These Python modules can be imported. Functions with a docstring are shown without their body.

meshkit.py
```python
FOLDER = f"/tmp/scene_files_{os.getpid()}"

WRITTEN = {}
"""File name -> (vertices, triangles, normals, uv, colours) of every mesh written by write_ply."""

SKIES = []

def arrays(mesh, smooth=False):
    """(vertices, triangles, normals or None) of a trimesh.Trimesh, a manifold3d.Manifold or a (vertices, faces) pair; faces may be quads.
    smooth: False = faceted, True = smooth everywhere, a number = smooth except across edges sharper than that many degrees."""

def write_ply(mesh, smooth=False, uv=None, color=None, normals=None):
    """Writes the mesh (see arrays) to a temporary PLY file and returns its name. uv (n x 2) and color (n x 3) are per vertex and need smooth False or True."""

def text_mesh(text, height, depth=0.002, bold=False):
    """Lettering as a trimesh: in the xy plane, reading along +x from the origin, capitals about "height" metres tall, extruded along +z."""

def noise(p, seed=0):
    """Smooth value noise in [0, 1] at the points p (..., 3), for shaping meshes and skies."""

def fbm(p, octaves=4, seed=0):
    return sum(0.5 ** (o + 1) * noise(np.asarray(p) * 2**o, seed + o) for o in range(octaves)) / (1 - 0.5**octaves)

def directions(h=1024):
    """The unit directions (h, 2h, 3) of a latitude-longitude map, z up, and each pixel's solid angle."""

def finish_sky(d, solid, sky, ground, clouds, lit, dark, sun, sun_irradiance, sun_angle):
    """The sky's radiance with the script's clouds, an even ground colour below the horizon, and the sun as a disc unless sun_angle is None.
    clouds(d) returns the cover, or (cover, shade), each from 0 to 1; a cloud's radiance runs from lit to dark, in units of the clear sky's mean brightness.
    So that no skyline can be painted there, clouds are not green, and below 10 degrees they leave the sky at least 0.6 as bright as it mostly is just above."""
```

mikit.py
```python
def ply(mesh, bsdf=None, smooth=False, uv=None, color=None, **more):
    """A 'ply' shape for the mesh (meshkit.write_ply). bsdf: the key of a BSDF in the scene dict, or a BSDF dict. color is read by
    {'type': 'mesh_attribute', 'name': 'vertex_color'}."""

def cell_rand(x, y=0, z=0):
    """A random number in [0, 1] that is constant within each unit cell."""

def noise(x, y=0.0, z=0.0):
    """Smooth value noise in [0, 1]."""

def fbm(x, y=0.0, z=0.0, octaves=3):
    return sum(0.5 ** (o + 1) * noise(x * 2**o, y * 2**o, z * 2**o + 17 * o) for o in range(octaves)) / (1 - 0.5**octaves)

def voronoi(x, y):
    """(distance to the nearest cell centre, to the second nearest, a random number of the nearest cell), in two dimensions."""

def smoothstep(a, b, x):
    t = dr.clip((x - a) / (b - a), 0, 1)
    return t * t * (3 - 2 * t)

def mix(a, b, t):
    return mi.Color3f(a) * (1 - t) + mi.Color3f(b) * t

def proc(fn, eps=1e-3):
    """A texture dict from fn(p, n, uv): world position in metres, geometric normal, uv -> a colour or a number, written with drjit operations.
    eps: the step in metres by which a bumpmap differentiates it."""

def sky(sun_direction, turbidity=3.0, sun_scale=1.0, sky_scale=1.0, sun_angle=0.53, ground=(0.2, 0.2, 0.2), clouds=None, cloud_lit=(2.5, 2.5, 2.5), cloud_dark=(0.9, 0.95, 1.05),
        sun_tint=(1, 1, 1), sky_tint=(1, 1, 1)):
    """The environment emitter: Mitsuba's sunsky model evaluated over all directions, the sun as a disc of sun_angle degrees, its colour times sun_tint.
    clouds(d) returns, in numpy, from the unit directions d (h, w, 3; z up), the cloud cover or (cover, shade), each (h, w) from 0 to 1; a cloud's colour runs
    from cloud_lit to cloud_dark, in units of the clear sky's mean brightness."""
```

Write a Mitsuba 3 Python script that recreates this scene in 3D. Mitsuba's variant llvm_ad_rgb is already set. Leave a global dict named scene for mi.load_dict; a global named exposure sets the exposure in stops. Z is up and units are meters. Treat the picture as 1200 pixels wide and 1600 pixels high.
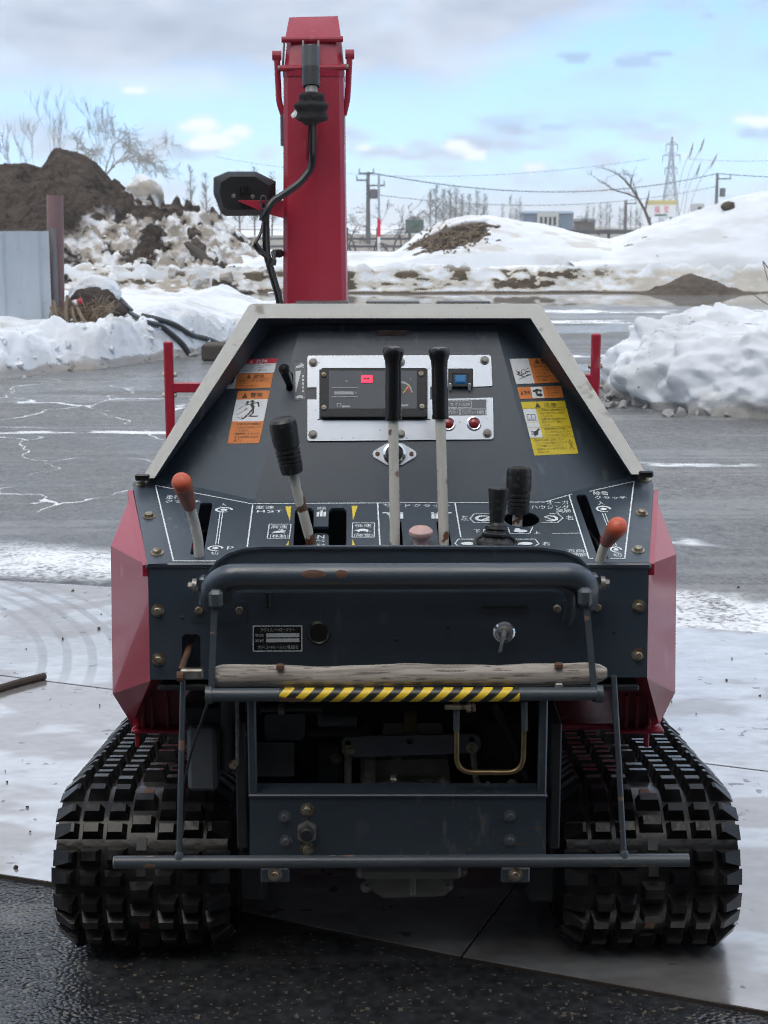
import math, random
import numpy as np, trimesh, drjit as dr, mitsuba as mi
import mikit, meshkit
from mikit import proc, noise, fbm, voronoi, cell_rand, smoothstep, mix
from shapely.geometry import Polygon, LineString, Point, box as sbox
from shapely.ops import unary_union
from shapely import affinity
from scipy.spatial import cKDTree

scene, labels = {}, {}
rng = random.Random(7)
nrg = np.random.default_rng(7)
T = mi.ScalarTransform4f

# ------------------------------------------------------------------ camera, sky, exposure
EYE = np.array([0, 0, 1.5])
FOC = 2400.0                                  # focal length in pixels of a 1200 x 1600 frame
PITCH = math.atan(450 / FOC)
FWD = np.array([0, math.cos(PITCH), -math.sin(PITCH)])
UPV = np.array([0, math.sin(PITCH), math.cos(PITCH)])
scene['camera'] = {'type': 'thinlens', 'fov': math.degrees(2 * math.atan(600 / FOC)), 'fov_axis': 'x', 'near_clip': 0.05, 'far_clip': 6000.0,
                   'aperture_radius': 0.0016, 'focus_distance': 3.1,
                   'to_world': T().look_at(origin=EYE.tolist(), target=(EYE + FWD).tolist(), up=[0, 0, 1])}
exposure = 2.15


def clouds(d):
    x, y, z = d[..., 0], d[..., 1], np.maximum(d[..., 2], 0)
    el = np.degrees(np.arcsin(np.clip(z, 0, 1)))
    az = np.degrees(np.arctan2(x, y))
    w = np.stack([az / 5.0, el / 2.0, az * 0 + 2], -1)
    az2, el2 = az + 1.6 * (meshkit.fbm(w, 4, 11) - .5), el + .9 * (meshkit.fbm(w + 7, 4, 12) - .5)
    p = np.stack([az2 / 6.0, el2 / 1.9, az * 0], -1)
    q = d / (z[..., None] + 0.25)
    big = meshkit.fbm(q * 2.3 + 3.1, 5, 5)
    fine = meshkit.fbm(p * 1.0 + 4.0, 6, 3)
    finer = meshkit.fbm(p * 3.0 + 9.0, 5, 8)
    tiny = meshkit.fbm(p * 9.0 + 2.0, 4, 9)
    # pale high cloud at the upper left, its lower edge about four and a half degrees up, thinning out to the right
    edge = 4.7 + 2.4 * (fine - 0.5) + 1.0 * (finer - .5) + np.clip((az - 2.0) / 2.6, 0, 6.0) * 1.0
    sheet = np.clip((el2 - edge) / 1.3 + 0.2, 0, 1) * np.clip(0.35 + 1.3 * fine, 0, 1)
    veil = np.clip((finer * .5 + fine * .5 - .40) * 3.2, 0, .55) * np.clip((el - 4) / 2, 0, 1)
    over = np.clip((big - 0.36) * 4.5, 0, 1) * np.clip((el - 9) / 10, 0, 1)
    # broken cumulus low down: grey bases, lit heads
    field = finer * .5 + fine * .35 + tiny * .15
    low = np.clip((field - 0.44) * 7.0, 0, 1) * np.clip((4.4 - el) / 1.2, 0, 1) * np.clip((el - .4) / .8, .25, 1) * .85
    puff = 0 * el
    for (a, e, sa, se) in ((-6.7, 3.35, 1.0, .34), (-6.2, 2.8, 1.1, .36), (-5.4, 3.1, .5, .3), (0.55, 2.75, .35, .28), (-.7, 2.65, .45, .2), (2.7, 2.75, .7, .22), (3.3, 2.5, .5, .2), (13.1, 3.65, .8, .34), (13.9, 4.0, .7, .34), (11.3, 2.2, .9, .16), (5.4, 2.3, .6, .2), (-9.0, 4.6, .6, .16)):
        puff = np.maximum(puff, np.exp(-(((az2 - a) / sa) ** 2 + ((el2 - e) / se) ** 2)) * (0.25 + 1.3 * tiny))
    puff = np.clip((puff - 0.30) * 3.2, 0, 1)
    grey = 0 * el
    for (a, e, sa, se) in ((7.1, 5.6, .8, .2), (8.9, 5.45, 1.1, .26), (9.7, 5.7, .5, .18), (5.0, 3.6, .9, .3), (6.4, 3.5, .8, .2), (10.6, 7.1, 1.0, .14), (-6.6, 2.55, 1.5, .3), (13.3, 3.2, 1.2, .3)):
        grey = np.maximum(grey, np.exp(-(((az2 - a) / sa) ** 2 + ((el2 - e) / se) ** 2)) * (0.2 + 1.3 * tiny))
    grey = np.clip((grey - 0.3) * 2.0, 0, 0.6)
    haze = np.clip((1.8 - el) / 3.2, 0, .5)
    cover = np.maximum.reduce([sheet * 0.95, veil, over, low, puff, grey, haze])
    shade = np.clip(0.68 + .90 * (fine - .5) + .5 * (finer - .5), 0.3, 1)
    shade = np.maximum(shade, grey * 1.7) * (1 - puff)
    bright = np.clip((el - 6.0) / 3, 0, 1) * np.clip(1 - abs(az - 1) / 7, 0, 1) * .30
    return cover, np.clip((shade - bright) * (1 - .72 * np.clip((el - 8.5) / 9, 0, 1)), 0, 1)


scene['sky'] = mikit.sky((-0.18, -0.38, 0.90), turbidity=3.0, sun_scale=0.26, sun_angle=40, sky_scale=1.0, ground=(0.40, 0.41, 0.43), clouds=clouds,
                         cloud_lit=(1.95, 2.10, 2.34), cloud_dark=(0.79, 0.93, 1.18), sky_tint=(.88, 1.02, 1.08), sun_tint=(.85, .93, 1.04))


# ------------------------------------------------------------------ helpers
def ray(u, v):
    d = FWD + np.array([1.0, 0, 0]) * (u - 600) / FOC + UPV * (800 - v) / FOC
    return d


def at(u, v, Y):
    """A point of the place at distance Y, from where the photograph shows it."""
    d = ray(u, v)
    return EYE + d * (Y / d[1])


def ground_at(u, v, z=0.0):
    d = ray(u, v)
    return EYE + d * ((z - EYE[2]) / d[2])


class Pl:
    """A flat face of a thing: origin, two axes, outward normal."""
    def __init__(s, o, ex, ey):
        s.o = np.array(o, float); s.ex = np.array(ex, float) / np.linalg.norm(ex)
        n = np.cross(s.ex, np.array(ey, float)); s.n = n / np.linalg.norm(n); s.ey = np.cross(s.n, s.ex)

    def hit(s, u, v):
        d = ray(u, v)
        return EYE + d * (np.dot(s.o - EYE, s.n) / np.dot(d, s.n))

    def px(s, u, v):
        p = s.hit(u, v) - s.o
        return np.array([p @ s.ex, p @ s.ey])

    def poly(s, pts):
        return Polygon([s.px(*p) for p in pts])

    def to(s, ab, h=0.0):
        ab = np.asarray(ab, float).reshape(-1, 2)
        return s.o + ab[:, :1] * s.ex + ab[:, 1:2] * s.ey + h * s.n

    def sheet(s, vf, h):
        v, f = vf
        m = trimesh.Trimesh(s.to(v, h), f, process=False)
        if len(f) and (m.face_normals @ s.n).sum() < 0:
            m.invert()
        return m

    def slab(s, poly, h0, h1):
        out = []
        for g in getattr(poly, 'geoms', [poly]):
            m = trimesh.creation.extrude_polygon(g, h1 - h0, engine='earcut')
            v = np.array(m.vertices)
            out.append(trimesh.Trimesh(s.to(v[:, :2]) + (v[:, 2:3] + h0) * s.n, m.faces, process=False))
        return cat(out)


def cat(ms):
    ms = [m for m in ms if m is not None and len(m.faces)]
    return trimesh.util.concatenate(ms) if len(ms) > 1 else ms[0]


def tri2(polys):
    """Triangles of flat outlines: (vertices 2-D, faces)."""
    V, F, n = [], [], 0
    for p in polys if isinstance(polys, (list, tuple)) else [polys]:
        for g in getattr(p, 'geoms', [p]):
            if g.is_empty or g.area <= 0 or g.geom_type != 'Polygon':
                continue
            v, f = trimesh.creation.triangulate_polygon(g, engine='earcut')
            V.append(v); F.append(np.asarray(f) + n); n += len(v)
    return np.vstack(V), np.vstack(F)


def joinvf(items):
    V, F, n = [], [], 0
    for v, f in items:
        V.append(v); F.append(f + n); n += len(v)
    return np.vstack(V), np.vstack(F)


def cbox(c, s, b=0.003, R=None):
    """A box with chamfered edges."""
    h = np.array(s, float) / 2
    b = min(b, h.min() * 0.6)
    pts = []
    for sx in (-1, 1):
        for sy in (-1, 1):
            for sz in (-1, 1):
                g = np.array([sx, sy, sz])
                for k in range(3):
                    q = h - b
                    q = q.copy(); q[k] = h[k]
                    pts.append(g * q)
    m = trimesh.convex.convex_hull(np.array(pts))
    v = np.array(m.vertices)
    if R is not None:
        v = v @ np.asarray(R).T
    return trimesh.Trimesh(v + np.array(c), m.faces, process=False)


def hull(pts):
    return trimesh.convex.convex_hull(np.array(pts, float))


def frames(p):
    p = np.asarray(p, float)
    t = np.gradient(p, axis=0) if len(p) > 2 else np.repeat(p[1:] - p[:1], 2, 0)
    t /= np.linalg.norm(t, axis=1, keepdims=True) + 1e-12
    a = np.cross(t[0], [0, 0, 1.0] if abs(t[0][2]) < 0.9 else [1.0, 0, 0]); a /= np.linalg.norm(a)
    A = [a]
    for k in range(1, len(p)):
        a = A[-1] - t[k] * (A[-1] @ t[k]); A.append(a / np.linalg.norm(a))
    A = np.array(A)
    return t, A, np.cross(t, A)


def tube(p, r, n=12, cap=True):
    p = np.asarray(p, float)
    t, A, B = frames(p)
    r = np.broadcast_to(np.asarray(r, float), (len(p),))
    an = np.arange(n) * 2 * np.pi / n
    v = p[:, None] + r[:, None, None] * (np.cos(an)[None, :, None] * A[:, None] + np.sin(an)[None, :, None] * B[:, None])
    i, j = np.meshgrid(np.arange(len(p) - 1), np.arange(n), indexing='ij')
    q = np.stack([i * n + j, i * n + (j + 1) % n, (i + 1) * n + (j + 1) % n, (i + 1) * n + j], -1).reshape(-1, 4)
    f = np.vstack([q[:, [0, 1, 2]], q[:, [0, 2, 3]]])
    v = v.reshape(-1, 3)
    if cap:
        k = len(v)
        v = np.vstack([v, p[:1], p[-1:]])
        a = np.arange(n); b = (a + 1) % n
        e = (len(p) - 1) * n
        f = np.vstack([f, np.stack([b, a, a * 0 + k], 1), np.stack([e + a, e + b, a * 0 + k + 1], 1)])
    return trimesh.Trimesh(v, f, process=False)


def bend(pts, r=0.03, k=6):
    """A polyline with rounded corners."""
    pts = [np.array(p, float) for p in pts]
    out = [pts[0]]
    for a, b, c in zip(pts, pts[1:], pts[2:]):
        d1, d2 = a - b, c - b
        l = min(r, np.linalg.norm(d1) * .48, np.linalg.norm(d2) * .48)
        s, e = b + d1 / np.linalg.norm(d1) * l, b + d2 / np.linalg.norm(d2) * l
        for i in range(k + 1):
            w = i / k
            out.append((1 - w) ** 2 * s + 2 * w * (1 - w) * b + w * w * e)
    out.append(pts[-1])
    return np.array(out)


def lathe(prof, p0, axis, n=20):
    """prof: list of (radius, height along axis)."""
    axis = np.array(axis, float) / np.linalg.norm(axis)
    a = np.cross(axis, [0, 0, 1.0] if abs(axis[2]) < .9 else [1.0, 0, 0]); a /= np.linalg.norm(a); b = np.cross(axis, a)
    an = np.arange(n) * 2 * np.pi / n
    ring = np.cos(an)[:, None] * a + np.sin(an)[:, None] * b
    v = np.vstack([np.array(p0) + axis * h + ring * max(r, 1e-5) for r, h in prof])
    i, j = np.meshgrid(np.arange(len(prof) - 1), np.arange(n), indexing='ij')
    q = np.stack([i * n + j, i * n + (j + 1) % n, (i + 1) * n + (j + 1) % n, (i + 1) * n + j], -1).reshape(-1, 4)
    return trimesh.Trimesh(v, np.vstack([q[:, [0, 1, 2]], q[:, [0, 2, 3]]]), process=False)


used = set()


def uniq(k):
    if k not in used:
        used.add(k); return k
    i = 1
    while f'{k}_{i:03d}' in used:
        i += 1
    used.add(f'{k}_{i:03d}')
    return f'{k}_{i:03d}'


def add(key, mesh, m, smooth=30, label=None, cat_=None, group=None, kind=None, color=None):
    """One entry of the scene: a thing, or a part when the key has a holder before two underscores."""
    key = uniq(key)
    scene[key] = mikit.ply(mesh, 'paint_' + m, smooth=smooth, color=color)
    tag(key, label, cat_, group, kind)
    return key


def tag(key, label=None, cat_=None, group=None, kind=None):
    e = {k: v for k, v in (('label', label), ('category', cat_), ('group', group), ('kind', kind)) if v}
    if e:
        labels.setdefault(key, {}).update(e)


def thing(name, label, cat_, group=None):
    key = uniq(name)
    tag(key, label, cat_, group)
    return key


def mat(name, base, rough=0.5, bump=None, bscale=1.0, **kw):
    c = {'type': 'rgb', 'value': list(base)} if isinstance(base, (tuple, list)) else base
    b = {'type': 'principled', 'base_color': c, 'roughness': rough, **kw}
    if bump is not None:
        b = {'type': 'bumpmap', 'arbitrary': bump, 'scale': bscale, 'bsdf': b}
    scene['paint_' + name] = {'type': 'twosided', 'bsdf': b}
    return name


def C(r, g, b):
    return mi.Color3f(r, g, b)


# ------------------------------------------------------------------ lettering: outlines of the characters on the decals
# each row: character code, advance, then outlines; a point is 100 * x + y, -2 starts a shape and -1 a hole in it
GLYPHS = [
[40,23,-2,1333,1457,1870,2478,2776,2573,2059,1837,2316,2710,2508,2209,1816],
[41,23,-2,1008,1418,1834,1852,1760,1075,1177,1478,2258,2438,2224,1610,1308],
[46,19,-2,1223,1329,1730,2127,2123,1820,1420],
[72,50,-2,1372,2072,2051,4451,4472,5172,5121,4421,4445,2045,2021,1321],
[78,50,-2,1372,2172,4431,4472,5072,5021,4322,2062,2021,1321],
[80,44,-2,1372,3772,4269,4762,4750,4244,3542,2041,2021,1321,-1,2047,3247,3849,4154,4063,3567,2167],
[83,41,-2,1028,1332,2526,3226,3729,3739,1848,1356,1363,1770,2473,3373,4170,4367,4163,3267,2567,2064,1958,2254,3947,4442,4530,4327,3621,2320,1623],
[84,41,-2,972,4772,4667,3166,3121,2421,2466,967],
[87,61,-2,1921,872,1672,2236,2431,3472,4172,5130,6072,6672,5621,4821,3762,2721],
[12289,70,-2,1132,1335,1636,2725,3020,2517],
[12290,70,-2,927,1234,1737,2437,3131,3022,2417,1717,1318,-1,1330,1522,2220,2724,2729,2433,1934],
[12354,70,-2,1427,1433,1841,2448,3253,3258,3263,1863,1769,3368,3477,4077,3968,6271,6266,3863,3758,3755,5056,5261,5561,5760,5755,6749,7042,7034,6727,6223,5218,4718,4421,6028,6435,6345,5551,4737,3928,4022,3521,3524,3324,2721,1921,-1,3749,3935,4542,4952,-1,2127,2727,3330,3147,2845,2238,2034],
[12356,70,-2,6055,5367,5967,6656,7138,7133,6731,6531,6440,-2,1838,1670,2270,2342,2729,3027,3327,3732,4041,4537,4228,3621,2721,2226],
[12363,70,-2,5764,5867,6168,6267,7443,6841,6453,-2,1354,1360,2961,3177,3776,3562,4961,5257,5452,5231,4923,4720,4118,3120,3126,4124,4527,4841,4853,4756,3557,2121,1918,1420,1322,2236,2755],
[12364,70,-2,6678,6780,7080,7571,7169,-2,5663,5666,6167,7342,6840,6254,-2,6367,5877,6277,6768,-2,1254,1160,2861,3076,3676,3462,4861,5257,5352,5128,4923,4519,3019,3025,4124,4427,4741,4754,4357,3356,2429,1919,1618,1320,1322,2136,2755],
[12367,70,-2,2147,2353,5277,5673,3354,2850,2847,5721,5217,4326,2838],
[12369,70,-2,3456,3461,5461,5376,6076,6061,7262,7257,6056,6041,5729,5423,4617,4021,4624,5233,5439,5455,-2,1553,1875,2475,2049,2135,2235,2543,2841,2326,2320,1820,1823,1535],
[12371,70,-2,1833,2042,2442,2642,2434,2828,3625,5225,6527,6522,5219,3020,2224,-2,2370,6170,6164,2364],
[12372,70,-2,6678,6780,6980,7571,7169,-2,5875,6277,6768,6367,-2,1828,1841,2442,2331,2727,3524,4924,6427,6421,5118,3318,2421,-2,2270,5970,5964,2663,2264],
[12373,70,-2,1865,4564,4277,4777,5165,6768,6763,5359,5848,6342,6239,5838,4340,4444,5544,4759,1859,-2,2028,2140,2343,2743,2842,2532,2629,2925,3523,6024,6021,5818,3518,2521],
[12375,70,-2,2328,2376,3076,2930,3324,3723,4923,5828,6537,6933,6830,6223,5218,4617,3018,2721],
[12377,70,-2,1362,1367,4568,4477,5177,5068,7267,7263,5062,5051,5247,5233,4423,3217,2820,2822,3926,4432,3732,3036,2843,2848,3556,4556,4562,-1,3346,3638,3937,4438,4743,4649,4252,3550],
[12378,70,-2,6376,6478,6779,7270,6869,-2,1261,1266,4267,4376,4876,4967,5967,5475,5877,6370,6267,7067,7062,4861,4850,5047,5139,4829,4020,3116,2916,2521,3624,4231,3531,3133,2639,2647,3254,3756,4255,4261,-1,3242,3437,4036,4440,4447,4051,3651,3246],
[12383,70,-2,4025,4037,4637,4529,4826,5524,7026,7020,4720,-2,4449,4555,6954,6949,-2,1459,1365,3065,3177,3777,3666,4967,4862,3460,2836,2218,1619,1521,2235,2859],
[12384,70,-2,6473,6475,6776,7270,7266,6965,-2,3825,3835,3837,4337,4329,4525,5423,6825,6820,6318,4818,4121,-2,4254,6754,6753,6748,4348,-2,5671,6073,6563,6262,-2,1258,1264,2764,2976,3675,3465,4767,4661,3258,2842,1918,1418,1321,1933,2658],
[12387,70,-2,1847,1950,3354,4457,5357,6054,6450,6646,6635,6330,5725,4721,3419,3325,4827,5834,6141,5946,5152,3850,2243,2043],
[12389,70,-2,6476,6578,6779,7369,6968,-2,1351,1157,4165,5764,6361,6756,6951,6838,6229,5324,3120,2826,4728,5633,6138,6346,6155,5160,3357,1550,-2,5674,5876,6175,6567,6465,6165],
[12390,70,-2,1362,1367,1568,6872,6867,5566,4962,4255,3948,3938,4134,5027,6224,6219,5618,4323,3433,3451,4365,1662],
[12391,70,-2,6849,6359,6660,7251,-2,1362,1367,6872,6766,5766,4862,4255,3846,3839,4232,5126,6224,6118,5219,4323,3629,3334,3349,3757,4365,-2,5456,5857,6348,6046],
[12392,70,-2,2129,2137,2342,3251,2373,2374,2876,3855,5967,6266,6262,3446,2839,2731,3027,3824,5124,6627,6620,5218,3319,2423],
[12394,70,-2,5363,5567,5767,7060,7257,6853,-2,2924,2930,3335,3837,5038,4955,5555,5536,6729,6927,6823,6622,6127,5629,5523,5218,4717,3817,3319,-1,3428,4022,4723,5026,5032,4633,3832,-2,1333,2858,2760,1460,1365,3065,3277,3877,3667,4768,4763,3461,2032,1831],
[12395,70,-2,3627,3640,4140,4032,4328,4827,6928,7023,5821,4123,-2,3868,6768,6763,3863,-2,1537,1872,1974,2574,2151,2135,2235,2542,2839,2326,2218,1818],
[12398,70,-2,1340,1350,1860,2767,3471,4972,5868,6760,7052,7039,6629,5823,4718,4318,4123,5025,5729,6440,6354,6060,5663,5066,4666,4039,3529,3125,2723,2124,1629,-1,1846,2133,2530,3134,3748,4066,3063,2357],
[12399,70,-2,3328,3332,3737,4339,5340,5356,3557,3462,5262,5363,5375,5975,5963,7164,7058,5857,5937,7328,7226,6923,6031,5925,5620,5218,4318,3621,-1,3927,4423,5124,5433,4935,4234,3831,-2,1528,1552,1871,1875,2475,2049,2034,2234,2442,2741,2838,2325,2218,1818],
[12414,70,-2,2048,2054,2953,4153,4162,2163,2069,4068,4177,4777,4768,6569,6564,4762,4753,6655,6650,4748,4737,6032,6727,6724,6522,6322,5727,4831,4723,4218,2918,2419,2122,1926,2133,2336,3138,4138,4242,4047,-1,2530,2624,3023,3723,4226,4233,3033],
[12424,70,-2,1624,1632,1937,2840,3940,3877,4477,4463,6563,6458,4456,4539,6528,6726,6321,5826,4632,4423,3718,2518,1920,-1,2227,2523,3523,3927,3934,3735,2534,2231],
[12425,70,-2,1935,2363,2863,2644,3951,5352,5850,6445,6735,6428,5923,4718,3318,2819,2824,4824,5830,6034,6040,5843,5147,4347,2941,2534,-2,2970,3076,3276,5771,5767,5665,5365],
[12426,70,-2,2257,2477,3077,2860,3669,4072,5072,5371,6062,6249,6137,5730,4923,3317,3022,4527,5436,5748,5656,5166,4768,3966,3562,2953,2737,2337],
[12427,70,-2,1538,1842,4867,4868,4168,2367,2372,5774,5969,4053,5252,5751,6445,6739,6733,6123,4818,3818,3120,2824,2832,3437,4436,4932,5225,5626,6133,6139,6041,5247,4148,3547,2742,1934,-1,3326,3923,4723,4628,4032,3632,3330],
[12428,70,-2,1130,1132,2652,2758,2660,1358,1364,2665,2777,3377,3366,3463,3260,3257,4766,5866,6260,6028,6326,6727,7432,7526,6620,5920,5523,5436,5758,5262,4459,3148,3118,2518,2540,1527],
[12434,70,-2,1341,2962,2963,1563,1569,3168,3377,3977,3868,5871,5865,3563,3053,4255,4849,6457,6757,6853,6751,4844,4830,4330,4339,4140,3434,3229,3424,4023,6324,6318,3818,3020,2823,2732,3442,4246,4050,3651,2949,2446,1838],
[12435,70,-2,1320,1323,1938,3876,4474,4573,3249,4251,4748,4844,4829,5025,5624,6026,6532,6841,7238,7029,6724,6019,4819,4324,4243,3646,3244,2638,1818],
[12452,70,-2,1346,4258,5668,6276,6772,5963,4855,4819,4219,4252,1741,1541],
[12454,70,-2,1643,1665,3865,3877,4477,4565,6566,6863,6650,5935,5228,3819,3218,2823,4328,5235,5847,6160,2260,2243],
[12456,70,-2,1323,1329,3830,3861,1762,1767,6767,6762,4461,4430,7129,7123],
[12458,70,-2,1329,1332,2638,3546,4457,1658,1563,4763,4776,5276,5363,6963,6958,5458,5357,5323,5220,3619,3521,3525,4624,4725,4751,3639,2228,1627],
[12459,70,-2,1522,1523,2127,2734,3554,3558,1658,1663,3663,3677,4277,4263,6463,6762,6430,6224,5920,4320,4226,5425,5728,6042,6157,5958,4158,3843,3028,2018],
[12460,70,-2,6377,6779,7269,6968,-2,1321,1322,1825,2734,3352,3357,1457,1462,3463,3476,4176,4063,6262,6561,6228,6123,5719,4219,4125,5324,5525,5839,5958,4057,3742,3028,1818,-2,6165,5675,6076,6566],
[12461,70,-2,1534,1440,3944,3657,1554,1460,3563,3375,3976,4164,6267,6362,4358,4544,6548,6848,6947,6943,4739,5018,4418,4137],
[12463,70,-2,1448,2860,3469,3877,4476,4067,6367,6765,6352,5538,4427,2718,2518,2122,3729,5041,5754,5961,3662,2953,1944],
[12464,70,-2,6478,6880,7370,7068,-2,1146,2761,3576,4174,3865,6166,5774,5877,6276,6668,6667,6265,6563,6151,5235,3923,2717,2316,1821,3327,4639,5553,5760,3460,1743,1543],
[12465,70,-2,1246,2259,2872,2877,3576,3263,7163,7158,5357,5042,4531,4024,3218,2819,2622,3226,4136,4546,4657,2957,1743],
[12467,70,-2,1830,6031,6063,1863,1869,6669,6620,6020,5924,1824],
[12469,70,-2,1255,1262,2661,2675,3275,3261,5161,5176,5776,5861,7261,7155,5855,5637,5229,4622,3818,3322,4227,4731,5141,5255,3255,3238,2638,2655],
[12471,70,-2,2019,1825,3329,4838,6251,6758,7055,7153,6747,5535,4428,2219,-2,2570,2875,4267,4263,3960,-2,1454,1759,1859,3249,3045,2845],
[12472,70,-2,6373,6376,6776,7265,6864,-2,1918,1724,2827,4434,6150,6657,6954,7052,6646,5434,4327,2218,-2,5370,5472,5772,6362,5961,-2,2469,2774,4265,4263,3859,-2,1353,1658,1758,3248,2944,2844],
[12473,70,-2,1423,1424,3033,4345,5362,5364,2064,2070,5971,6268,5044,6924,6619,6222,4639,2623,1919],
[12479,70,-2,1348,2760,3571,3878,4477,4068,6369,6767,6353,5641,6334,5929,5135,4227,3019,2418,2021,2022,3328,4638,4541,3348,3452,3753,5044,5755,5963,3663,3358,1945],
[12481,70,-2,1348,1353,4053,4066,2064,1870,3770,5975,6370,4666,4653,7152,7148,4647,4437,4129,2818,2322,3430,3838,4047],
[12483,70,-2,2819,2821,4126,5135,5748,5957,6557,6656,6243,5228,4522,3215,-2,3657,3760,4161,4647,4545,4045,-2,2540,1956,2557,3142,3041],
[12488,70,-2,3075,3775,3756,6645,6439,6239,4946,3650,3718,3018],
[12489,70,-2,5872,5874,6275,6764,6363,-2,2818,2874,3474,3456,6345,6342,6238,6038,3549,3418,-2,5559,4970,5272,5961],
[12491,70,-2,1325,1332,6931,6925,-2,1967,6367,6361,1961],
[12494,70,-2,1724,3133,4344,5260,5673,6272,5653,4536,3728,2220],
[12495,70,-2,5844,4868,5370,6348,7123,6522,-2,1323,1326,1834,2446,2969,3668,3044,2227,1822],
[12496,70,-2,6476,6878,7371,7368,6968,-2,5840,4767,5268,6638,7026,6922,6421,-2,5773,5875,6175,6666,6264,-2,1223,2243,2867,3567,3148,2228,1721],
[12501,70,-2,1764,1770,6470,6768,6251,5638,4628,3019,2819,2324,3830,4939,5549,5964],
[12502,70,-2,7071,6580,6981,7472,-2,1663,1670,6069,5973,5677,5879,6178,6571,6468,6667,6250,5436,4225,2918,2618,2323,3729,4738,5652,5863],
[12509,70,-2,5777,6281,6880,7275,7168,6665,6066,5769,-1,6071,6668,6871,6875,6677,6377,6075,-2,5445,5547,5948,7130,6528,-2,1358,1363,3863,3875,4475,4563,6863,6858,4457,4421,4118,2818,2821,2823,3622,3824,3857,-2,1130,1839,2449,2947,2741,1728],
[12517,70,-2,1727,4827,5250,2450,2356,5457,5854,5427,6727,6721,1821],
[12519,70,-2,2225,5525,5537,2438,2442,5543,5554,2354,2359,6159,6117,5517,5419,2219],
[12521,70,-2,1751,1757,6458,6855,6647,5833,4723,3218,2920,2823,3625,4731,5539,6051,-2,2272,6273,6368,2368],
[12522,70,-2,3323,4227,5134,5340,5551,5474,6174,6147,5733,5125,4119,3618,-2,2240,2373,2873,2840],
[12523,70,-2,4322,4373,5073,5029,6236,6944,7144,7340,6430,5523,4719,-2,1222,1223,1930,2339,2661,2573,3273,3148,2835,1921,1619],
[12524,70,-2,2273,2973,2928,5238,6751,7046,6338,5029,2620,2323],
[12525,70,-2,1720,1769,6769,6720,6120,6024,2324,2220,-1,2231,6130,6163,2363],
[12527,70,-2,1646,1670,6570,6768,6448,6038,5128,4121,3218,2823,4128,5339,5850,6164,2364,2246],
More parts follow.
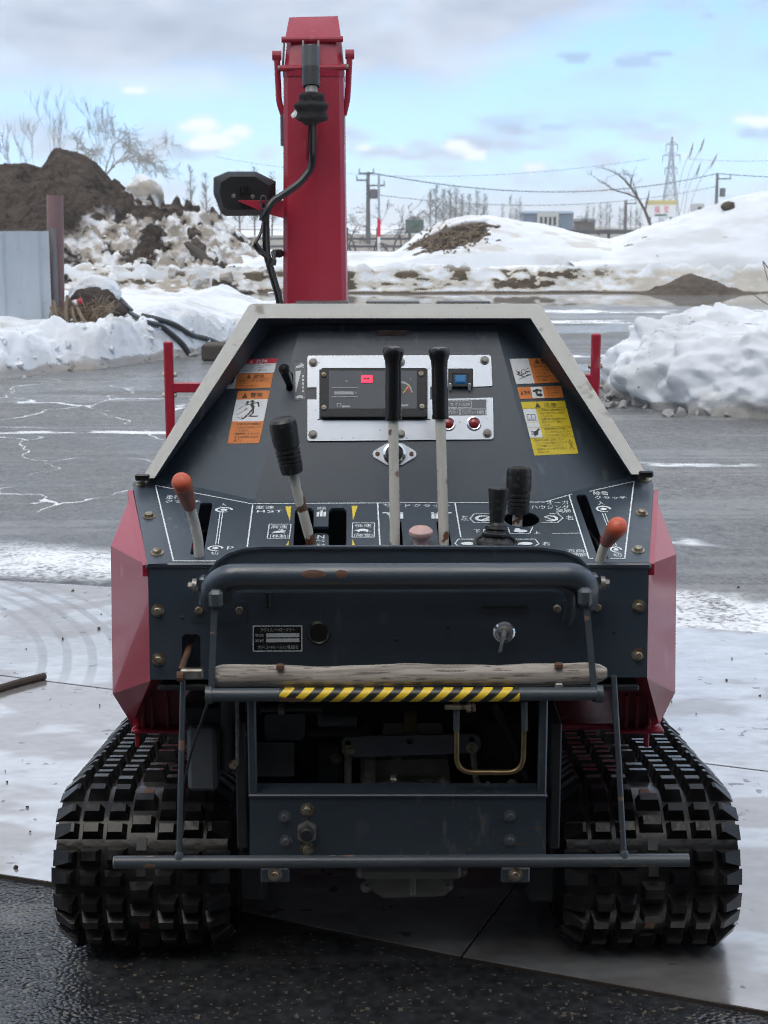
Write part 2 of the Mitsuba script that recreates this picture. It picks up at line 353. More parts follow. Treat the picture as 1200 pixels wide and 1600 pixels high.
[12531,70,-2,1725,3430,4435,5644,6861,7157,7053,6343,5233,4328,2320,2020,-2,1968,2372,3960,4058,3554],
[12539,70,-2,3445,3552,3955,4654,4950,4843,4340,3841],
[12540,70,-2,1345,1351,6951,6944],
[19978,70,-2,1018,1023,3724,3779,4278,4357,6857,6852,4351,4324,7323,7318],
[19979,70,-2,1170,1175,7375,7370,4369,4458,6050,6943,6538,5447,4452,4315,3815,3770],
[20013,70,-2,1333,1367,3868,3880,4480,4568,7067,7034,6434,6438,4438,4415,3815,3838,2038,1833,-1,4444,6444,6462,4462,-1,1962,1944,3844,3862],
[20154,70,-2,1019,1021,1825,2633,3140,3760,3880,4480,4658,5339,6229,7420,7117,6817,5329,4642,4253,3843,3028,1516],
[20250,70,-2,1055,2866,4280,4778,4674,5467,7357,7152,6058,5857,5853,2553,2457,1451,-1,4271,2958,5759,-2,1339,1344,7144,7139,4039,2724,5525,5628,5033,5437,6427,7018,6515,6121,5721,1817,1622,2732,3239],
[20301,70,-2,2923,5424,6158,6757,5924,7323,7318,2918,-2,3267,5068,4779,5281,5572,5569,5269,5268,7167,7163,3363,-2,4227,3857,4258,4735,4728,-2,952,1863,2679,3179,3073,2463,2415,1915,1953,1853,1247],
[20302,70,-2,3018,3324,3372,5075,6780,7075,5871,5861,5953,7352,7348,5947,6135,6424,6722,6923,7032,7429,7218,6815,6317,6021,5633,5448,3847,3823,4724,4820,3415,3215,-1,3853,5353,5271,3868,-2,4828,4931,5229,5718,5717,5317,-2,849,2169,2580,3078,2363,2315,1815,1852,1651,1245],
[20307,70,-2,2530,3744,4358,4361,2861,2866,4766,4880,5280,5366,7366,7361,5760,6443,7432,7127,6336,5354,5334,6432,6428,5328,5215,4815,4728,3628,3533,2927,-1,3634,4734,4754,4654,-2,951,1764,2480,2879,2773,2364,2215,1815,1752,1652,1247],
[20316,70,-2,2852,3764,4379,4878,4568,7468,7463,5263,5353,7253,7248,5348,5338,7337,7333,5332,5215,4715,4763,4263,3349,3149,-2,951,2167,2679,3278,2463,2415,1915,1953,1853,1247],
[20351,70,-2,851,1864,2680,3179,3073,4873,4880,5380,5573,7472,7468,5467,5560,7260,7241,5441,5232,4928,6222,7420,7418,7215,6815,5518,4623,4220,3215,2915,2718,3623,4026,3433,3238,3639,4431,4840,4841,3141,3160,4860,4867,2968,2872,2465,2314,1815,1854,1754,1248,-1,5446,6645,6756,5456,-1,3746,4845,4856,3656],
[20572,70,-2,951,1864,2479,2979,2973,2362,2215,1815,1751,1651,1247,-2,2973,4873,4779,5280,5573,7373,7369,2969,-2,2847,7347,7336,6836,6843,3443,3437,6737,6733,5333,5318,5216,3915,3820,4719,4820,4833,3433,3436,2836,-2,3465,6766,6752,3452,-1,3956,6256,6261,4062],
[20633,70,-2,950,1765,2380,2879,2671,2364,2345,2948,3655,3556,2756,2761,3961,3967,2968,2972,3973,4080,4579,4573,5673,5780,6280,6273,7172,7168,6267,6261,7261,7256,4356,4051,7050,6917,6715,6015,5919,6420,6426,5426,5317,4817,4826,3826,3715,3315,3243,2641,2344,2215,1815,1751,1551,1246,-1,5331,6430,6435,5436,-1,5446,5440,6440,6446,-1,4561,5661,5767,4567,-1,3831,4830,4835,3836,-1,3846,3840,4840,4846],
[20837,70,-2,1019,1021,1623,2532,3550,3863,2873,3078,3277,4366,6134,7024,7422,7216,6619,5433,4353,3740,2928,1516],
[20840,70,-2,853,2664,4181,4679,4576,5566,7553,7249,6453,6349,4449,4438,6338,6333,4433,4422,7222,7217,1217,1222,3922,3933,2133,2138,3938,3949,2049,1953,1249,-1,4272,2454,6155],
[20999,70,-2,3215,2920,3423,4131,4439,4751,4769,3669,3674,7274,7239,6819,6416,5316,5120,5122,6121,6323,6748,6769,5369,5248,4732,4324,3617,-2,953,958,1760,1877,2277,2362,3763,3759,2356,2335,3740,3735,1726,1531,1733,1754],
[21069,70,-2,1064,1069,2769,2278,2279,2480,2878,3469,5069,5780,6080,6279,6278,5869,7368,7364,-2,5319,6321,6359,6859,6818,6315,5415,-2,4957,5457,5428,4928,-2,1557,4157,4121,3917,2815,2718,2720,3520,3531,2131,2016,1515,-1,2036,3535,3541,2042,-1,2153,2046,3546,3553],
[21205,70,-2,964,968,2569,2572,1272,1176,4179,4375,3073,3069,4568,4563,5263,5379,5779,5864,7263,7232,6918,6515,5515,5418,5420,6320,6627,6758,5858,5332,4822,4215,3818,3821,1018,1022,2525,2530,1230,1234,2534,2537,2438,1238,1259,2559,2564,-1,3024,4025,4527,5143,5158,4358,4338,3038,3034,4334,4330,3030,-1,4359,4464,3064,3059,-1,3148,3042,3842,3847,-1,3156,3051,3851,3856,-1,1642,2542,2547,1647,-1,1655,1651,2551,2456],
[21361,70,-2,3152,6352,6234,5831,4731,4634,5535,5637,5747,3646,3624,3821,6521,6825,6831,7131,7330,7219,6716,3417,3121,-2,918,1630,1841,1856,1353,957,1965,2880,3479,3476,5276,5474,5573,5063,7263,7258,2458,2338,2128,1315,-1,2564,4363,4770,3071],
[21462,70,-2,1025,930,1531,1571,1072,1077,4277,4273,7272,6853,6135,6329,7420,7216,6916,6321,5828,4415,4118,4120,5129,5435,4948,4667,4268,4172,3771,3735,4235,4331,3729,3715,3215,3128,-1,5163,5449,5842,6354,6667,5167,-1,2063,3163,3271,2072,-1,2032,3234,3142,2042,-1,3257,2057,2048,3148],
[21491,70,-2,933,2245,2959,2962,1162,1167,3167,3580,4179,3967,7267,7262,3662,3049,3048,6747,6715,6215,6119,3119,3115,2515,2540,1329,-1,3125,6124,6242,3142],
[21495,70,-2,1147,1152,7252,7247,3146,3039,6339,6122,5717,5315,4015,3821,5220,5523,5734,2134,2546,-2,1977,6377,6458,1958,-1,2564,5863,5872,2572],
[21512,70,-2,1053,1156,1658,3167,4380,4778,4674,5467,6559,7456,7150,6056,5952,2452,2455,1350,-1,4270,2857,5857,-2,2043,6443,6416,5815,5819,2619,2615,2015,-1,2638,2624,5825,5838],
[21517,70,-2,1039,1141,2544,3549,2658,2861,3161,4153,5766,5668,3268,2058,1457,1261,2669,3480,4179,3873,6373,6672,6163,5153,4146,6645,6615,6115,6018,3118,3015,2415,2438,1335,-1,3140,3023,6124,6140],
[21521,70,-2,1367,3268,3880,4379,4068,7067,7018,6515,5315,5219,5321,6320,6521,6562,2062,1915,1315,-2,2853,5653,5630,3330,3225,2825,-1,3348,3335,5135,5148],
[21578,70,-2,1149,1154,4055,3965,2465,1756,1258,1968,2379,2978,2770,4070,4080,4680,4670,6770,6765,4665,4654,7254,7249,-2,1942,6442,6414,5914,5918,2618,2514,2014,-1,2637,2523,5924,5937],
[22238,70,-2,1277,7177,7115,6515,6419,1819,1715,1315,-1,1825,6524,6571,1871,-2,2861,5561,5535,2835,-1,3241,5040,5056,3356],
[22411,70,-2,1018,1022,3923,3932,1832,1837,3937,3942,3443,3457,2557,2248,1642,1342,1144,1749,1955,1957,1258,1262,2063,2072,1373,1377,4577,4573,3972,3963,4762,4758,3957,3944,4544,4537,6637,6632,4532,4523,7322,7318,-1,2563,3463,3472,2572,-2,5446,6447,6480,6980,6945,6442,5642,-2,5176,5676,5653,5153],
[22580,70,-2,1029,1034,1838,1860,1060,1065,1865,1980,2380,2365,3165,3160,2360,2441,3143,3338,3743,3846,3046,3051,7451,7346,4546,4343,4342,7242,7020,6817,6515,5715,5619,6420,6731,6637,6136,5523,4815,4615,4318,5226,5637,5037,4225,3318,3022,4130,4537,3937,3029,2632,3136,3037,1228,-2,3778,6978,6955,3755,-1,4260,6459,6464,4264,-1,4269,6468,6474,4274],
[22793,70,-2,1018,1120,3023,3526,2734,1628,1232,2438,3347,3148,3169,1269,1274,3974,3880,4081,4281,4674,7274,7269,5369,5248,4748,4769,3769,3748,3947,3743,6242,6240,5834,4825,6022,7320,7115,5418,4322,1715,1315,-1,3237,3831,4229,4933,5338,-2,5562,5965,7252,6749,6156,-2,1351,2365,2764,2558,1748],
[22806,70,-2,4980,5580,5559,6057,7443,7442,6939,6247,5552,5515,4915,-2,948,1864,2380,2879,2669,4368,4050,3436,2624,1516,1019,1021,2129,2939,1849,2252,2947,3246,3764,2464,1546,1345],
[22987,70,-2,3553,4568,5080,5280,5679,5678,4456,6458,6361,5868,6370,7060,7450,7148,6852,3750,-2,3915,3944,7044,7015,6515,6418,4517,4415,-1,4423,6523,6539,4439,-2,1315,1020,1724,2232,1241,1660,1061,1066,1767,1980,2380,2478,2266,3465,3249,2834,3527,3525,3222,2528,1516,-1,1743,2439,2750,2861,2161],
[23433,70,-2,1248,1252,3153,3663,4262,3853,7252,7248,5947,5438,4932,5030,6922,7019,6716,6516,4427,3119,1615,1320,2924,3829,2136,2138,2647,-1,3447,2939,3138,4434,5143,5247,-2,1372,3872,3679,4280,4572,7072,7058,6558,6467,1967,1858,1358],
[23453,70,-2,1118,1122,3822,3837,2037,2042,3842,3852,1853,1757,1357,1371,4071,3779,4181,4771,7171,7157,6657,6653,4452,4442,6442,6437,5437,5335,6427,6222,7222,7217,-1,1858,6558,6565,1866,-1,4422,6022,5033,5237,4436],
[23455,70,-2,1515,1120,2625,3129,3333,1133,1138,3738,3841,3845,1945,1949,3849,3856,1856,1860,3860,3866,4466,4560,6661,6568,1868,1860,1359,1373,3973,3879,4280,4673,7272,7260,6659,6656,4455,4449,6549,6545,4545,4342,4438,7238,7233,4833,5426,6920,7320,7115,6416,5321,4133,3223,2619],
[24038,70,-2,922,924,1936,2859,2862,1263,1267,3068,3380,3879,3668,7267,7263,3562,3149,7048,7043,5143,5123,5222,7322,7317,2317,2322,4622,4543,2944,2231,1521,1219],
[24120,70,-2,1353,1369,2369,1877,2279,2479,2873,2869,3969,3980,4580,4569,5569,5472,5979,6279,6578,6577,6071,6069,7169,7153,6653,6564,1864,1753,-2,1838,4039,4044,2344,2359,6159,6145,4544,4539,6738,6720,6018,5318,5222,6224,6233,4533,4515,4015,4033,2333,2218,1818,-1,2849,5548,5555,2955],
[24335,70,-2,1162,1167,4667,4780,5280,5367,6567,6668,5776,5979,6278,7072,6767,7367,7362,5362,5445,5927,6421,6822,6932,7133,7431,7218,6915,6315,5523,4940,4662,-2,1318,1122,2626,2646,1346,1351,4451,4446,3146,3127,4630,4524,1618],
[24460,70,-2,1342,947,1956,2566,3064,2454,2314,1914,1946,-2,3164,3668,4780,5278,5277,4166,5266,6173,6671,4254,6154,6256,5859,6162,6262,6955,7348,7145,6845,6550,5350,4949,4744,6742,6435,5626,6522,7320,7418,7215,6218,5223,3616,2816,2719,4123,4627,4035,3634,3230,2833,3640,4348,4149,3148,3052,4158,4461,3361,-1,4338,5030,5230,5939,-2,1066,1873,2380,2878,2270,1362],
[24517,70,-2,5853,6156,6554,7437,7333,6932,6641,-2,1319,924,1928,2835,2863,3363,3341,3540,5056,6276,6774,6568,5757,3332,3325,3521,5421,5725,5733,6232,6223,5817,3316,2820,2828,-2,2876,3280,4769,4966,4663,-2,937,1446,1758,2257,1944,1534,1034],
[24656,70,-2,1051,2154,2170,1171,1176,3676,3671,2671,2656,3657,3753,4059,4077,6477,6448,6947,7054,7254,7452,7446,7143,6143,5945,5955,5453,4663,4249,3342,3241,3046,3651,3652,1245,1047,-1,4664,5066,5957,5972,4572,-2,3241,3421,5221,5423,5630,6027,5819,5416,2917,2721,2741,-2,5837,6339,7325,7321,6920,-2,3840,3942,4243,4936,5131,4729,-2,1020,1530,1737,2237,1518],
[24847,70,-2,1259,1263,2764,2671,1571,1575,3975,3880,4181,4381,4675,6875,6871,5871,5664,7263,7259,-1,3171,3463,5063,5270,5271,-2,6718,5931,6232,6827,7220,-2,2055,6455,6435,4135,4133,4928,4725,4525,3731,3635,2035,-1,2539,5838,5843,2643,-1,2547,5847,5851,2652,-2,2818,2831,3231,3321,3420,5120,5327,5726,5718,5416,3116,-2,1119,1932,2330,2123,1617],
[25163,70,-2,1038,1043,3944,3955,1555,1560,3960,3971,1669,1574,4376,6180,6677,6675,6374,4572,4460,6960,6955,4555,4444,7343,7338,4538,4418,4216,2615,2418,2420,3921,3938],
[25201,70,-2,1038,1043,1946,1960,1061,1066,1966,1980,2580,2566,3266,3261,2560,2548,3248,3243,2541,2419,2618,3432,3956,4070,3271,3276,6376,5857,7156,7153,6740,6029,7418,7215,6915,5624,4717,4215,3919,4723,5229,4344,3828,3015,2518,1915,1315,1120,1920,1939,-1,4553,5239,5534,5734,6244,6451,5152,5671,4571],
[25955,70,-2,954,1059,1760,1767,1168,1172,1772,1879,2279,2372,3172,3279,3779,3772,4372,4368,3767,3760,4359,4456,4760,5079,5679,5467,7467,7462,6961,6747,6235,6330,7022,7420,7418,7115,6816,5828,4415,4018,3715,2815,2819,3419,3526,2027,1915,1415,1449,4149,4354,-1,5261,5450,5742,5941,6252,6361,-1,4148,4021,4120,5330,5534,5051,4850,4544,-1,1931,3531,3535,2036,-1,3544,2045,1940,3540,-1,2260,3159,3267,2367],
[25972,70,-2,1045,1147,1851,2255,1356,1367,2468,2472,1172,1176,2476,2480,2980,3076,4276,4272,2971,3068,4167,4162,4769,5180,5679,5572,7372,7368,6867,6763,6254,6749,7447,7243,6445,5950,4443,4247,4949,5454,4962,4558,4161,4156,3356,3453,4150,3947,3052,2943,2443,2450,1443,-1,5267,5659,5958,6367,-1,3064,2959,3659,3664,-1,1760,2459,2464,1764,-2,1017,1021,2222,2233,2733,2721,3821,3922,3937,1437,1441,6941,6937,4437,4532,6432,6428,4527,4421,7321,7317],
[26041,70,-2,1018,2330,2740,3052,3062,1263,1267,4168,4172,3878,4080,4380,4772,4769,4569,4568,7267,7263,3762,3661,3651,6551,6327,6119,5716,4216,4021,5622,5937,5946,3446,3236,2725,1515],
[26045,70,-2,3657,4269,4680,5179,4970,7370,7365,4665,4259,4757,4849,5452,5462,5962,6055,6858,7157,7033,6731,6231,6135,6636,6650,6351,5949,5827,5427,5446,4843,4821,4920,6720,6922,6927,7227,7427,7217,6715,5115,4318,4240,3839,3742,3844,4246,4256,3954,-2,918,1533,1856,1763,1063,1068,2368,2079,2580,2868,3768,3763,2363,2354,3554,3531,3318,2715,2215,2018,2020,2720,2923,2949,2249,2136,1723,1315],
[26126,70,-2,2918,3625,4138,4277,7277,7118,6715,5715,5518,5520,6721,6638,4637,4430,3718,3415,3215,-1,4743,6643,6755,4755,-1,6660,6672,4771,4760,-2,1276,3576,3533,1833,1727,1327,-1,1839,3039,3052,1852,-1,3070,1871,1858,3058],
[26178,70,-2,3345,6046,6053,3353,3358,5159,5167,3767,3672,5172,5180,5680,5672,7272,7167,5666,5658,7458,7453,6553,6545,7345,7340,6540,6518,6316,5115,4919,6020,6040,3340,-2,3834,3937,4237,5029,5125,4623,4428,-2,1276,3276,3229,1729,1723,1223,-1,1771,1755,2655,2771,-1,2749,1750,1734,2734],
[26360,70,-2,1140,1144,3845,3848,1548,1552,3852,3856,1856,1859,3859,3863,1163,1167,3868,3872,1872,1875,3875,3880,4480,4575,6475,6468,7267,7263,6463,6456,4455,4552,6852,6848,4548,4444,7244,7240,-1,4460,5959,5963,4563,-1,4572,4568,5968,5972,-2,1915,1937,6537,6515,5915,5917,2617,2515,-1,2521,5921,5924,2625,-1,2529,5928,5933,2633],
[26666,70,-2,1130,936,1647,2061,1062,1066,2167,2180,2680,2667,3567,3562,2661,2659,3447,3549,5250,5162,4462,3952,3453,3965,4277,4776,4567,5267,5280,5780,5767,7167,7162,5761,5750,7349,7344,6144,6732,7523,7219,6427,5739,5715,5215,5138,4225,3418,3223,4131,4844,3444,3142,2750,2649,2615,2115,2147,1946,1331],
[26908,70,-2,932,1957,1960,1060,1065,2065,2080,2580,2565,3665,4674,5080,5580,6668,7563,7259,6762,6759,5559,5553,7152,7134,5833,6523,7419,7215,6120,5430,4419,3615,3216,3119,4224,4831,4834,3534,3552,5053,5059,3959,3961,3458,3360,2560,2555,3245,3342,3038,2746,2546,2515,2015,2044,1844,1229,-1,5539,6638,6648,5548,-1,5374,4363,6364,-1,4039,5039,5048,4048],
[26989,70,-2,920,2124,3331,1132,1136,3836,3937,3942,1842,1846,3946,3951,1451,1455,2956,2663,1263,1267,2268,1878,2279,2377,2868,3268,3380,3780,3868,4668,4680,5180,5168,5768,6279,6778,6777,6268,7267,7263,5963,5456,7055,7051,4450,4546,6646,6742,4542,4436,7236,7232,5131,6224,7421,7217,6916,5721,4529,4415,3915,3929,3123,1316,-1,3262,3655,4855,5261,5163],
[27231,70,-2,835,1759,1662,1062,1067,1767,1880,2280,2367,2867,2965,3268,3777,4177,3565,4066,4270,4669,4668,3754,4153,4158,4459,4748,4448,4350,3048,2952,3761,2361,2356,2845,2643,2446,2346,2215,1815,1744,1644,1231,-2,5043,4780,5180,5444,6344,5848,5950,5649,5551,5554,6162,5562,5466,5769,6178,6478,6576,6067,6467,6772,7071,6661,6961,7250,6949,6652,6350,6846,6843,7243,7239,6639,6936,6125,6421,6820,7127,7426,7320,7015,6217,5722,4716,4316,4219,4721,5426,5039,3939,3936,4828,4725,3831,3422,2916,2716,2418,3024,3435,3439,2939,2943,3443,3448,3947,4043,-1,6255,6755,6660,6359,-1,5638,5931,6437,6439],
[27490,70,-2,1018,1023,2024,2064,2564,2524,4224,4280,4780,4856,7056,7051,4851,4824,7323,7318],
[27491,70,-2,1018,1023,2024,2057,2557,2524,4124,4170,1370,1375,7175,7170,4770,4751,6851,6846,4746,4724,7323,7318],
[27880,70,-2,2818,2822,4823,4841,3241,3346,4846,4861,3062,3067,5067,5070,4578,4579,4880,5278,5572,5668,5468,5467,7267,7262,5461,5446,7046,7041,5441,5423,7422,7418,-2,1375,1578,1779,2873,2971,2668,-2,1219,2442,2642,2840,2838,1920,1717,-2,1056,1360,2454,2552,2248],
[28857,70,-2,6028,6031,6432,7318,6816,-2,1858,3859,3880,4480,4573,7172,7068,4467,4558,6558,6536,1836,-1,2341,6041,6053,2453,-2,4917,4530,5031,5517,-2,3216,3130,3630,3716,-2,1017,1321,1932,2430,1515],
[29289,70,-2,3253,4066,4480,4979,4668,7368,7129,6922,6617,5416,5321,6121,6424,6739,6763,6462,6249,5533,4923,4217,3918,3820,4224,5237,6063,5463,4744,3731,3333,3335,4245,4963,4463,3750,-2,1036,1042,2246,2261,1661,1351,1250,952,1376,1875,1766,2266,2380,2780,2866,3466,3461,2860,2847,3647,3643,2841,2715,2315,2239],
[29992,70,-2,918,1426,1736,1875,6975,6921,6716,5315,5118,5120,6320,6337,4536,4515,3915,3937,2237,1822,1516,1314,-1,4542,6342,6353,4553,-1,4559,6358,6370,4570,-1,2242,3942,3953,2353,-1,2259,3958,3970,2370],
[30058,70,-2,942,2549,3255,3156,1156,1160,2660,2268,2271,1671,1575,4777,5979,6379,6677,6675,4472,4560,5260,5872,6272,6269,5860,7260,7256,5155,5949,7443,7138,6440,6415,5915,5918,2617,2515,2015,2040,1238,-1,4554,4542,5943,-1,4422,5922,5927,4527,-1,4432,5932,5938,4538,-1,2443,3943,3954,3854,3349,-1,2522,3922,3927,2527,-1,2532,3932,3938,2538,-1,2770,3163,3160,3961,3972,3072],
[30064,70,-2,1028,1032,2733,2741,1541,1546,2746,2752,1853,1877,6777,6753,5652,5646,6846,6941,5641,5633,7332,7328,5327,6921,7219,7218,6815,4923,4824,5027,3328,3326,3624,3523,1415,1119,2323,3027,-1,4457,6057,6162,4562,-1,4467,6067,6173,4573,-1,3233,5033,5140,3341,-1,3246,5046,5152,3352,-1,2257,3957,3962,2362,-1,2267,3967,3973,2373],
[30330,70,-2,949,951,1654,2260,1568,1870,2664,3271,3272,1573,1677,3777,4076,3565,2755,5655,5658,4868,4378,4780,5172,6079,6278,6476,5467,5963,6871,7269,6259,7452,7450,7247,6947,6252,6150,5350,5339,6939,6934,5334,5322,5420,6520,6728,6828,7227,7018,6715,4916,4818,4734,3634,3023,1614,1319,2123,2728,2934,1334,1339,3039,3050,2350,2152,1347,-1,3540,4739,4750,3550],
[30906,70,-2,840,1553,1867,1870,1070,1075,3375,3370,2370,2155,3254,3351,4157,4766,4668,3968,3961,3561,3573,5073,5280,5680,5779,5673,7272,7261,6861,6768,5468,4858,5658,5364,5866,6258,7257,7153,6052,6046,7146,7142,6041,6034,7134,7130,6030,6023,7322,7318,4618,4515,4015,3948,3645,3346,3224,2024,2018,1518,1539,1136,-1,4523,5523,5530,4530,-1,4535,5534,5541,4542,-1,4546,5546,5552,4552,-1,2149,2030,2729,2749],
[31038,70,-2,3322,5223,5252,3753,3757,5158,5280,5780,5858,7257,7253,5852,5823,7422,7418,3318,-2,840,2252,2862,2863,1063,1068,2469,1877,1979,2280,2872,2669,3368,3567,2750,3642,3639,3337,2743,2643,2615,2115,2142,1236],
[31119,70,-2,1233,839,1948,2761,2762,1162,1167,3267,3564,2750,3443,3643,3646,7246,7216,6815,6618,4118,4115,3615,3640,3238,2644,2515,2015,2041,-1,5623,6623,6730,5630,-1,5635,6634,6741,5642,-1,4123,5123,5130,4130,-1,4135,5134,5141,4142,-2,3577,7277,7272,3672,-2,3967,6967,6951,3951,-1,4456,6455,6463,4563,-2,1678,2179,2572,2569,2168],
[31227,70,-2,3318,3420,4222,5227,5229,4635,5137,5932,6641,6543,5343,3933,3733,3535,3537,4643,5249,5454,3948,3648,3352,4857,4660,4362,4464,4765,5461,6166,6269,4969,3761,3365,4169,5180,5779,5473,6773,6972,6970,6563,5555,6153,5948,7148,7347,7344,6733,5422,3715,3415,-2,932,1953,1955,1055,1060,2161,2171,1270,1174,3179,3375,2672,2661,3460,3455,2655,2653,3442,3138,2745,2645,2615,2115,2143,1943,1329,1128],
[31435,70,-2,1023,4523,5456,5557,5857,6157,6154,5124,7323,7318,1018,-2,1362,1367,4067,3778,3880,4280,4572,4569,4268,4267,7067,7062,-2,2740,2357,2957,3528,2928],
[31680,70,-2,3864,4571,4980,5479,5474,7374,7370,6169,6464,6160,7160,7025,6723,5723,5528,6630,6655,5255,5215,4715,4760,6060,6061,5470,5070,4362,-2,963,1672,1980,2479,2474,4174,4170,3070,3263,2961,4160,4136,1936,1925,3126,3228,2933,3334,4320,4218,3817,3622,3422,1517,1318,1222,1424,1460,2861,2470,2070,1462,-1,2046,2040,3640,3546,-1,3655,2056,1950,3550],
[32622,70,-2,1117,1121,2021,2051,3751,3655,1255,1259,3759,3861,3863,1563,1577,6977,6963,4563,4360,7259,7155,4355,4251,6351,6321,7221,7217,-1,5268,6468,6473,5373,-1,2521,5821,5824,2625,-1,2544,5843,5846,5748,2647,-1,2632,2628,5829,5832,-1,2640,2636,5836,5840,-1,3668,4768,4773,3673,-1,2068,3068,3173,2073],
[34892,70,-2,3451,3456,7356,7351,6350,6321,6116,4715,4518,4520,5721,5751,-2,3776,7276,7271,3771,-2,843,2255,2865,3263,3261,2551,2514,2014,2045,1339,-2,964,2580,3078,2470,1562,1260],
[35299,70,-2,4237,4853,5252,5147,5747,5753,6253,6247,7247,7242,6241,6234,7433,7429,6228,6215,5715,5628,4228,4333,5634,5741,4942,4635,-2,917,1225,1434,1455,1255,958,1566,2080,2479,2473,3573,3772,3363,3962,4157,4761,5271,5172,4373,4377,7277,7264,6956,5856,5759,6660,6772,5772,5564,4956,4553,4056,4020,3716,3016,3019,2518,2432,1831,1722,1315,-1,3045,2936,3536,3545,-1,3058,2949,3549,3558,-1,3531,2931,2920,3520,-1,2269,1963,2763,3069,-1,1945,1936,2536,2545,-1,1950,2549,2558,1958],
[35469,70,-2,6730,6339,6741,7232,7423,7022,-2,3748,4756,5271,5272,3873,3877,7277,7155,6849,5748,5652,6554,6765,6672,5872,5153,4145,-2,4418,4440,4840,4921,6121,6329,6727,6722,6316,4816,-2,4843,5146,5444,5936,5732,5533,-2,3658,4170,4570,4464,4057,-2,1240,3240,3324,3731,3839,4139,4234,3721,3323,3219,1719,1716,1316,-1,1724,2824,2836,1736,-2,964,968,2269,1777,1980,2279,2672,2368,3568,3564,-2,1345,1349,3249,3245,-2,1354,1358,3258,3254],
[35500,70,-2,1240,3340,3321,3520,4229,4537,4542,3843,3866,4666,4078,4580,5168,5066,5866,6380,6978,6466,7066,7043,6242,6221,6922,6929,7427,7319,7116,5916,5718,5642,5142,4829,4523,3715,3515,3219,1719,1716,1316,-1,4348,6548,6561,4461,-1,1724,2824,2836,1736,-2,964,968,2269,1878,2080,2378,2772,2368,3568,3564,-2,1249,3249,3245,1345,-2,1258,3258,3254,1354],
[35501,70,-2,5818,5844,6244,6321,6921,7029,7427,7422,7218,6916,6316,-2,3541,3553,7353,7341,6841,6849,4049,4041,-2,3569,3573,5173,5280,5780,5773,7273,7269,5769,5763,7062,7058,3858,3862,5163,5269,-2,1240,3240,3219,1719,1716,1216,-1,1724,2724,2636,1736,-2,3219,3722,4329,4544,5044,4931,4623,3715,3515,-2,963,967,3367,3363,-2,1258,3158,3154,1254,-2,1245,1249,3149,3145,-2,2169,1779,2180,2671],
[35519,70,-2,1240,3140,3122,3222,3631,3744,3877,7277,7218,7016,6015,5918,5920,6620,6721,6772,4271,4133,3722,3315,2919,1719,1716,1316,-1,1724,2724,2636,1736,-2,4448,4452,5253,5260,4560,4564,5264,5370,5770,5764,6364,6360,5760,5753,6552,6548,-2,4543,6243,6327,5027,4923,4523,-1,4931,5931,5939,4939,-2,964,968,2269,1877,1879,1980,2278,2672,2368,3368,3364,-2,1345,1349,3149,3145,-2,1354,1358,3158,3154],
[35686,70,-2,961,1872,1073,1077,1877,1880,2380,2477,3077,3180,3680,3677,4377,4373,3673,3671,3171,3073,2473,2371,2170,2169,4169,4166,4772,5180,5579,5574,7374,7371,6869,6260,6756,7354,7250,6751,5856,4651,4455,5460,4966,4563,4064,3955,3952,4252,4548,7247,7244,1244,1247,3948,3949,3851,3050,2952,1551,1560,1258,-1,5370,5963,6369,-1,1865,1863,3163,3154,3555,3666,-1,1956,2756,2760,2060,-2,1915,2028,6428,6415,5915,5917,2617,2515,-1,2625,2620,5921,5925,-2,2041,6341,6338,2038,-2,2031,2034,6334,6331],
[36208,70,-2,918,1831,2348,2747,2636,2832,3426,3825,3852,1153,1157,3858,3866,1867,1872,3872,3880,4480,4572,6772,6767,4466,4458,7257,7253,4452,4441,6741,6836,4436,4422,7421,7216,4317,3320,2429,1617,1315],
[36275,70,-2,1018,1830,2347,2847,2736,3427,3925,3952,1853,1877,6777,6753,4552,4542,6842,6837,4537,4522,5121,7421,7216,4317,3321,2430,2123,1415,-1,2471,2458,6158,6072],
[36578,70,-2,3921,4632,5247,5149,4149,4154,7454,7449,5849,4825,6525,6137,6539,7223,7418,7316,6915,6721,4118,-2,4474,7274,7270,4469,-2,928,932,2232,2237,1238,1262,2263,2267,1168,1172,2273,2380,2780,2873,4072,4068,2867,2863,3862,3838,2837,2832,4032,4027,2827,2715,2315,2226,-1,2842,3442,3448,2848,-1,2858,2853,3453,3458,-1,1742,2342,2348,1748,-1,1758,1753,2353,2358],
[36817,70,-2,920,2030,2049,1049,1054,2554,2529,3124,4122,7423,7218,6717,3917,3318,2224,2024,1316,-2,2928,3546,3676,5678,6580,6979,7276,4171,4159,7359,7354,6054,6026,5526,5454,4154,4042,3731,3426,-2,1375,1578,1778,2669,2766,2363,2068],
[36895,70,-2,1018,1222,2028,2050,1050,1055,2555,2528,2925,4121,7322,7217,6116,3717,2919,2423,1922,1416,-2,3127,2831,3635,4443,4445,3245,3262,4863,4768,2968,2973,4773,4880,5380,5473,7273,7268,5368,5463,7062,7045,5744,7033,7230,6828,5439,5324,4824,4739,3528,-1,5350,6449,6458,5458,-1,3750,4749,4758,3758,-2,1274,1677,2568,2665,2263],
[36914,70,-2,1020,1223,1928,1947,1148,1152,2452,2429,3323,4122,7422,7217,3817,2919,2323,1416,-2,2555,3671,3879,4378,4168,5268,4977,5478,5968,7268,7264,5764,5757,6957,6953,5752,5745,6945,6941,5741,5734,7333,7329,3428,3356,3256,2953,-1,3834,5133,5241,3941,-1,3846,5145,5252,3952,-1,3857,5157,5264,3964,-2,1175,1678,2569,2666,2263],
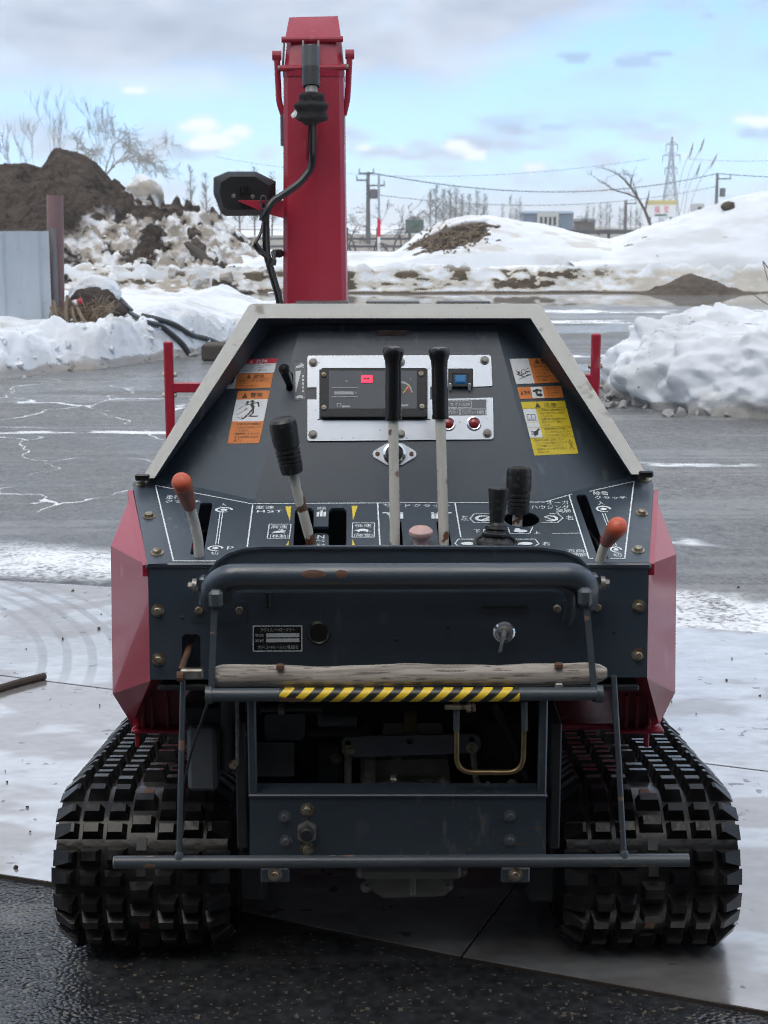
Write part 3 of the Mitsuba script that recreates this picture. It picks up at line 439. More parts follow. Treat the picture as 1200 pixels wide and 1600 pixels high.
[36939,70,-2,1020,1022,1930,1947,1048,1052,2452,2430,3224,3822,7423,7318,6718,3918,2822,2326,1925,1317,-2,2877,7277,7264,5362,5358,6858,6838,5338,5235,7234,7230,5330,5224,4824,4730,2830,2834,4734,4738,3238,3258,4758,4862,2864,-1,4871,5271,5367,6767,6673,3473,3367,4767,-1,5242,6342,6346,5347,-1,5251,6350,6355,5355,-1,3742,4742,4746,3747,-1,3751,4750,4755,3755,-2,1273,1477,1777,2270,2564,2162],
[37096,70,-2,5177,7077,7275,7065,6555,6552,7242,7233,7128,6625,5825,5830,6430,6735,6644,5952,6671,5571,5515,5115,-2,1052,2153,1763,1866,1367,1372,2672,2478,2580,2980,3372,4572,4567,4266,4263,3853,4752,4748,1048,-1,2266,2656,2553,3153,3766,-2,1442,4342,4316,3816,3818,2018,1915,1415,-1,3836,1937,1924,3823],
[38500,70,-2,1277,2978,3276,2558,3050,3143,3345,5145,5153,3953,3957,3356,3160,3964,5380,5779,5676,5874,6963,7561,7256,6758,6753,5653,5645,7345,7340,5640,5618,5416,4315,4218,4220,5120,5040,3140,3136,2833,1932,1837,2537,2740,2648,2056,2570,2472,1772,1715,1216,-1,5472,4158,6659,-2,6034,6437,7030,7422,7020,-2,3022,3731,3936,4435,4228,3519],
[38522,70,-2,1277,3077,3276,2963,2657,3247,3238,3033,2631,2131,1936,2536,2739,2747,2154,2772,1772,1715,1315,-2,3063,4372,4980,5580,6569,7564,7259,6762,6758,5558,5553,7152,7134,5734,6226,7419,7215,6219,5329,4118,3215,3019,4325,4832,4834,3534,3552,5053,5058,3958,3962,3359,-1,5539,6638,6648,5548,-1,5375,4162,6463,-1,3940,4138,5038,5048,3948],
[38634,70,-2,1268,3969,3873,1673,1677,6777,6773,4573,4469,7268,7253,6753,6664,4564,4445,3945,3864,1764,1753,1253,-2,1722,5922,5928,2028,2032,5933,5938,1838,1842,6542,6515,5915,5917,1718,-2,4852,6452,6548,4848,-2,4859,6359,6356,4855,-2,1848,1952,3651,3648,-2,2056,2059,3659,3555],
[39131,70,-2,918,1730,2041,2045,1045,1050,2051,2059,1358,1262,3269,3565,2561,2550,3650,3769,4269,4250,5750,5939,6241,6646,7144,7143,6438,7232,7129,6928,6133,5933,5931,6224,6720,7020,7127,7424,7420,7215,6515,5821,5429,5245,4245,4216,3716,3645,2545,2331,1922,1315,-2,1477,5777,5870,5969,6777,7075,7073,6367,7164,7262,6859,6064,5863,6454,6953,7057,7257,7356,7352,7048,6150,5558,5272,1472],
[39640,70,-2,1168,1172,3973,3879,4080,4379,4573,7272,7268,-2,1346,7046,7018,6615,5815,5718,5719,6520,6442,1942,1815,1315,-2,2264,6264,6250,2250,-1,2755,5654,5760,2760,-2,2737,5637,5623,3222,3219,2719,-1,3233,3227,5227,5133],
]
GL = {}
for row in GLYPHS:
    shapes = []
    for w in row[2:]:
        if w == -2:
            shapes.append([[]])
        elif w == -1:
            shapes[-1].append([])
        else:
            shapes[-1][-1].append((w // 100 - 8 / 1.2, w % 100 - 25 / 1.2))
    shapes = [Polygon(r[0], [h for h in r[1:] if len(h) > 2]) for r in shapes if len(r[0]) > 2]
    GL[chr(row[0])] = (row[1], tri2([g if g.is_valid else g.buffer(0) for g in shapes]))


def text(s, x0, y0, x1, y1, keep=False):
    """The line of text s fitted into the box: (vertices 2-D, faces)."""
    items, x = [], 0.0
    for ch in s:
        if ch == ' ':
            x += 35; continue
        a, (v, f) = GL[ch]
        items.append((v + [x, 8], f)); x += a
    v, f = joinvf(items)
    sx, sy = (x1 - x0) / max(x, 1), (y1 - y0) / 70.0
    if keep:
        sx = min(sx, abs(sy)) * np.sign(sx)
    return v * [sx, sy] + [x0, y0], f


def stroke(pts, w):
    return LineString(pts).buffer(w / 2, cap_style=2, join_style=2)


def ell(x, y, a, b, rot=0):
    return affinity.translate(affinity.rotate(affinity.scale(Point(0, 0).buffer(1, 8), a, b), rot), x, y)


class Quad:
    """A decal: four corners (top left, top right, bottom right, bottom left) on a face, with its own 0..1 coordinates."""
    def __init__(s, pl, c):
        s.pl = pl; s.c = [pl.px(*p) for p in c]

    def map(s, v):
        x, y = v[:, :1], v[:, 1:2]
        tl, tr, br, bl = s.c
        return (1 - x) * (y * tl + (1 - y) * bl) + x * (y * tr + (1 - y) * br)

    def sheet(s, vf, h):
        return s.pl.sheet((s.map(np.asarray(vf[0])), vf[1]), h)

    def slab(s, poly, h0, h1):
        q = Polygon(s.map(np.array(poly.exterior.coords)[:-1]))
        return s.pl.slab(q, h0, h1)

# ------------------------------------------------------------------ materials of the setting
def lot_masks(p):
    x, y = p.x, p.y
    n1 = fbm(x * 0.9, y * 0.9, 3.0, 4)
    n2 = fbm(x * 0.35 + 7, y * 0.9 + 3, 1.0, 4)
    n3 = fbm(x * 6, y * 6, 0.5, 3)
    wx, wy = x + (n1 - .5) * 1.1 + (n3 - .5) * .18, y + (fbm(x * .9 + 31, y * .9, 7.0, 4) - .5) * 1.3 + (fbm(x * 6, y * 6, 8.5, 3) - .5) * .2
    a, b, _ = voronoi(wx * 1.15, wy * 0.75)
    thick = .25 + 1.5 * smoothstep(.35, .75, fbm(x * 2.3 + 4, y * 2.3, 6., 3))
    crack = (1 - smoothstep(0.008 * thick, 0.034 * thick, b - a + (n3 - .5) * .02)) * smoothstep(.30, .42, fbm(x * 1.7, y * 1.7 + 5, 9., 3)) * smoothstep(0.40, 0.52, n2 + 0.10 * (n3 - .5)) * smoothstep(7.0, 7.8, y) * (1 - smoothstep(13.0, 16, y)) * smoothstep(-0.6, -1.0, x + (n1 - .5))
    # slush left in bands where vehicles turned
    def band(y0, w, s=0.0, amp=0.8):
        return (1 - smoothstep(w * .45, w, dr.abs(y - y0 - s * x + (n2 - .5) * amp)))
    slush = band(11.2, .09, 0.02) * smoothstep(.42, .5, n1) * smoothstep(0, -1, x)
    slush = dr.maximum(slush, band(7.35, .10, -.1) * smoothstep(.45, .55, n1) * smoothstep(0, 1, x))
    slush = dr.maximum(slush, band(9.6, .07, .02) * smoothstep(.40, .5, n1) * smoothstep(0, 1, x))
    slush = dr.maximum(slush, band(17.6, .22, 0.03) * smoothstep(.36, .44, n1) * smoothstep(1.2, 2.2, x))
    slush = dr.maximum(slush, band(24.0, .55, .05) * smoothstep(.35, .5, n2) * smoothstep(-1, 0, x))
    slush = dr.maximum(slush, band(27.3, .7, -.03) * smoothstep(.42, .5, n1))
    rim = y + 0.36 * x
    rimw = (1 - smoothstep(0.24, 0.46, dr.abs(rim - 6.25) + (n3 - .5) * 0.42 + (n1 - .5) * .3))
    slush = slush * smoothstep(.30, .55, fbm(x * 5, y * 9, 4., 3))
    slush = dr.maximum(slush, rimw * (1 - smoothstep(6.9, 7.4, y)) * smoothstep(.10, .62, noise(x * 70, y * 70, 3.) * .5 + n3 * .5))
    fringe = smoothstep(33.2, 34.2, y + (n1 - .5) * 1.4)
    return crack, dr.clip(slush, 0, 1), fringe, n1, n2, n3


def lot_color(p, n, uv):
    crack, slush, fringe, n1, n2, n3 = lot_masks(p)
    grit = noise(p.x * 160, p.y * 160)
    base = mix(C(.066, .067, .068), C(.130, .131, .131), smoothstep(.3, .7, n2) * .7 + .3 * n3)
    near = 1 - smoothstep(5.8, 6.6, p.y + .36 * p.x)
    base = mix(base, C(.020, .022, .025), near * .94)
    base = base * (.45 + .75 * noise(p.x * 75, p.y * 75, 2.) + .45 * noise(p.x * 26, p.y * 26, 5.))
    streak = fbm(p.x * .5, p.y * 7, 3., 4)
    base = mix(base, C(.24, .24, .235), smoothstep(.50, .72, streak * .7 + n3 * .3) * .4)
    stone = smoothstep(.80, .86, cell_rand(dr.floor(p.x * 110), dr.floor(p.y * 110)) * .6 + grit * .4)
    base = mix(base, C(.16, .13, .10), near * stone * .8)
    base = mix(base, C(.085, .075, .062), smoothstep(.55, .7, fbm(p.x * .25, p.y * .5, 4., 3)) * smoothstep(11, 20, p.y) * .6)
    w = dr.maximum(crack * .7, slush * (.55 + .45 * n3))
    base = mix(base, C(.76, .78, .80), w)
    far = smoothstep(44.0, 48.0, p.y + 5 * (n2 - .5))
    field = mix(C(.62, .64, .66), C(.16, .135, .10), smoothstep(.50, .60, fbm(p.x * .04, p.y * .012, 2., 4)))
    return mix(base, field, far)


def lot_rough(p, n, uv):
    crack, slush, fringe, n1, n2, n3 = lot_masks(p)
    r = 0.34 + 0.30 * smoothstep(.35, .65, n2) + .1 * (n3 - .5)
    near = 1 - smoothstep(5.8, 6.6, p.y + .36 * p.x)
    r = r * (1 - near) + (.07 + .14 * n3) * near
    pud = smoothstep(27.6, 29.0, p.y + (n2 - .5) * 3 + (n1 - .5)) * (1 - smoothstep(36, 38, p.y))
    pud = dr.maximum(pud, smoothstep(.60, .64, n2) * smoothstep(12, 14, p.y) * (1 - smoothstep(36, 38, p.y)))
    r = r * (1 - pud) + 0.025 * pud
    return dr.select(dr.maximum(crack, slush) > .4, 0.7, r)


def lot_bump(p, n, uv):
    near = 1 - smoothstep(5.8, 6.6, p.y + .36 * p.x)
    pud = smoothstep(27.6, 29.0, p.y)
    a, b, r = voronoi(p.x * 95, p.y * 95)
    return (1 - pud) * ((noise(p.x * 60, p.y * 60) * .0024 + noise(p.x * 24, p.y * 24) * .0030) * (1 - near) + near * ((.6 - a) * .0036 + noise(p.x * 34, p.y * 34) * .0026))


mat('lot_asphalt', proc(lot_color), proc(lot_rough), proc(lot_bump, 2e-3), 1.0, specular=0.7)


def plate_color(p, n, uv):
    a = fbm(p.x * 1.3 + 3, p.y * 1.3, 2.0, 4); b = fbm(p.x * 9, p.y * 22, 4.0, 3); c = fbm(p.x * 40, p.y * 60, 1.0, 2)
    film = mix(C(.56, .57, .58), C(.70, .71, .72), smoothstep(.3, .65, a * .6 + b * .4))
    rad = dr.sqrt(dr.square(p.x + 3.2) + dr.square(p.y - 4.7))
    rut = smoothstep(.55, .85, dr.sin(rad * 74 + 3 * (a - .5)) * .5 + .5) * smoothstep(1.98, 2.06, rad) * (1 - smoothstep(2.36, 2.44, rad)) * smoothstep(4.7, 5.1, p.y)
    rut = dr.maximum(rut, smoothstep(.55, .85, dr.sin(rad * 74) * .5 + .5) * smoothstep(1.42, 1.46, rad) * (1 - smoothstep(1.6, 1.66, rad)) * smoothstep(4.9, 5.3, p.y))
    film = mix(film, C(.36, .37, .38), rut * (.3 + .6 * b))                                     # tyre tracks
    rust = smoothstep(.50, .64, fbm(p.x * 3 + 9, p.y * 5, 6., 4))
    film = mix(film, C(.33, .29, .265), rust * .55)
    grit = smoothstep(.80, .87, noise(p.x * 17 + 3, p.y * 17, 3.)) * smoothstep(.72, .80, noise(p.x * 63, p.y * 63))
    film = mix(film, C(.07, .06, .055), grit * .6)
    return film * (.92 + .16 * c)


def plate_wet(p):
    a = fbm(p.x * 1.1 + 13, p.y * 1.6, 5.0, 4)
    return smoothstep(.46, .56, a)


def plate_rough(p, n, uv):
    w = plate_wet(p)
    return (0.20 + .18 * fbm(p.x * 7, p.y * 14, 1., 3)) * (1 - w) + .14 * w


def plate_bump(p, n, uv):
    w = plate_wet(p)
    return (1 - .8 * w) * (fbm(p.x * 14, p.y * 30, 2.0, 3) * .0014 + noise(p.x * 90, p.y * 90) * .0003)


mat('steel_plate', proc(plate_color), proc(plate_rough), proc(plate_bump, 2e-3), 1.0, metallic=.75, specular=.6)
mat('plate_edge', (.035, .028, .024), .6)


def snow_color(p, n, uv):
    a = fbm(p.x * 1.5, p.y * 1.5, p.z * 3, 4); g = noise(p.x * 40, p.y * 40, p.z * 40)
    c = mix(C(.62, .645, .68), C(.53, .545, .56), smoothstep(.40, .7, a))
    dirt = smoothstep(.60, .74, fbm(p.x * 2.2 + 5, p.y * 2.2, p.z * 4 + 2, 4)) * .5
    c = mix(c, C(.40, .37, .32), dirt)
    c = mix(c, C(.16, .135, .11), smoothstep(.52, .66, fbm(p.x * 3.1, p.y * 3.1, p.z * 6 + 4, 4) + .28 * smoothstep(.16, .0, p.z)) * smoothstep(.22, .04, p.z) * .7)
    return mix(c, C(.10, .085, .07), smoothstep(.86, .9, g) * smoothstep(.55, .65, a) * .8)


def snow_bump(p, n, uv):
    return fbm(p.x * 16, p.y * 16, p.z * 16, 4) * .014


mat('snow', proc(snow_color), .75, proc(snow_bump, 4e-3), 1.0, specular=.25)


def bank_color(p, n, uv):
    a = fbm(p.x * .8, p.y * .8, p.z * 1.6, 4); b = fbm(p.x * 2.4 + 9, p.y * 2.4, p.z * 5, 5); g = noise(p.x * 14, p.y * 14, p.z * 14)
    c = mix(C(.62, .645, .675), C(.52, .53, .535), smoothstep(.4, .7, a))
    front = (1 - smoothstep(.42, .62, p.z + .25 * (a - .5))) * (1 - smoothstep(35.2, 36.2, p.y))
    c = mix(c, C(.42, .38, .31), dr.clip(front * smoothstep(.38, .55, b) * .85, 0, 1))
    soil = front * smoothstep(.55, .60, b + .12 * (a - .5)) * smoothstep(6.0, 4.5, p.x)
    soil = dr.maximum(soil, smoothstep(.72, .78, b) * smoothstep(-.1, .1, p.z) * .7)
    soil = dr.maximum(soil, 1 - smoothstep(.02, .07, p.z + .08 * (b - .5)))
    return mix(c, mix(C(.055, .042, .030), C(.11, .085, .06), g), dr.clip(soil, 0, 1))


mat('bank_snow', proc(bank_color), .8, proc(lambda p, n, uv: fbm(p.x * 3, p.y * 3, p.z * 3, 4) * .07, 1e-2), 1.0, specular=.2)


def soil_color(p, n, uv):
    a = fbm(p.x * 1.7, p.y * 1.7, p.z * 1.7, 5); g = noise(p.x * 11, p.y * 11, p.z * 11)
    c = mix(C(.026, .020, .017), C(.080, .062, .050), smoothstep(.3, .7, a * .45 + g * .25 + .3 * noise(p.x * 34, p.y * 34, p.z * 34)))
    t = p.x + 7.7 - (p.z - .7) * .95                                # the ploughed snow lies on the lower right of the heap
    s = smoothstep(.475, .545, fbm(p.x * 1.1 + 3, p.y * 1.1, p.z * 1.5 + 8, 5) + .10 * dr.clip(t * .6, -1.6, .8) + .05 * (g - .5))
    s = s * smoothstep(-.35, .35, t + 1.2 * (a - .5))
    s = dr.maximum(s, smoothstep(.66, .70, a) * .8 * smoothstep(-9.6, -10.6, p.x + p.z * .5))
    return mix(c, mix(C(.68, .68, .68), C(.30, .26, .215), smoothstep(.36, .62, fbm(p.x * 3, p.y * 3, p.z * 3, 4))), dr.clip(s, 0, 1))


mat('soil_heap', proc(soil_color), .85, proc(lambda p, n, uv: fbm(p.x * 4, p.y * 4, p.z * 4, 5) * .16, 1e-2), 1.0, specular=.15)
mat('dark_soil', proc(lambda p, n, uv: mix(C(.045, .034, .026), C(.10, .078, .058), noise(p.x * 9, p.y * 9, p.z * 9))), .85, proc(lambda p, n, uv: fbm(p.x * 8, p.y * 8, p.z * 8, 4) * .05, 5e-3), 1.0)
mat('dirty_ice', proc(lambda p, n, uv: mix(C(.70, .70, .70), C(.30, .265, .225), smoothstep(.36, .60, fbm(p.x * 2.5, p.y * 2.5, p.z * 2.5, 4)))), .7, proc(lambda p, n, uv: fbm(p.x * 6, p.y * 6, p.z * 6, 3) * .05, 5e-3), 1.0)
mat('galvanised', proc(lambda p, n, uv: mix(C(.33, .37, .41), C(.46, .50, .54), fbm(p.x * 3, p.y * 3, p.z * 1.2, 4))), .5, metallic=.25)
mat('red_oxide', proc(lambda p, n, uv: mix(C(.16, .085, .085), C(.20, .12, .115), fbm(p.x * 9, p.y * 9, p.z * 4, 4))), .45)
mat('bark', proc(lambda p, n, uv: mix(C(.09, .075, .065), C(.16, .14, .12), noise(p.x * 3, p.y * 3, p.z * 6))), .9)
mat('pale_bark', proc(lambda p, n, uv: mix(C(.27, .255, .235), C(.38, .36, .325), noise(p.x * 3, p.y * 3, p.z * 6))), .9)
mat('straw', proc(lambda p, n, uv: mix(C(.10, .072, .048), C(.24, .185, .13), noise(p.x * 14, p.y * 14, p.z * 3))), .85)
mat('brush_dark', (.045, .032, .026), .9)
mat('zinc_lattice', (.33, .36, .38), .5)
mat('pole_concrete', (.16, .16, .16), .8)
mat('wire', (.05, .05, .055), .6)
mat('rail_steel', (.13, .13, .135), .6)
mat('roof_blue', (.16, .215, .28), .5)
mat('wall_pale', (.52, .53, .50), .8)
mat('window_dark', (.04, .05, .06), .15)
mat('shed_green', (.05, .11, .085), .6)
mat('sign_white', (.72, .72, .70), .5)
mat('sign_yellow', (.55, .46, .20), .6)
mat('sign_red', (.62, .03, .07), .5)
mat('black_hose', (.030, .034, .038), .4)
mat('weathered_beam', (.055, .045, .038), .8)
mat('garage_wall', proc(lambda p, n, uv: mix(C(.17, .17, .16), C(.24, .235, .22), fbm(p.x * .7, p.y * .7, p.z * 2, 3))), .8)
mat('garage_dark', (.05, .05, .05), .9)

# ------------------------------------------------------------------ the setting
gx = np.array([-900, -30, -6, 6, 30, 900.0]); gy = np.array([-40, 0, 8, 30, 60, 3000.0])
V = np.array([[x, y, 0] for y in gy for x in gx]); n_ = len(gx)
F_ = [[j * n_ + i, j * n_ + i + 1, (j + 1) * n_ + i + 1, (j + 1) * n_ + i] for j in range(len(gy) - 1) for i in range(n_ - 1)]
m = trimesh.Trimesh(V, np.vstack([np.array(F_)[:, [0, 1, 2]], np.array(F_)[:, [0, 2, 3]]]), process=False)
add('ground', m, 'lot_asphalt', False, 'wet grey asphalt yard with slush lines and puddles', kind='structure')


def grid_mesh(x0, x1, y0, y1, nx, ny, fz, warp=None):
    X, Y = np.meshgrid(np.linspace(x0, x1, nx), np.linspace(y0, y1, ny))
    Z = fz(X, Y)
    P = np.stack([X, Y, Z], -1).reshape(-1, 3)
    if warp is not None:
        P = warp(P)
    i, j = np.meshgrid(np.arange(nx - 1), np.arange(ny - 1))
    a = (j * nx + i).ravel()
    f = np.vstack([np.stack([a, a + 1, a + nx + 1], 1), np.stack([a, a + nx + 1, a + nx], 1)])
    return trimesh.Trimesh(P, f, process=False)


def sst(a, b, x):
    t = np.clip((x - a) / (b - a), 0, 1)
    return t * t * (3 - 2 * t)


def N3(x, y, z=0, s=1.0, o=4, seed=1):
    return meshkit.fbm(np.stack([x * s, y * s, x * 0 + z * s], -1), o, seed) - .5


# long ploughed bank along the far side of the yard, its plateau of snow behind
def bank_z(X, Y):
    foot = 34.2 + 1.0 * N3(X, Y * 0, 0, .35, 4, 3) + .35 * N3(X, X * 0, 0, 1.6, 3, 4)
    t = Y - foot
    h = .52 + .22 * N3(X, Y, 0, .5, 4, 5) + .10 * N3(X, Y, 0, 2.2, 3, 7)
    z = h * sst(-.02, .55, t) + .22 * sst(.6, 5, t) + .22 * N3(X, Y, 0, 1.9, 4, 6) * sst(.0, .3, t) * (1 - sst(.6, 1.6, t)) - .05 * (1 - sst(-.2, 0, t))
    g = np.random.default_rng(9)
    P = np.stack(np.meshgrid(np.arange(-27, 27, .45), np.arange(33, 37.5, .45), indexing='ij'), -1).reshape(-1, 2)
    d, _ = cKDTree(P + g.uniform(-.2, .2, P.shape)).query(np.stack([X.ravel(), Y.ravel()], 1))
    z = z + .30 * (.5 - np.clip(d.reshape(X.shape) / .34, 0, 1.2)) * sst(.05, .3, t) * (1 - sst(.7, 1.5, t))
    return z - .9 * sst(44, 52, Y)


add('snow_bank', grid_mesh(-26, 26, 33.2, 52, 420, 150, bank_z), 'bank_snow', True, 'long dirty snow bank along the far edge of the yard', kind='structure')


# ------------------------------------------------------------------ heaps of snow and soil
def chunky(q, sp, seed):
    """Broken lumps: 0 at the middle of each lump to about 1 in the crease between two; sp is their spacing in metres."""
    g = np.random.default_rng(seed)
    lo, hi = q.min(0) - sp, q.max(0) + sp
    ax = [np.arange(a, b, sp) for a, b in zip(lo, hi)]
    P = np.stack(np.meshgrid(*ax, indexing='ij'), -1).reshape(-1, q.shape[1])
    d, _ = cKDTree(P + g.uniform(-.48, .48, P.shape) * sp).query(q)
    return np.clip(d / (sp * .75), 0, 1.3)


def chunky2(X, Y, sp, seed):
    q = np.stack([np.ravel(X), np.ravel(Y)], 1)
    if len(q) < 1000:
        return 0 * X + .5
    return chunky(q, sp, seed).reshape(np.shape(X))


def px_ridge(pts, Y):
    P = np.array([at(u, v, Y) for u, v in pts])
    return P[:, 0], P[:, 2]


def heap(key, x0, x1, y0, y1, nx, ny, fz, m, **k):
    return add(key, grid_mesh(x0, x1, y0, y1, nx, ny, fz), m, True, **k)


rx, rz = px_ridge([(-330, 330), (-200, 285), (-90, 262), (0, 259), (35, 251), (60, 259), (78, 240), (95, 232), (118, 236), (145, 251), (172, 284), (207, 302), (245, 315), (300, 331), (350, 352), (395, 385), (430, 418), (470, 452)], 40.0)


def soil_z(X, Y):
    r = np.interp(X + .5 * N3(X, Y, 0, .8, 3, 21), rx, rz)
    t = (Y - 34.3 - .8 * N3(X, X * 0, 0, .4, 3, 22)) / 5.7
    prof = np.where(t < 1, sst(-.35, 1.0, t) ** 1.0, 1 - sst(1.0, 2.1, t))
    prof = np.clip((prof - .09) / .91, -.1, 1)
    low = sst(-8, -6, X + (2.0 - r * prof) * .8)
    rough = .12 * N3(X, Y, 0, 5.5, 3, 26) + .30 * N3(X, Y, 0, 1.1, 5, 23) + (.22 + .30 * low) * N3(X, Y, 0, 3.1, 4, 24)
    rough = rough + low * (.34 * (.5 - chunky2(X, Y, .60, 27)) + .20 * (.5 - chunky2(X, Y, .24, 28)))
    return r * prof + rough * np.clip(prof * 3, 0, 1) * np.where(t > 1, .4, 1)


heap('soil_heap', -17.5, -2.3, 33.8, 47, 420, 260, soil_z, 'soil_heap', label='tall heap of dark brown soil with dirty snow down its right side', cat_='soil heap')
# lumps broken out of the ploughed snow, lying on the heap
lumps = []
for k in range(170):
    x = nrg.uniform(-8.6, -2.9); y = nrg.uniform(34.4, 39.2)
    s = .035 + .14 * nrg.random() ** 4
    z = float(soil_z(np.array([x]), np.array([y]))[0])
    if z < .05 or x + 7.3 - (z - .7) * .95 < 0: continue
    b = trimesh.creation.icosphere(1, s)
    v = np.array(b.vertices) * nrg.uniform(.5, 1.6, 3) * (1 + .8 * (nrg.random((len(b.vertices), 1)) - .5))
    lumps.append(trimesh.Trimesh(v + [x, y, z + s * .05], b.faces, process=False))
add('snow_rubble', cat([l for i, l in enumerate(lumps) if i % 3]), 'dirty_ice', False, 'broken lumps of dirty snow strewn over the soil heap', kind='stuff')
add('soil_rubble', cat(lumps[::3]), 'dark_soil', False, 'clods of brown soil strewn over the ploughed snow', kind='stuff')
b = trimesh.creation.icosphere(4, 1.0); v = np.array(b.vertices)
v = v * [.52, .5, .66] * (1 + .5 * N3(v[:, 0], v[:, 1], v[:, 2], 1.6, 4, 31))[:, None]
v[:, 0] += .18 * np.clip(-v[:, 2], 0, 1)
add('ice_block', trimesh.Trimesh(v + at(224, 318, 39.6), b.faces, process=False), 'dirty_ice', True, 'large grey lump of old snow on the crest right of the soil peak', 'snow lump')
b0, b1 = at(292, 385, 36.6), at(342, 425, 35.6)
add('fallen_log', tube([b0, (b0 + b1) / 2 + [0, 0, .03], b1], [.13, .15, .14], 10), 'weathered_beam', 30, 'brown log sticking out of the dirty snow right of the soil peak', 'log')


def mound_z(X, Y):
    xr, zr = MR
    r = np.interp(X, xr, zr)
    t = (Y - 40.0) / np.where(Y < 40, 4.2, 4.0)
    z = .62 + (r - .62) * np.clip(1 - t ** 2, 0, 1) ** 1.15
    return z + .10 * N3(X, Y, 0, .9, 4, 41) + .05 * N3(X, Y, 0, 3, 3, 42) - .35 * sst(.85, 1.0, np.abs(t))


MR = px_ridge([(560, 420), (600, 402), (622, 393), (650, 368), (690, 347), (730, 338), (760, 336), (800, 341), (850, 351), (900, 363), (960, 375), (1020, 388), (1090, 402)], 40.0)


def mound_color(p, n, uv):
    b = fbm(p.x * 1.5 + 9, p.y * 1.5, p.z * 2.2, 5); a = fbm(p.x * .8, p.y * .8, p.z * 1.6, 4)
    c = mix(C(.62, .645, .675), C(.54, .55, .56), smoothstep(.4, .7, a))
    e = dr.square((p.x - 1.60) / 1.15) + dr.square((p.z - 1.22 - (p.x - 1.6) * .16) / .36)
    s = (1 - smoothstep(.80, .95, e + 3.4 * (b - .5) + 1.3 * (fbm(p.x * 5, p.y * 5, p.z * 9, 3) - .5))) * smoothstep(38.9, 38.2, p.y)
    c = mix(c, C(.45, .40, .32), smoothstep(.56, .66, b) * .55)
    return mix(c, mix(C(.022, .016, .012), C(.12, .088, .056), smoothstep(.3, .8, noise(p.x * 11, p.y * 11, p.z * 5))), s)


mat('mound_snow', proc(mound_color), .8, proc(lambda p, n, uv: fbm(p.x * 3, p.y * 3, p.z * 3, 4) * .06, 1e-2), 1.0, specular=.2)
heap('snow_mound', -.9, 9.2, 35.6, 44.2, 260, 170, mound_z, 'mound_snow', label='rounded snow mound with a bare patch of brown grass on its left flank', cat_='snow mound')
tuft = []
for k in range(420):
    u, v = nrg.uniform(640, 762), nrg.uniform(346, 396)
    if ((u - 700) / 62) ** 2 + ((v - 372 + (u - 700) * .14) / 24) ** 2 > 1 + .5 * math.sin(u * .2): continue
    x = at(u, v, 38.0)[0]
    ys = np.linspace(36, 40, 60); zs = mound_z(np.full(60, x), ys)
    vs = np.array([350 + FOC * (1.5 - z) / .983 / (y * .983 + (1.5 - z) * .184) for y, z in zip(ys, zs)])
    i = int(np.argmin(abs(vs - v)))
    q = np.array([x, ys[i], zs[i] - .03])
    d = np.array([nrg.normal(0, .35), -.5 + nrg.normal(0, .2), .35 + nrg.normal(0, .35)]) * nrg.uniform(.08, .2)
    tuft.append(tube([q, q + d * .6, q + d + [0, 0, -.08]], [.03, .02, .006], 4, False))
add('dead_grass', cat(tuft), 'straw', 30, 'matted dead grass showing through the snow mound', kind='stuff')

HR = px_ridge([(880, 398), (930, 384), (960, 372), (1000, 358), (1050, 341), (1100, 325), (1150, 309), (1200, 298), (1270, 291), (1350, 292), (1450, 310), (1600, 372)], 39.0)


def hill_z(X, Y):
    r = np.interp(X, *HR)
    t = (Y - 39.0) / np.where(Y < 39, 4.4, 4.2)
    z = .52 + (r - .52) * np.clip(1 - np.abs(t) ** 1.7, 0, 1)
    return z + .12 * N3(X, Y, 0, .7, 4, 51) + .05 * N3(X, Y, 0, 2.6, 3, 52) - .4 * sst(.88, 1.0, np.abs(t)) - .4 * sst(15.0, 16.0, X)


heap('snow_hill', 4.3, 16.2, 34.7, 43.1, 260, 180, hill_z, 'bank_snow', label='biggest smooth white snow hill at the right edge of the yard', cat_='snow hill')
b = trimesh.creation.icosphere(3, 1.0); v = np.array(b.vertices) * (1 + .5 * N3(*b.vertices.T, 1.4, 3, 3))[:, None] * [.17, .14, .13]
add('soil_clod', trimesh.Trimesh(v + at(1133, 322, 38.2) + [0, -.35, -.02], b.faces, process=False), 'dark_soil', True, 'single brown clod of soil on the slope of the snow hill', 'clod')


def pile_z(X, Y):
    e = ((X - 6.95) / 1.0) ** 2
    z = .44 * np.exp(-((np.abs(X - 6.7) / .62) ** 1.3)) + .09 * np.exp(-((X - 7.35) / .45) ** 2)
    return z * np.clip(1 - ((Y - 34.1) / .95) ** 2, -.1, 1) + .12 * N3(X, Y, 0, 4, 4, 61) * np.clip(z * 8, 0, 1) - .02


heap('soil_pile', 5.2, 9.4, 33.1, 35.0, 130, 60, pile_z, 'dark_soil', label='small pile of brown soil at the foot of the snow hill', cat_='soil pile')


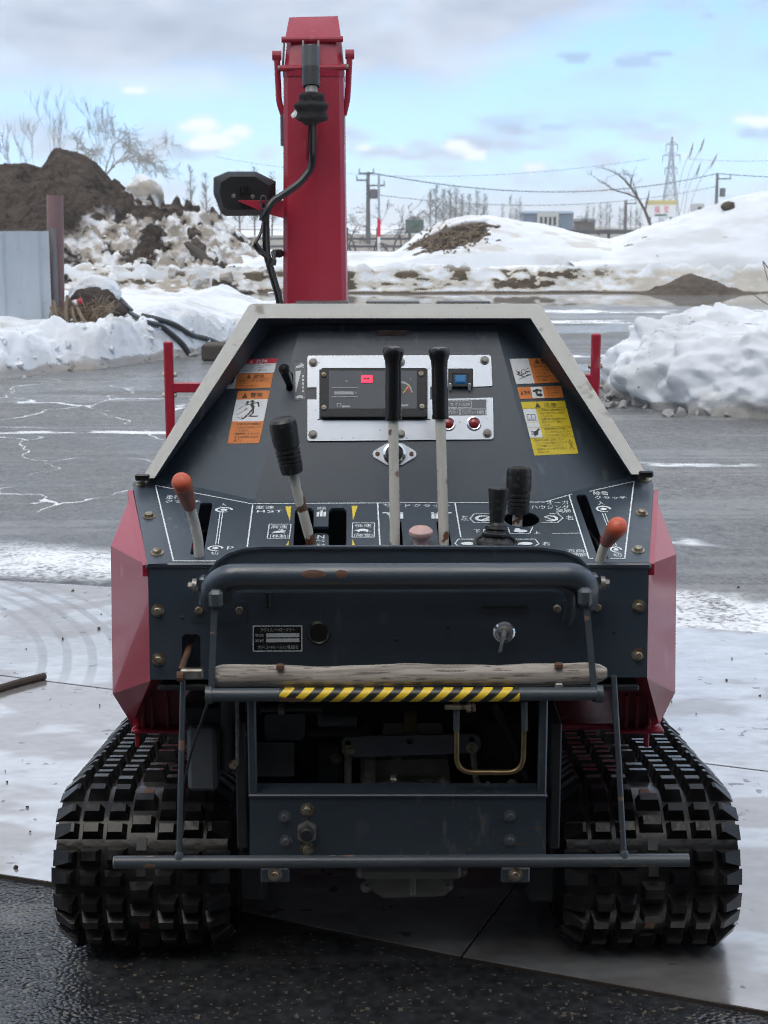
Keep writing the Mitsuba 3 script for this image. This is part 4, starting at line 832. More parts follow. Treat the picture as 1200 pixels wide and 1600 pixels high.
def dome(c, r, e, lum, seed, m, key, sub=6, **k):
    """A heap as a noisy squarish dome; the lower half lies below the ground and is cut off."""
    b = trimesh.creation.icosphere(sub, 1.0)
    v = np.array(b.vertices)
    g = np.sign(v) * np.abs(v) ** e
    g = g / (np.abs(g) ** 1).max()
    p = g * r
    n = v / np.linalg.norm(v, axis=1, keepdims=True)
    q = p + np.array(c)
    d = sum(a * (meshkit.fbm(q * s, 3, seed + i) - .5) for i, (a, s) in enumerate(lum))
    rid = sum(a * (.5 - np.abs(meshkit.fbm(q * s, 2, seed + 9 + i) - .5) * 2.2) for i, (a, s) in enumerate(((.10, 1.5), (.06, 3.4))))
    p = p + n * (d + rid + .14 * (.5 - chunky(q, .42, seed)) * np.clip(1.25 - q[:, 2], .35, 1) + .055 * (.5 - chunky(q + 3, .15, seed + 1)))[:, None]
    keep = (p[:, 2] > -.12)[b.faces].any(1)
    mm = trimesh.Trimesh(p + np.array(c), b.faces[keep], process=False)
    mm.remove_unreferenced_vertices()
    return add(key, mm, m, True, **k)


dome((5.03, 13.6, -.02), (2.95, 1.75, .78), .66, ((.40, .8), (.34, 2.0), (.17, 4.6), (.08, 11.0)), 70, 'snow', 'snow_heap', label='rounded heap of white snow at the right, nearest beside the machine', cat_='snow heap')

def chunk(c, s):
    v = nrg.normal(0, 1, (12, 3)); v /= np.linalg.norm(v, axis=1, keepdims=True)
    return trimesh.Trimesh(*(lambda m: (np.array(m.vertices) * nrg.uniform(.5, 1.2, 3) * s + c, m.faces))(hull(v)), process=False)


ch = []
for k in range(170):
    a_ = nrg.uniform(math.pi * .92, math.pi * 1.75); f = nrg.uniform(.93, 1.10) + abs(nrg.normal(0, .03))
    s = .015 + .055 * nrg.random() ** 3
    ch.append(chunk(np.array([4.95 + 2.95 * f * np.sign(math.cos(a_)) * abs(math.cos(a_)) ** .75, 13.6 + 1.75 * f * np.sign(math.sin(a_)) * abs(math.sin(a_)) ** .75, s * .35]), s))
add('snow_crumbs', cat(ch), 'snow', False, 'crumbs of hard snow scattered round the foot of the right snow heap', kind='stuff')

# low ridge of snow on the left, a flat snow patch behind it
def ridge_z(X, Y):
    foot = np.interp(X, [-9, -5, -3.8, -3.05, -2.45, -1.9, -1.4, 0], [15.0, 14.9, 15.2, 16.1, 17.4, 18.8, 21.0, 25.5]) + .5 * N3(X, X * 0, 0, .9, 3, 81)
    t = Y - foot
    top = np.interp(X, [-9, -4, -3.2, -2.6, -2.0, -1.3, -.5], [.46, .46, .40, .52, .30, .24, .1]) + .10 * N3(X, Y, 0, 1.3, 3, 82)
    hump = .04 * np.exp(-((X + 2.75) / .55) ** 2 - ((Y - 18.6) / .8) ** 2)
    back = 1 - sst(25.0, 26.2, Y + .4 * N3(X, X * 0, 0, 1, 3, 84))
    ro = .40 * N3(X, Y, 0, 2.0, 5, 83) * (1 - sst(.5, 2.0, t)) + .04 * N3(X, Y, 0, 4, 3, 85)
    ro = ro + (.08 * (.5 - chunky2(X, Y, .40, 86)) + .045 * (.5 - chunky2(X, Y, .13, 87))) * (1 - .8 * sst(.6, 2.0, t))
    return (top * sst(-.05, .5, t) ** .7 + hump * sst(.2, .8, t) + ro * sst(-.05, .2, t)) * back - .06 * (1 - sst(-.15, .0, t)) - .06 * sst(25.2, 26.3, Y)


heap('snow_ridge', -9.0, -.6, 14.0, 26.6, 460, 620, ridge_z, 'snow', label='low ridge of ploughed snow at the left, running behind the machine', cat_='snow ridge')

ch = []
for k in range(150):
    x = nrg.uniform(-4.6, -1.6); s = .015 + .06 * nrg.random() ** 3
    y = float(np.interp(x, [-9, -5, -3.8, -3.05, -2.45, -1.9, -1.4, 0], [15.0, 14.9, 15.2, 16.1, 17.4, 18.8, 21.0, 25.5])) + nrg.normal(.1, .22)
    z = max(float(ridge_z(np.array([x]), np.array([y]))[0]), 0)
    ch.append(chunk(np.array([x, y, z + s * .3]), s))
add('snow_crumbs', cat(ch), 'snow', False, 'crumbs of hard snow scattered along the foot of the left snow ridge', kind='stuff')

# ------------------------------------------------------------------ things standing at the left
p0 = at(88, 527, 17.6); p0[2] = .1; pt = at(83, 305, 17.6)
t_ = thing('steel_post', 'upright rusty red brown steel pipe beside the grey metal sheet', 'post')
add(t_ + '__pipe', tube([[p0[0], 17.6, .0], [pt[0] + .02, 17.6, pt[2]]], .092, 24, False), 'red_oxide', 30)
add(t_ + '__rim', lathe([(.080, -.3), (.080, .002), (.092, .002)], [pt[0] + .02, 17.6, pt[2]], [0, 0, 1], 24), 'red_oxide', 30)
# sheet wall
xs = np.linspace(-6.3, at(77, 400, 17.3)[0], 260); ph = (xs - xs[-1])
prof = .014 * np.clip(np.cos(ph * 2 * np.pi / .40) * 4, -1, 1)
z0, z1 = at(40, 503, 17.3)[2], at(40, 361, 17.3)[2]
t_ = thing('sheet_fence', 'pale grey corrugated metal sheet fence at the left edge', 'fence')
Vq = np.array([[x, 17.3 + d, z] for z in (z0, z1) for x, d in zip(xs, prof)]); nq = len(xs); a_ = np.arange(nq - 1)
front = np.vstack([np.stack([a_, a_ + 1, a_ + 1 + nq], 1), np.stack([a_, a_ + 1 + nq, a_ + nq], 1)])
cut = [(0, 116), (116, 188), (188, 259)]
for a0, a1 in cut:
    fsel = front[((front % nq) >= a0).all(1) & ((front % nq) <= a1).all(1)]
    v2 = np.vstack([Vq, Vq + [0, .002, 0]])
    mm = trimesh.Trimesh(v2, np.vstack([fsel, fsel[:, ::-1] + 2 * nq]), process=False); mm.remove_unreferenced_vertices()
    add(t_ + '__panel', mm, 'galvanised', 20)
for zz in (z0 + .22, z1 - .2):
    add(t_ + '__rail', cbox([xs.mean(), 17.36, zz], [xs[-1] - xs[0], .05, .05]), 'rail_steel', False)
for xx in (-6.2, -5.0, xs[-1] + .03):
    add(t_ + '__post', tube([[xx, 17.42, 0], [xx, 17.42, z1 + .03]], .03, 10), 'pole_concrete', 30)
scr = [lathe([(.012, 0), (.012, .006), (.0001, .009)], [xx, 17.284, zz], [0, -1, 0], 8) for xx in xs[::28] for zz in (z0 + .22, z1 - .2)]
for s_ in scr: add(t_ + '__screw', s_, 'zinc_lattice', False)

# brush bundle, hoses and the beam on the snow ridge
tw = []
for k in range(150):
    a = at(nrg.uniform(96, 172), nrg.uniform(478, 526), 17.4 + nrg.uniform(-.2, .35))
    ang = nrg.normal(-.5, .8); l = nrg.uniform(.15, .42)
    d = np.array([math.sin(ang) * -1, nrg.normal(0, .3), math.cos(ang) * .9]) * l
    c_ = nrg.normal(0, .05, 3)
    tw.append(tube([a - d / 2, a + c_, a + d / 2], [.010, .009, .004], 4, False))
t_ = thing('brush_bundle', 'tangle of dead roots and straw beside the rusty post', 'brush')
add(t_ + '__twigs', cat(tw), 'straw', 30)
b = trimesh.creation.icosphere(4, 1.0); v = np.array(b.vertices); v = v * [.33, .26, .27] * (1 + .7 * N3(*v.T, 2.0, 4, 91))[:, None]
add(t_ + '__root_ball', trimesh.Trimesh(v + at(146, 488, 17.9) + [0, .1, 0], b.faces, process=False), 'brush_dark', True)
for (u0, v0, u1, v1) in ((84, 470, 103, 528), (80, 480, 100, 520), (120, 480, 150, 525), (105, 462, 108, 520), (112, 480, 128, 520)):
    add(t_ + '__stalk', tube(bend([at(u0, v0, 17.2), at((u0 + u1) / 2 - 4, (v0 + v1) / 2, 17.1), at(u1, v1, 17.15)], .2), [.02] * 9, 6), 'straw', 30)
a, c_ = at(114, 474, 17.5), at(128, 470, 17.5)
t_ = thing('marker_stick', 'short red and white stick lying in the root tangle', 'stick')
add(t_ + '__white_half', tube([a, (a + c_) / 2], .035, 10), 'sign_white', 30); add(t_ + '__red_half', tube([(a + c_) / 2, c_], .036, 10), 'sign_red', 30)


def on_ridge(u, v, up=0.02):
    best = None
    for y in np.linspace(15, 26, 300):
        p = at(u, v, y)
        z = float(ridge_z(np.array([p[0]]), np.array([p[1]]))[0])
        if p[2] <= z + up:
            return np.array([p[0], y, z + up])
    return at(u, v, 20)


hose1 = [at(158, 452, 19.0), at(176, 468, 18.9), at(200, 488, 18.8)] + [on_ridge(u, v, .03) for u, v in ((212, 496), (232, 507), (250, 515), (268, 526), (286, 541), (296, 556))]
add('flat_hose', tube(bend(hose1, .1, 4), .035, 10), 'black_hose', 30, 'dark rubber hose bent down over the snow ridge at the left', 'hose')
hose2 = [on_ridge(u, v, .035) for u, v in ((222, 494), (250, 504), (275, 514), (300, 525), (320, 534), (346, 540))]
add('pipe', tube(bend(hose2, .1, 4), .032, 10), 'black_hose', 30, 'long black pipe lying on the flat snow behind the hose', 'pipe')
a, c_ = at(163, 460, 18.9), at(204, 491, 18.5)
add('sheet_scrap', hull([a + [-.05, -.05, .10], a + [.06, .05, .12], a + [-.05, .02, -.02], c_ + [0, -.05, .07], c_ + [.03, .05, .05], c_ + [-.03, 0, -.07], (a + c_) / 2 + [.03, 0, .11]]), 'black_hose', False, 'crumpled dark sheet on the snow hump above the root tangle', 'sheet')
c_ = ground_at(330, 560); c_[2] = .12
add('timber_block', cbox([c_[0] + .06, c_[1] - .1, .09], [.26, .5, .18], .02), 'weathered_beam', False, 'brown block of timber at the end of the pipe behind the machine', 'timber')
b = trimesh.creation.icosphere(4, 1.0); v = np.array(b.vertices); v = v * [.30, .4, .24] * (1 + .5 * N3(*v.T, 1.7, 4, 95))[:, None]
add('snow_lump', trimesh.Trimesh(v + at(148, 462, 18.6), b.faces, process=False), 'snow', True, 'lump of clean snow on top of the root tangle', 'snow lump')


# ------------------------------------------------------------------ trees
ORD = ('leftmost', 'second', 'third', 'fourth', 'fifth', 'sixth', 'seventh', 'eighth', 'ninth', 'tenth', 'eleventh', 'twelfth', 'thirteenth', 'fourteenth')


def nth(us, k):
    """The place from the left of the k-th of things at the given picture columns."""
    return ORD[sorted(us).index(us[k])]


def grow(p, d, r, l, depth, out, spread, up, droop=0.0, seg=4, kids=(2, 3), shrink=.68, rmin=.006):
    pts, rr = [p], [r]
    for k in range(seg):
        d = d + nrg.normal(0, spread * .28, 3) + np.array([0, 0, up]) * .25 - np.array([0, 0, droop]) * (.6 if depth < 3 else .0)
        d /= np.linalg.norm(d)
        p = p + d * l / seg
        pts.append(p); rr.append(max(r * (1 - .55 * (k + 1) / seg), rmin))
    out.append(tube(pts, rr, 5 if r > .03 else 3, False))
    if depth <= 0:
        return
    for k in range(nrg.integers(kids[0], kids[1] + 1)):
        i = nrg.integers(max(1, seg // 2), seg + 1)
        a = nrg.normal(0, 1, 3); a -= d * (a @ d); a /= np.linalg.norm(a)
        s = nrg.uniform(.5, 1.1) * spread
        grow(pts[i], (d * math.cos(s) + a * math.sin(s)), max(rr[i] * .72, rmin), l * shrink * nrg.uniform(.8, 1.15), depth - 1, out, spread, up, droop, seg, kids, shrink, rmin)


def tree(key, base, h, d0, depth, m, label, spread=.6, up=.15, droop=0., r=None, kids=(2, 3), group=None, shrink=.68, rmin=.012, lfrac=.38):
    out = []
    grow(np.array(base, float), np.array(d0, float) / np.linalg.norm(d0), r or h * .02, h * lfrac, depth, out, spread, up, droop, 5, kids, shrink, rmin)
    t = thing(key, label, 'tree', group)
    add(t + '__trunk', out[0], m, 30)
    add(t + '__crown', cat(out[1:]), m, 30)
    return t


def spire(key, base, h, m, label, group, n=70, wide=.16, rt=.012):
    """A winter poplar or larch: one upright trunk, many thin branches rising from it."""
    base = np.array(base, float)
    t = thing(key, label, 'tree', group)
    add(t + '__trunk', tube([base, base + [nrg.normal(0, .01) * h, 0, h * .5], base + [0, 0, h]], [h * .014, h * .009, h * .002], 6, False), m, 30)
    out = []
    for k in range(n):
        f = nrg.uniform(.15, .97); L = h * wide * (1.15 - f) * nrg.uniform(.5, 1.1) + h * .03
        a = nrg.uniform(0, 2 * np.pi); e = nrg.uniform(.5, 1.1)
        d = np.array([math.cos(a) * math.cos(e), math.sin(a) * math.cos(e), math.sin(e)])
        p = base + [0, 0, h * f]
        out.append(tube([p, p + d * L * .5, p + d * L + [0, 0, L * .2]], [h * .004, h * .003, h * .0012], 3, False))
        for q in range(3):
            p2 = p + d * L * nrg.uniform(.3, .9); d2 = d + nrg.normal(0, .45, 3)
            out.append(tube([p2, p2 + d2 * L * .4], [h * .0025, h * .0010], 3, False))
    add(t + '__crown', cat(out), m, 30)


for k, (u, v) in enumerate(((30, 205), (62, 188), (95, 165), (122, 182), (8, 215), (145, 205), (-20, 230))):
    b0 = at(u, 330, 62 + 2.5 * k); top = at(u, v, 62 + 2.5 * k)
    tree('bare_tree', b0, (top - b0)[2] * 1.5, [nrg.normal(0, .05), 0, 1], 4, 'pale_bark', nth((30, 62, 95, 122, 8, 145, -20), k) + ' of the pale upright leafless trees behind the soil heap', .42, .45, r=.035, group='bare upright trees behind the soil heap', rmin=.007, kids=(2, 4), lfrac=.34)
wl = at(150, 300, 58)
tree('willow_tree', at(150, 312, 58), 4.4, [.05, 0, 1], 5, 'pale_bark', 'drooping leafless willow behind the right shoulder of the soil heap', .75, .10, droop=.13, r=.07, kids=(3, 4), shrink=.74, rmin=.009, lfrac=.36)
tree('willow_tree', at(172, 325, 59), 3.6, [.25, 0, 1], 5, 'pale_bark', 'smaller drooping leafless tree leaning right of the willow', .75, .08, droop=.16, r=.06, kids=(3, 4), shrink=.72, rmin=.009, lfrac=.36)
for k, (u, v, Y) in enumerate(((299, 258, 190), (322, 268, 196), (345, 280, 205), (375, 264, 200), (398, 262, 205), (425, 268, 202))):
    b0 = at(u, 356, Y); b0[2] = 0
    spire('poplar_tree', b0, at(u, v, Y)[2], 'bark', nth((299, 322, 345, 375, 398, 425), k) + ' of the slim leafless poplars left of the red chute', 'poplars left of the chute')
for k, (u, v, Y) in enumerate(((672, 296, 250), (681, 289, 255), (692, 294, 260), (703, 292, 252), (713, 293, 262), (722, 301, 258), (733, 303, 262), (745, 298, 256), (757, 303, 265))):
    b0 = at(u, 356, Y); b0[2] = 0
    spire('larch_tree', b0, at(u, v, Y)[2], 'bark', nth((672, 681, 692, 703, 713, 722, 733, 745, 757), k) + ' tall leafless larch in the clump behind the snow mound', 'larches in the clump behind the snow mound', 90, .24)
for k, (u, v, Y) in enumerate(((785, 318, 280), (797, 305, 270), (806, 312, 285), (812, 308, 282), (917, 318, 260), (927, 322, 268), (938, 316, 262), (947, 315, 270), (953, 318, 264), (968, 322, 262), (975, 318, 266), (985, 322, 260), (994, 320, 268), (1000, 325, 262))):
    b0 = at(u, 356, Y); b0[2] = 0
    spire('conifer_tree', b0, at(u, v, Y)[2], 'bark', nth((785, 797, 806, 812, 917, 927, 938, 947, 953, 968, 975, 985, 994, 1000), k) + ' of the small leafless trees in the far row by the blue building', 'small trees in the far row', 50, .22)
# leaning tree by the hill, scrub by the rail
Z = lambda x, y, d=0: at(880 + x / 3.75, 180 + y / 3.75, 44.5 + d)
lt = thing('leaning_tree', 'bare dark tree leaning left beside the signboard', 'tree')
tr = [Z(530, 690), Z(515, 655), Z(480, 560), Z(440, 490), Z(395, 420, .1), Z(350, 370, .1), Z(310, 340, .2), Z(235, 310, .2)]
add(lt + '__trunk', tube(bend(tr, .2, 4), np.linspace(.055, .010, len(bend(tr, .2, 4))), 6, False), 'bark', 30)
limbs = [[tr[3], Z(380, 460, -.2), Z(300, 440, -.3), Z(240, 400, -.3), Z(165, 350, -.4)], [tr[4], Z(400, 370), Z(410, 352), Z(380, 350)], [tr[3], Z(420, 430, .3), Z(405, 380, .4)], [tr[2], Z(500, 470, .3), Z(505, 440, .3)]]
br = []
for L_ in limbs:
    q = bend(L_, .2, 4); br.append(tube(q, np.linspace(.026, .007, len(q)), 5, False))
for p_ in [x for L_ in limbs[:2] for x in L_[1:]] + tr[4:]:
    for _ in range(3):
        d_ = np.array([nrg.normal(-.4, .5), nrg.normal(0, .4), nrg.normal(.45, .4)]); e_ = p_ + d_ * nrg.uniform(.2, .5)
        br.append(tube([p_, (p_ + e_) / 2 + nrg.normal(0, .03, 3), e_], [.009, .008, .005], 3, False))
add(lt + '__crown', cat(br), 'bark', 30)
tree('bare_shrub', at(937, 368, 44.5), .8, [-.9, 0, .8], 3, 'bark', 'thin bare shrub leaning left behind the snow mound', .5, .05, r=.03, kids=(2, 3), shrink=.75, rmin=.006, lfrac=.55)
for k, (u, v, h) in enumerate(((556, 392, 2.4), (585, 394, 1.9), (606, 393, 1.6), (628, 388, 1.3), (548, 392, 1.8), (615, 392, 2.0))):
    tree('bare_shrub', at(u, v, 46.5 + .3 * k), h, [nrg.normal(0, .35), 0, 1], 4, 'bark', nth((556, 585, 606, 628, 548, 615), k) + ' of the tangled leafless shrubs by the rail fence right of the chute', .75, .02, r=.03, kids=(2, 3), shrink=.75, rmin=.007, lfrac=.36, group='shrubs by the rail fence')
for k, (u0, v0, u1, v1) in enumerate(((1056, 318, 1081, 232), (1062, 322, 1098, 224), (1072, 330, 1117, 248), (1068, 326, 1092, 262))):
    a, c_ = at(u0, v0 + 12, 41.5), at(u1, v1, 41.5)
    t = thing('reed_stalk', nth((1081, 1098, 1117, 1092), k) + ' of the dry plumed reeds above the snow hill', 'reed', 'reeds above the snow hill')
    add(t + '__stem', tube(bend([a, a * .45 + c_ * .55 + [-.1, 0, .1], c_], .9, 5), .007, 5, False), 'pale_bark', 30)
    d = (c_ - a) / np.linalg.norm(c_ - a)
    add(t + '__plume', lathe([(.004, -.3), (.022, -.14), (.028, 0), (.004, .16)], c_, d, 7), 'pale_bark', 30)

# ------------------------------------------------------------------ far structures
def bar(a, b, w):
    return tube([a, b], w, 4, False)


Yt = 480.0
t = thing('pylon', 'tall lattice power pylon far behind the snow hill', 'pylon')
ct = at(1046, 340, Yt)[0]; zt = at(1046, 214, Yt)[2]; legs = []
w_at = lambda z: 3.0 - 2.45 * min(1, (z / zt) / .72) if z / zt < .72 else .55 * (1 - (z / zt - .72) / .28) + .12
lev = np.concatenate([np.linspace(0, zt * .72, 9), np.linspace(zt * .79, zt, 5)])
for sx, sy in ((-1, -1), (1, -1), (1, 1), (-1, 1)):
    add(t + '__leg', cat([bar([ct + sx * w_at(a), Yt + sy * w_at(a), a], [ct + sx * w_at(b), Yt + sy * w_at(b), b], .17) for a, b in zip(lev, lev[1:])]), 'zinc_lattice', False)
for f in range(4):
    c0, c1 = ((-1, -1), (1, -1), (1, 1), (-1, 1))[f], ((1, -1), (1, 1), (-1, 1), (-1, -1))[f]
    P = lambda c, z: np.array([ct + c[0] * w_at(z), Yt + c[1] * w_at(z), z])
    add(t + '__bracing', cat([bar(P(c0, a), P(c1, b), .09) for a, b in zip(lev, lev[1:])] + [bar(P(c1, a), P(c0, b), .09) for a, b in zip(lev, lev[1:])] + [bar(P(c0, a), P(c1, a), .09) for a in lev[1:]]), 'zinc_lattice', False)
for v, w in ((226, 17), (243, 26), (263, 18)):
    z = at(1046, v, Yt)[2]; hw = w / FOC * Yt * .5 * 1.02
    add(t + '__crossarm', cat([bar([ct - hw, Yt, z], [ct, Yt - .5, z + 1.0], .13), bar([ct + hw, Yt, z], [ct, Yt - .5, z + 1.0], .13), bar([ct - hw, Yt, z], [ct + hw, Yt, z], .15)]), 'zinc_lattice', False)
    for s in (-1, 1):
        add(t + '__insulator', tube([[ct + s * hw, Yt, z], [ct + s * hw, Yt, z - 2.0]], .16, 5), 'zinc_lattice', False)


def utility_pole(u, vt, Y, label, arms, u_shift=0.0):
    t = thing('utility_pole', label, 'utility pole')
    x, zt = at(u, vt, Y)[0], at(u, vt, Y)[2]
    add(t + '__mast', tube([[x, Y, 0], [x, Y, zt]], [.19, .13], 8), 'pole_concrete', 30)
    for dz, w, side in arms:
        add(t + '__crossarm', cbox([x + side * w / 2, Y - .16, zt - dz], [w, .12, .12], .01), 'rail_steel', False)
        for q in (-.45, .45):
            add(t + '__insulator', tube([[x + side * w / 2 + q * w, Y - .16, zt - dz + .06], [x + side * w / 2 + q * w, Y - .16, zt - dz + .36]], .06, 6), 'zinc_lattice', 30)
    return np.array([x, Y, zt])


A1 = utility_pole(575, 269, 120, 'utility pole with transformer just right of the red chute', ((.1, 1.2, -.2), (1.0, 1.3, 1), (.6, .9, -1)))
add('utility_pole__transformer', lathe([(.02, 0), (.3, .02), (.3, .7), (.02, .75)], A1 + [.45, -.25, -2.0], [0, 0, 1], 12), 'rail_steel', 30)
A2 = utility_pole(1121, 271, 150, 'utility pole standing behind the crest of the snow hill', ((.5, 1.3, 1),))
add('utility_pole_001__transformer', lathe([(.02, 0), (.28, .02), (.28, .8), (.02, .85)], A2 + [.5, -.25, -2.2], [0, 0, 1], 12), 'rail_steel', 30)
A3 = utility_pole(978, 313, 150, 'short utility pole left of the leaning tree', ((.3, 1.0, 1),))


def wire(a, b, sag, r=.035):
    s = np.linspace(0, 1, 25)[:, None]
    p = (1 - s) * a + s * b; p[:, 2] -= (4 * sag * s * (1 - s))[:, 0]
    return tube(p, r, 4, False)


g_ = 'cables strung between the utility poles'
add('power_cable', wire(A1, A2, 1.6), 'wire', 30, 'black cable sagging between the two tall utility poles', 'cable')
add('power_cable', wire(A2, A2 + [14, -4, -.3], .3), 'wire', 30, 'black cable running right from the pole on the snow hill', 'cable')
add('power_cable', wire(A1 + [0, 0, -1.6], A2 + [0, 0, -1.2], 1.3, .022), 'wire', 30, 'thinner cable below the main one between the two tall poles', 'cable')
pz = at(1046, 243, Yt)
add('power_cable', wire(pz + [6, 0, -1], np.array([150, 420, pz[2] + 3]), 3, .06), 'wire', 30, 'high cable running right from the lattice pylon', 'cable')
add('power_cable', wire(pz + [-6, 0, -1], np.array([-60, 560, pz[2] + 3]), 6, .06), 'wire', 30, 'high cable running left from the lattice pylon', 'cable')
# rail fence right of the chute and the snow marker
t = thing('rail_fence', 'dark steel rail fence beyond the snow bank right of the chute', 'fence')
for u in (420, 470, 542, 590, 640, 700):
    p = at(u, 390, 47.5); add(t + '__post', cbox([p[0], 47.5, .75], [.09, .09, 1.3], .01), 'rail_steel', False)
for v in (373, 385, 396):
    a, c_ = at(380, v, 47.4), at(745, v, 47.4); add(t + '__rail', cbox([(a[0] + c_[0]) / 2, 47.42, a[2]], [c_[0] - a[0], .05, .07], .008), 'rail_steel', False)
t = thing('rail_fence', 'dark guard rail beyond the dip between mound and hill', 'fence')
for u in (895, 951, 1005):
    p = at(u, 366, 56); add(t + '__post', cbox([p[0], 56, .6], [.1, .1, 1.25], .01), 'rail_steel', False)
for v in (361,):
    a, c_ = at(880, v + 1, 55.9), at(1060, v - 1, 55.9); add(t + '__rail', cbox([(a[0] + c_[0]) / 2, 55.93, a[2]], [c_[0] - a[0], .05, .16], .01), 'rail_steel', False)
t = thing('snow_pole', 'thin snow marker pole with a red band right of the chute', 'marker pole')
x = at(592, 350, 46.5)[0]; zs = [at(592, v, 46.5)[2] for v in (393, 370, 342, 271)]
add(t + '__white_foot', tube([[x, 46.5, .2], [x, 46.5, zs[1]]], .045, 8), 'sign_white', 30)
add(t + '__red_band', tube([[x, 46.5, zs[1]], [x, 46.5, zs[2]]], .05, 8), 'sign_red', 30)
add(t + '__mast', tube([[x, 46.5, zs[2]], [x, 46.5, zs[3]]], .035, 8), 'zinc_lattice', 30)
# building with blue roof
Yb = 330.0
t = thing('building', 'long low building with blue sides and a white front bay', 'building')
L0, L1, zt, zb = at(818, 340, Yb)[0], at(896, 340, Yb)[0], at(850, 332, Yb)[2], 0
add(t + '__hall', cbox([(L0 + L1) / 2, Yb + 4, zt / 2 - .1], [L1 - L0, 8, zt - .2], .1), 'roof_blue', False)
add(t + '__roof', hull([[L0 - .3, Yb - .4, zt - .2], [L1 + .3, Yb - .4, zt - .2], [L0 - .3, Yb + 8.4, zt - .2], [L1 + .3, Yb + 8.4, zt - .2], [L0, Yb + 4, zt + .35], [L1, Yb + 4, zt + .35]]), 'roof_blue', False)
a, c_ = at(839, 340, Yb)[0], at(872, 340, Yb)[0]
bay = sbox(a, .4, c_, zt + .1)
for q in range(4):
    w0 = a + (c_ - a) * (.12 + .21 * q); bay = bay.difference(sbox(w0, 1.2, w0 + (c_ - a) * .13, zt - .9))
bp = Pl([0, Yb - 1.2, 0], [1, 0, 0], [0, 0, 1])
add(t + '__front_bay', bp.slab(bay, -.9, 0), 'wall_pale', False)
for q in range(4):
    w0 = a + (c_ - a) * (.12 + .21 * q); add(t + '__window', bp.slab(sbox(w0, 1.2, w0 + (c_ - a) * .13, zt - .9), -.8, -.5), 'window_dark', False)
t = thing('shed', 'small dark green shed beyond the rail fence', 'shed')
x0, x1 = at(634, 350, 250)[0], at(662, 350, 250)[0]; z1 = at(640, 344, 250)[2]
add(t + '__wall', cbox([(x0 + x1) / 2, 252, z1 / 2], [x1 - x0, 4, z1], .03), 'shed_green', False)
add(t + '__roof', hull([[x0 - .1, 249.8, z1], [x1 + .1, 249.8, z1], [x0 - .1, 254.2, z1], [x1 + .1, 254.2, z1], [(x0 + x1) / 2 - .6, 252, z1 + .6], [(x0 + x1) / 2 + .6, 252, z1 + .6]]), 'rail_steel', False)
t = thing('house', 'tiny grey flat roofed house right of the signboard', 'building')
x0, x1 = at(1086, 330, 260)[0], at(1100, 330, 260)[0]; z1 = at(1090, 318, 260)[2]
add(t + '__wall', cbox([(x0 + x1) / 2, 262, z1 / 2], [x1 - x0, 4, z1], .05), 'wall_pale', False)
add(t + '__window', cbox([(x0 + x1) / 2, 259.95, z1 - .8], [.6, .1, .5], .01), 'window_dark', False)
for k, (u0, u1, v) in enumerate(((775, 815, 349), (900, 930, 346))):
    t = thing('house', ('low grey house left of the blue roofed building', 'low brown house right of the blue roofed building')[k], 'building')
    x0, x1 = at(u0, 340, 310)[0], at(u1, 340, 310)[0]; z1 = at(u0, v, 310)[2]
    add(t + '__wall', cbox([(x0 + x1) / 2, 312, z1 / 2], [x1 - x0, 4, z1], .05), ('wall_pale', 'bark')[k], False)
    add(t + '__roof', hull([[x0 - .3, 309.6, z1], [x1 + .3, 309.6, z1], [x0 - .3, 314.4, z1], [x1 + .3, 314.4, z1], [x0, 312, z1 + .6], [x1, 312, z1 + .6]]), 'rail_steel', False)
# signboard with red characters
Ys = 130.0
t = thing('signboard', 'white roadside signboard with two red characters under a yellow top', 'sign')
x0, x1 = at(1009, 320, Ys)[0], at(1057, 320, Ys)[0]; z0, zm, z1 = at(1030, 339, Ys)[2], at(1030, 320, Ys)[2], at(1030, 313, Ys)[2]
add(t + '__board', cbox([(x0 + x1) / 2, Ys, (z0 + zm) / 2], [x1 - x0, .2, zm - z0], .02), 'sign_white', False)
add(t + '__header', cbox([(x0 + x1) / 2, Ys - .01, (zm + z1) / 2 + .01], [x1 - x0 + .04, .25, z1 - zm], .02), 'sign_yellow', False)
sp = Pl([0, Ys - .1, 0], [1, 0, 0], [0, 0, 1]); W = x1 - x0
for q, ch in enumerate('福宝'):
    add(t + '__character', sp.sheet(text(ch, x0 + W * (.27 + .30 * q), z0 + .32, x0 + W * (.46 + .30 * q), zm - .08), .02), 'sign_red', False)
add(t + '__base_line', sp.sheet(tri2(sbox(x0 + W * .3, z0 + .08, x1 - W * .3, z0 + .22)), .02), 'shed_green', False)
for xx in (x0 + .4, x1 - .4):
    add(t + '__post', tube([[xx, Ys + .15, 0], [xx, Ys + .15, z1]], .09, 8), 'rail_steel', 30)
t = thing('bare_shrub', 'thin bare twigs poking in at the right edge above the snow heap', 'shrub')
root = at(1250, 560, 20.0)
for q, w in ([(1192, 408), (1204, 424), (1226, 470)], .008), ([(1192, 408), (1198, 432), (1206, 456), (1228, 500)], .006), ([(1175, 458), (1190, 470), (1206, 480), (1232, 510)], .006):
    add(t + '__branch', tube([at(*z, 20.0) for z in q] + [root], w, 5), 'bark', 30)
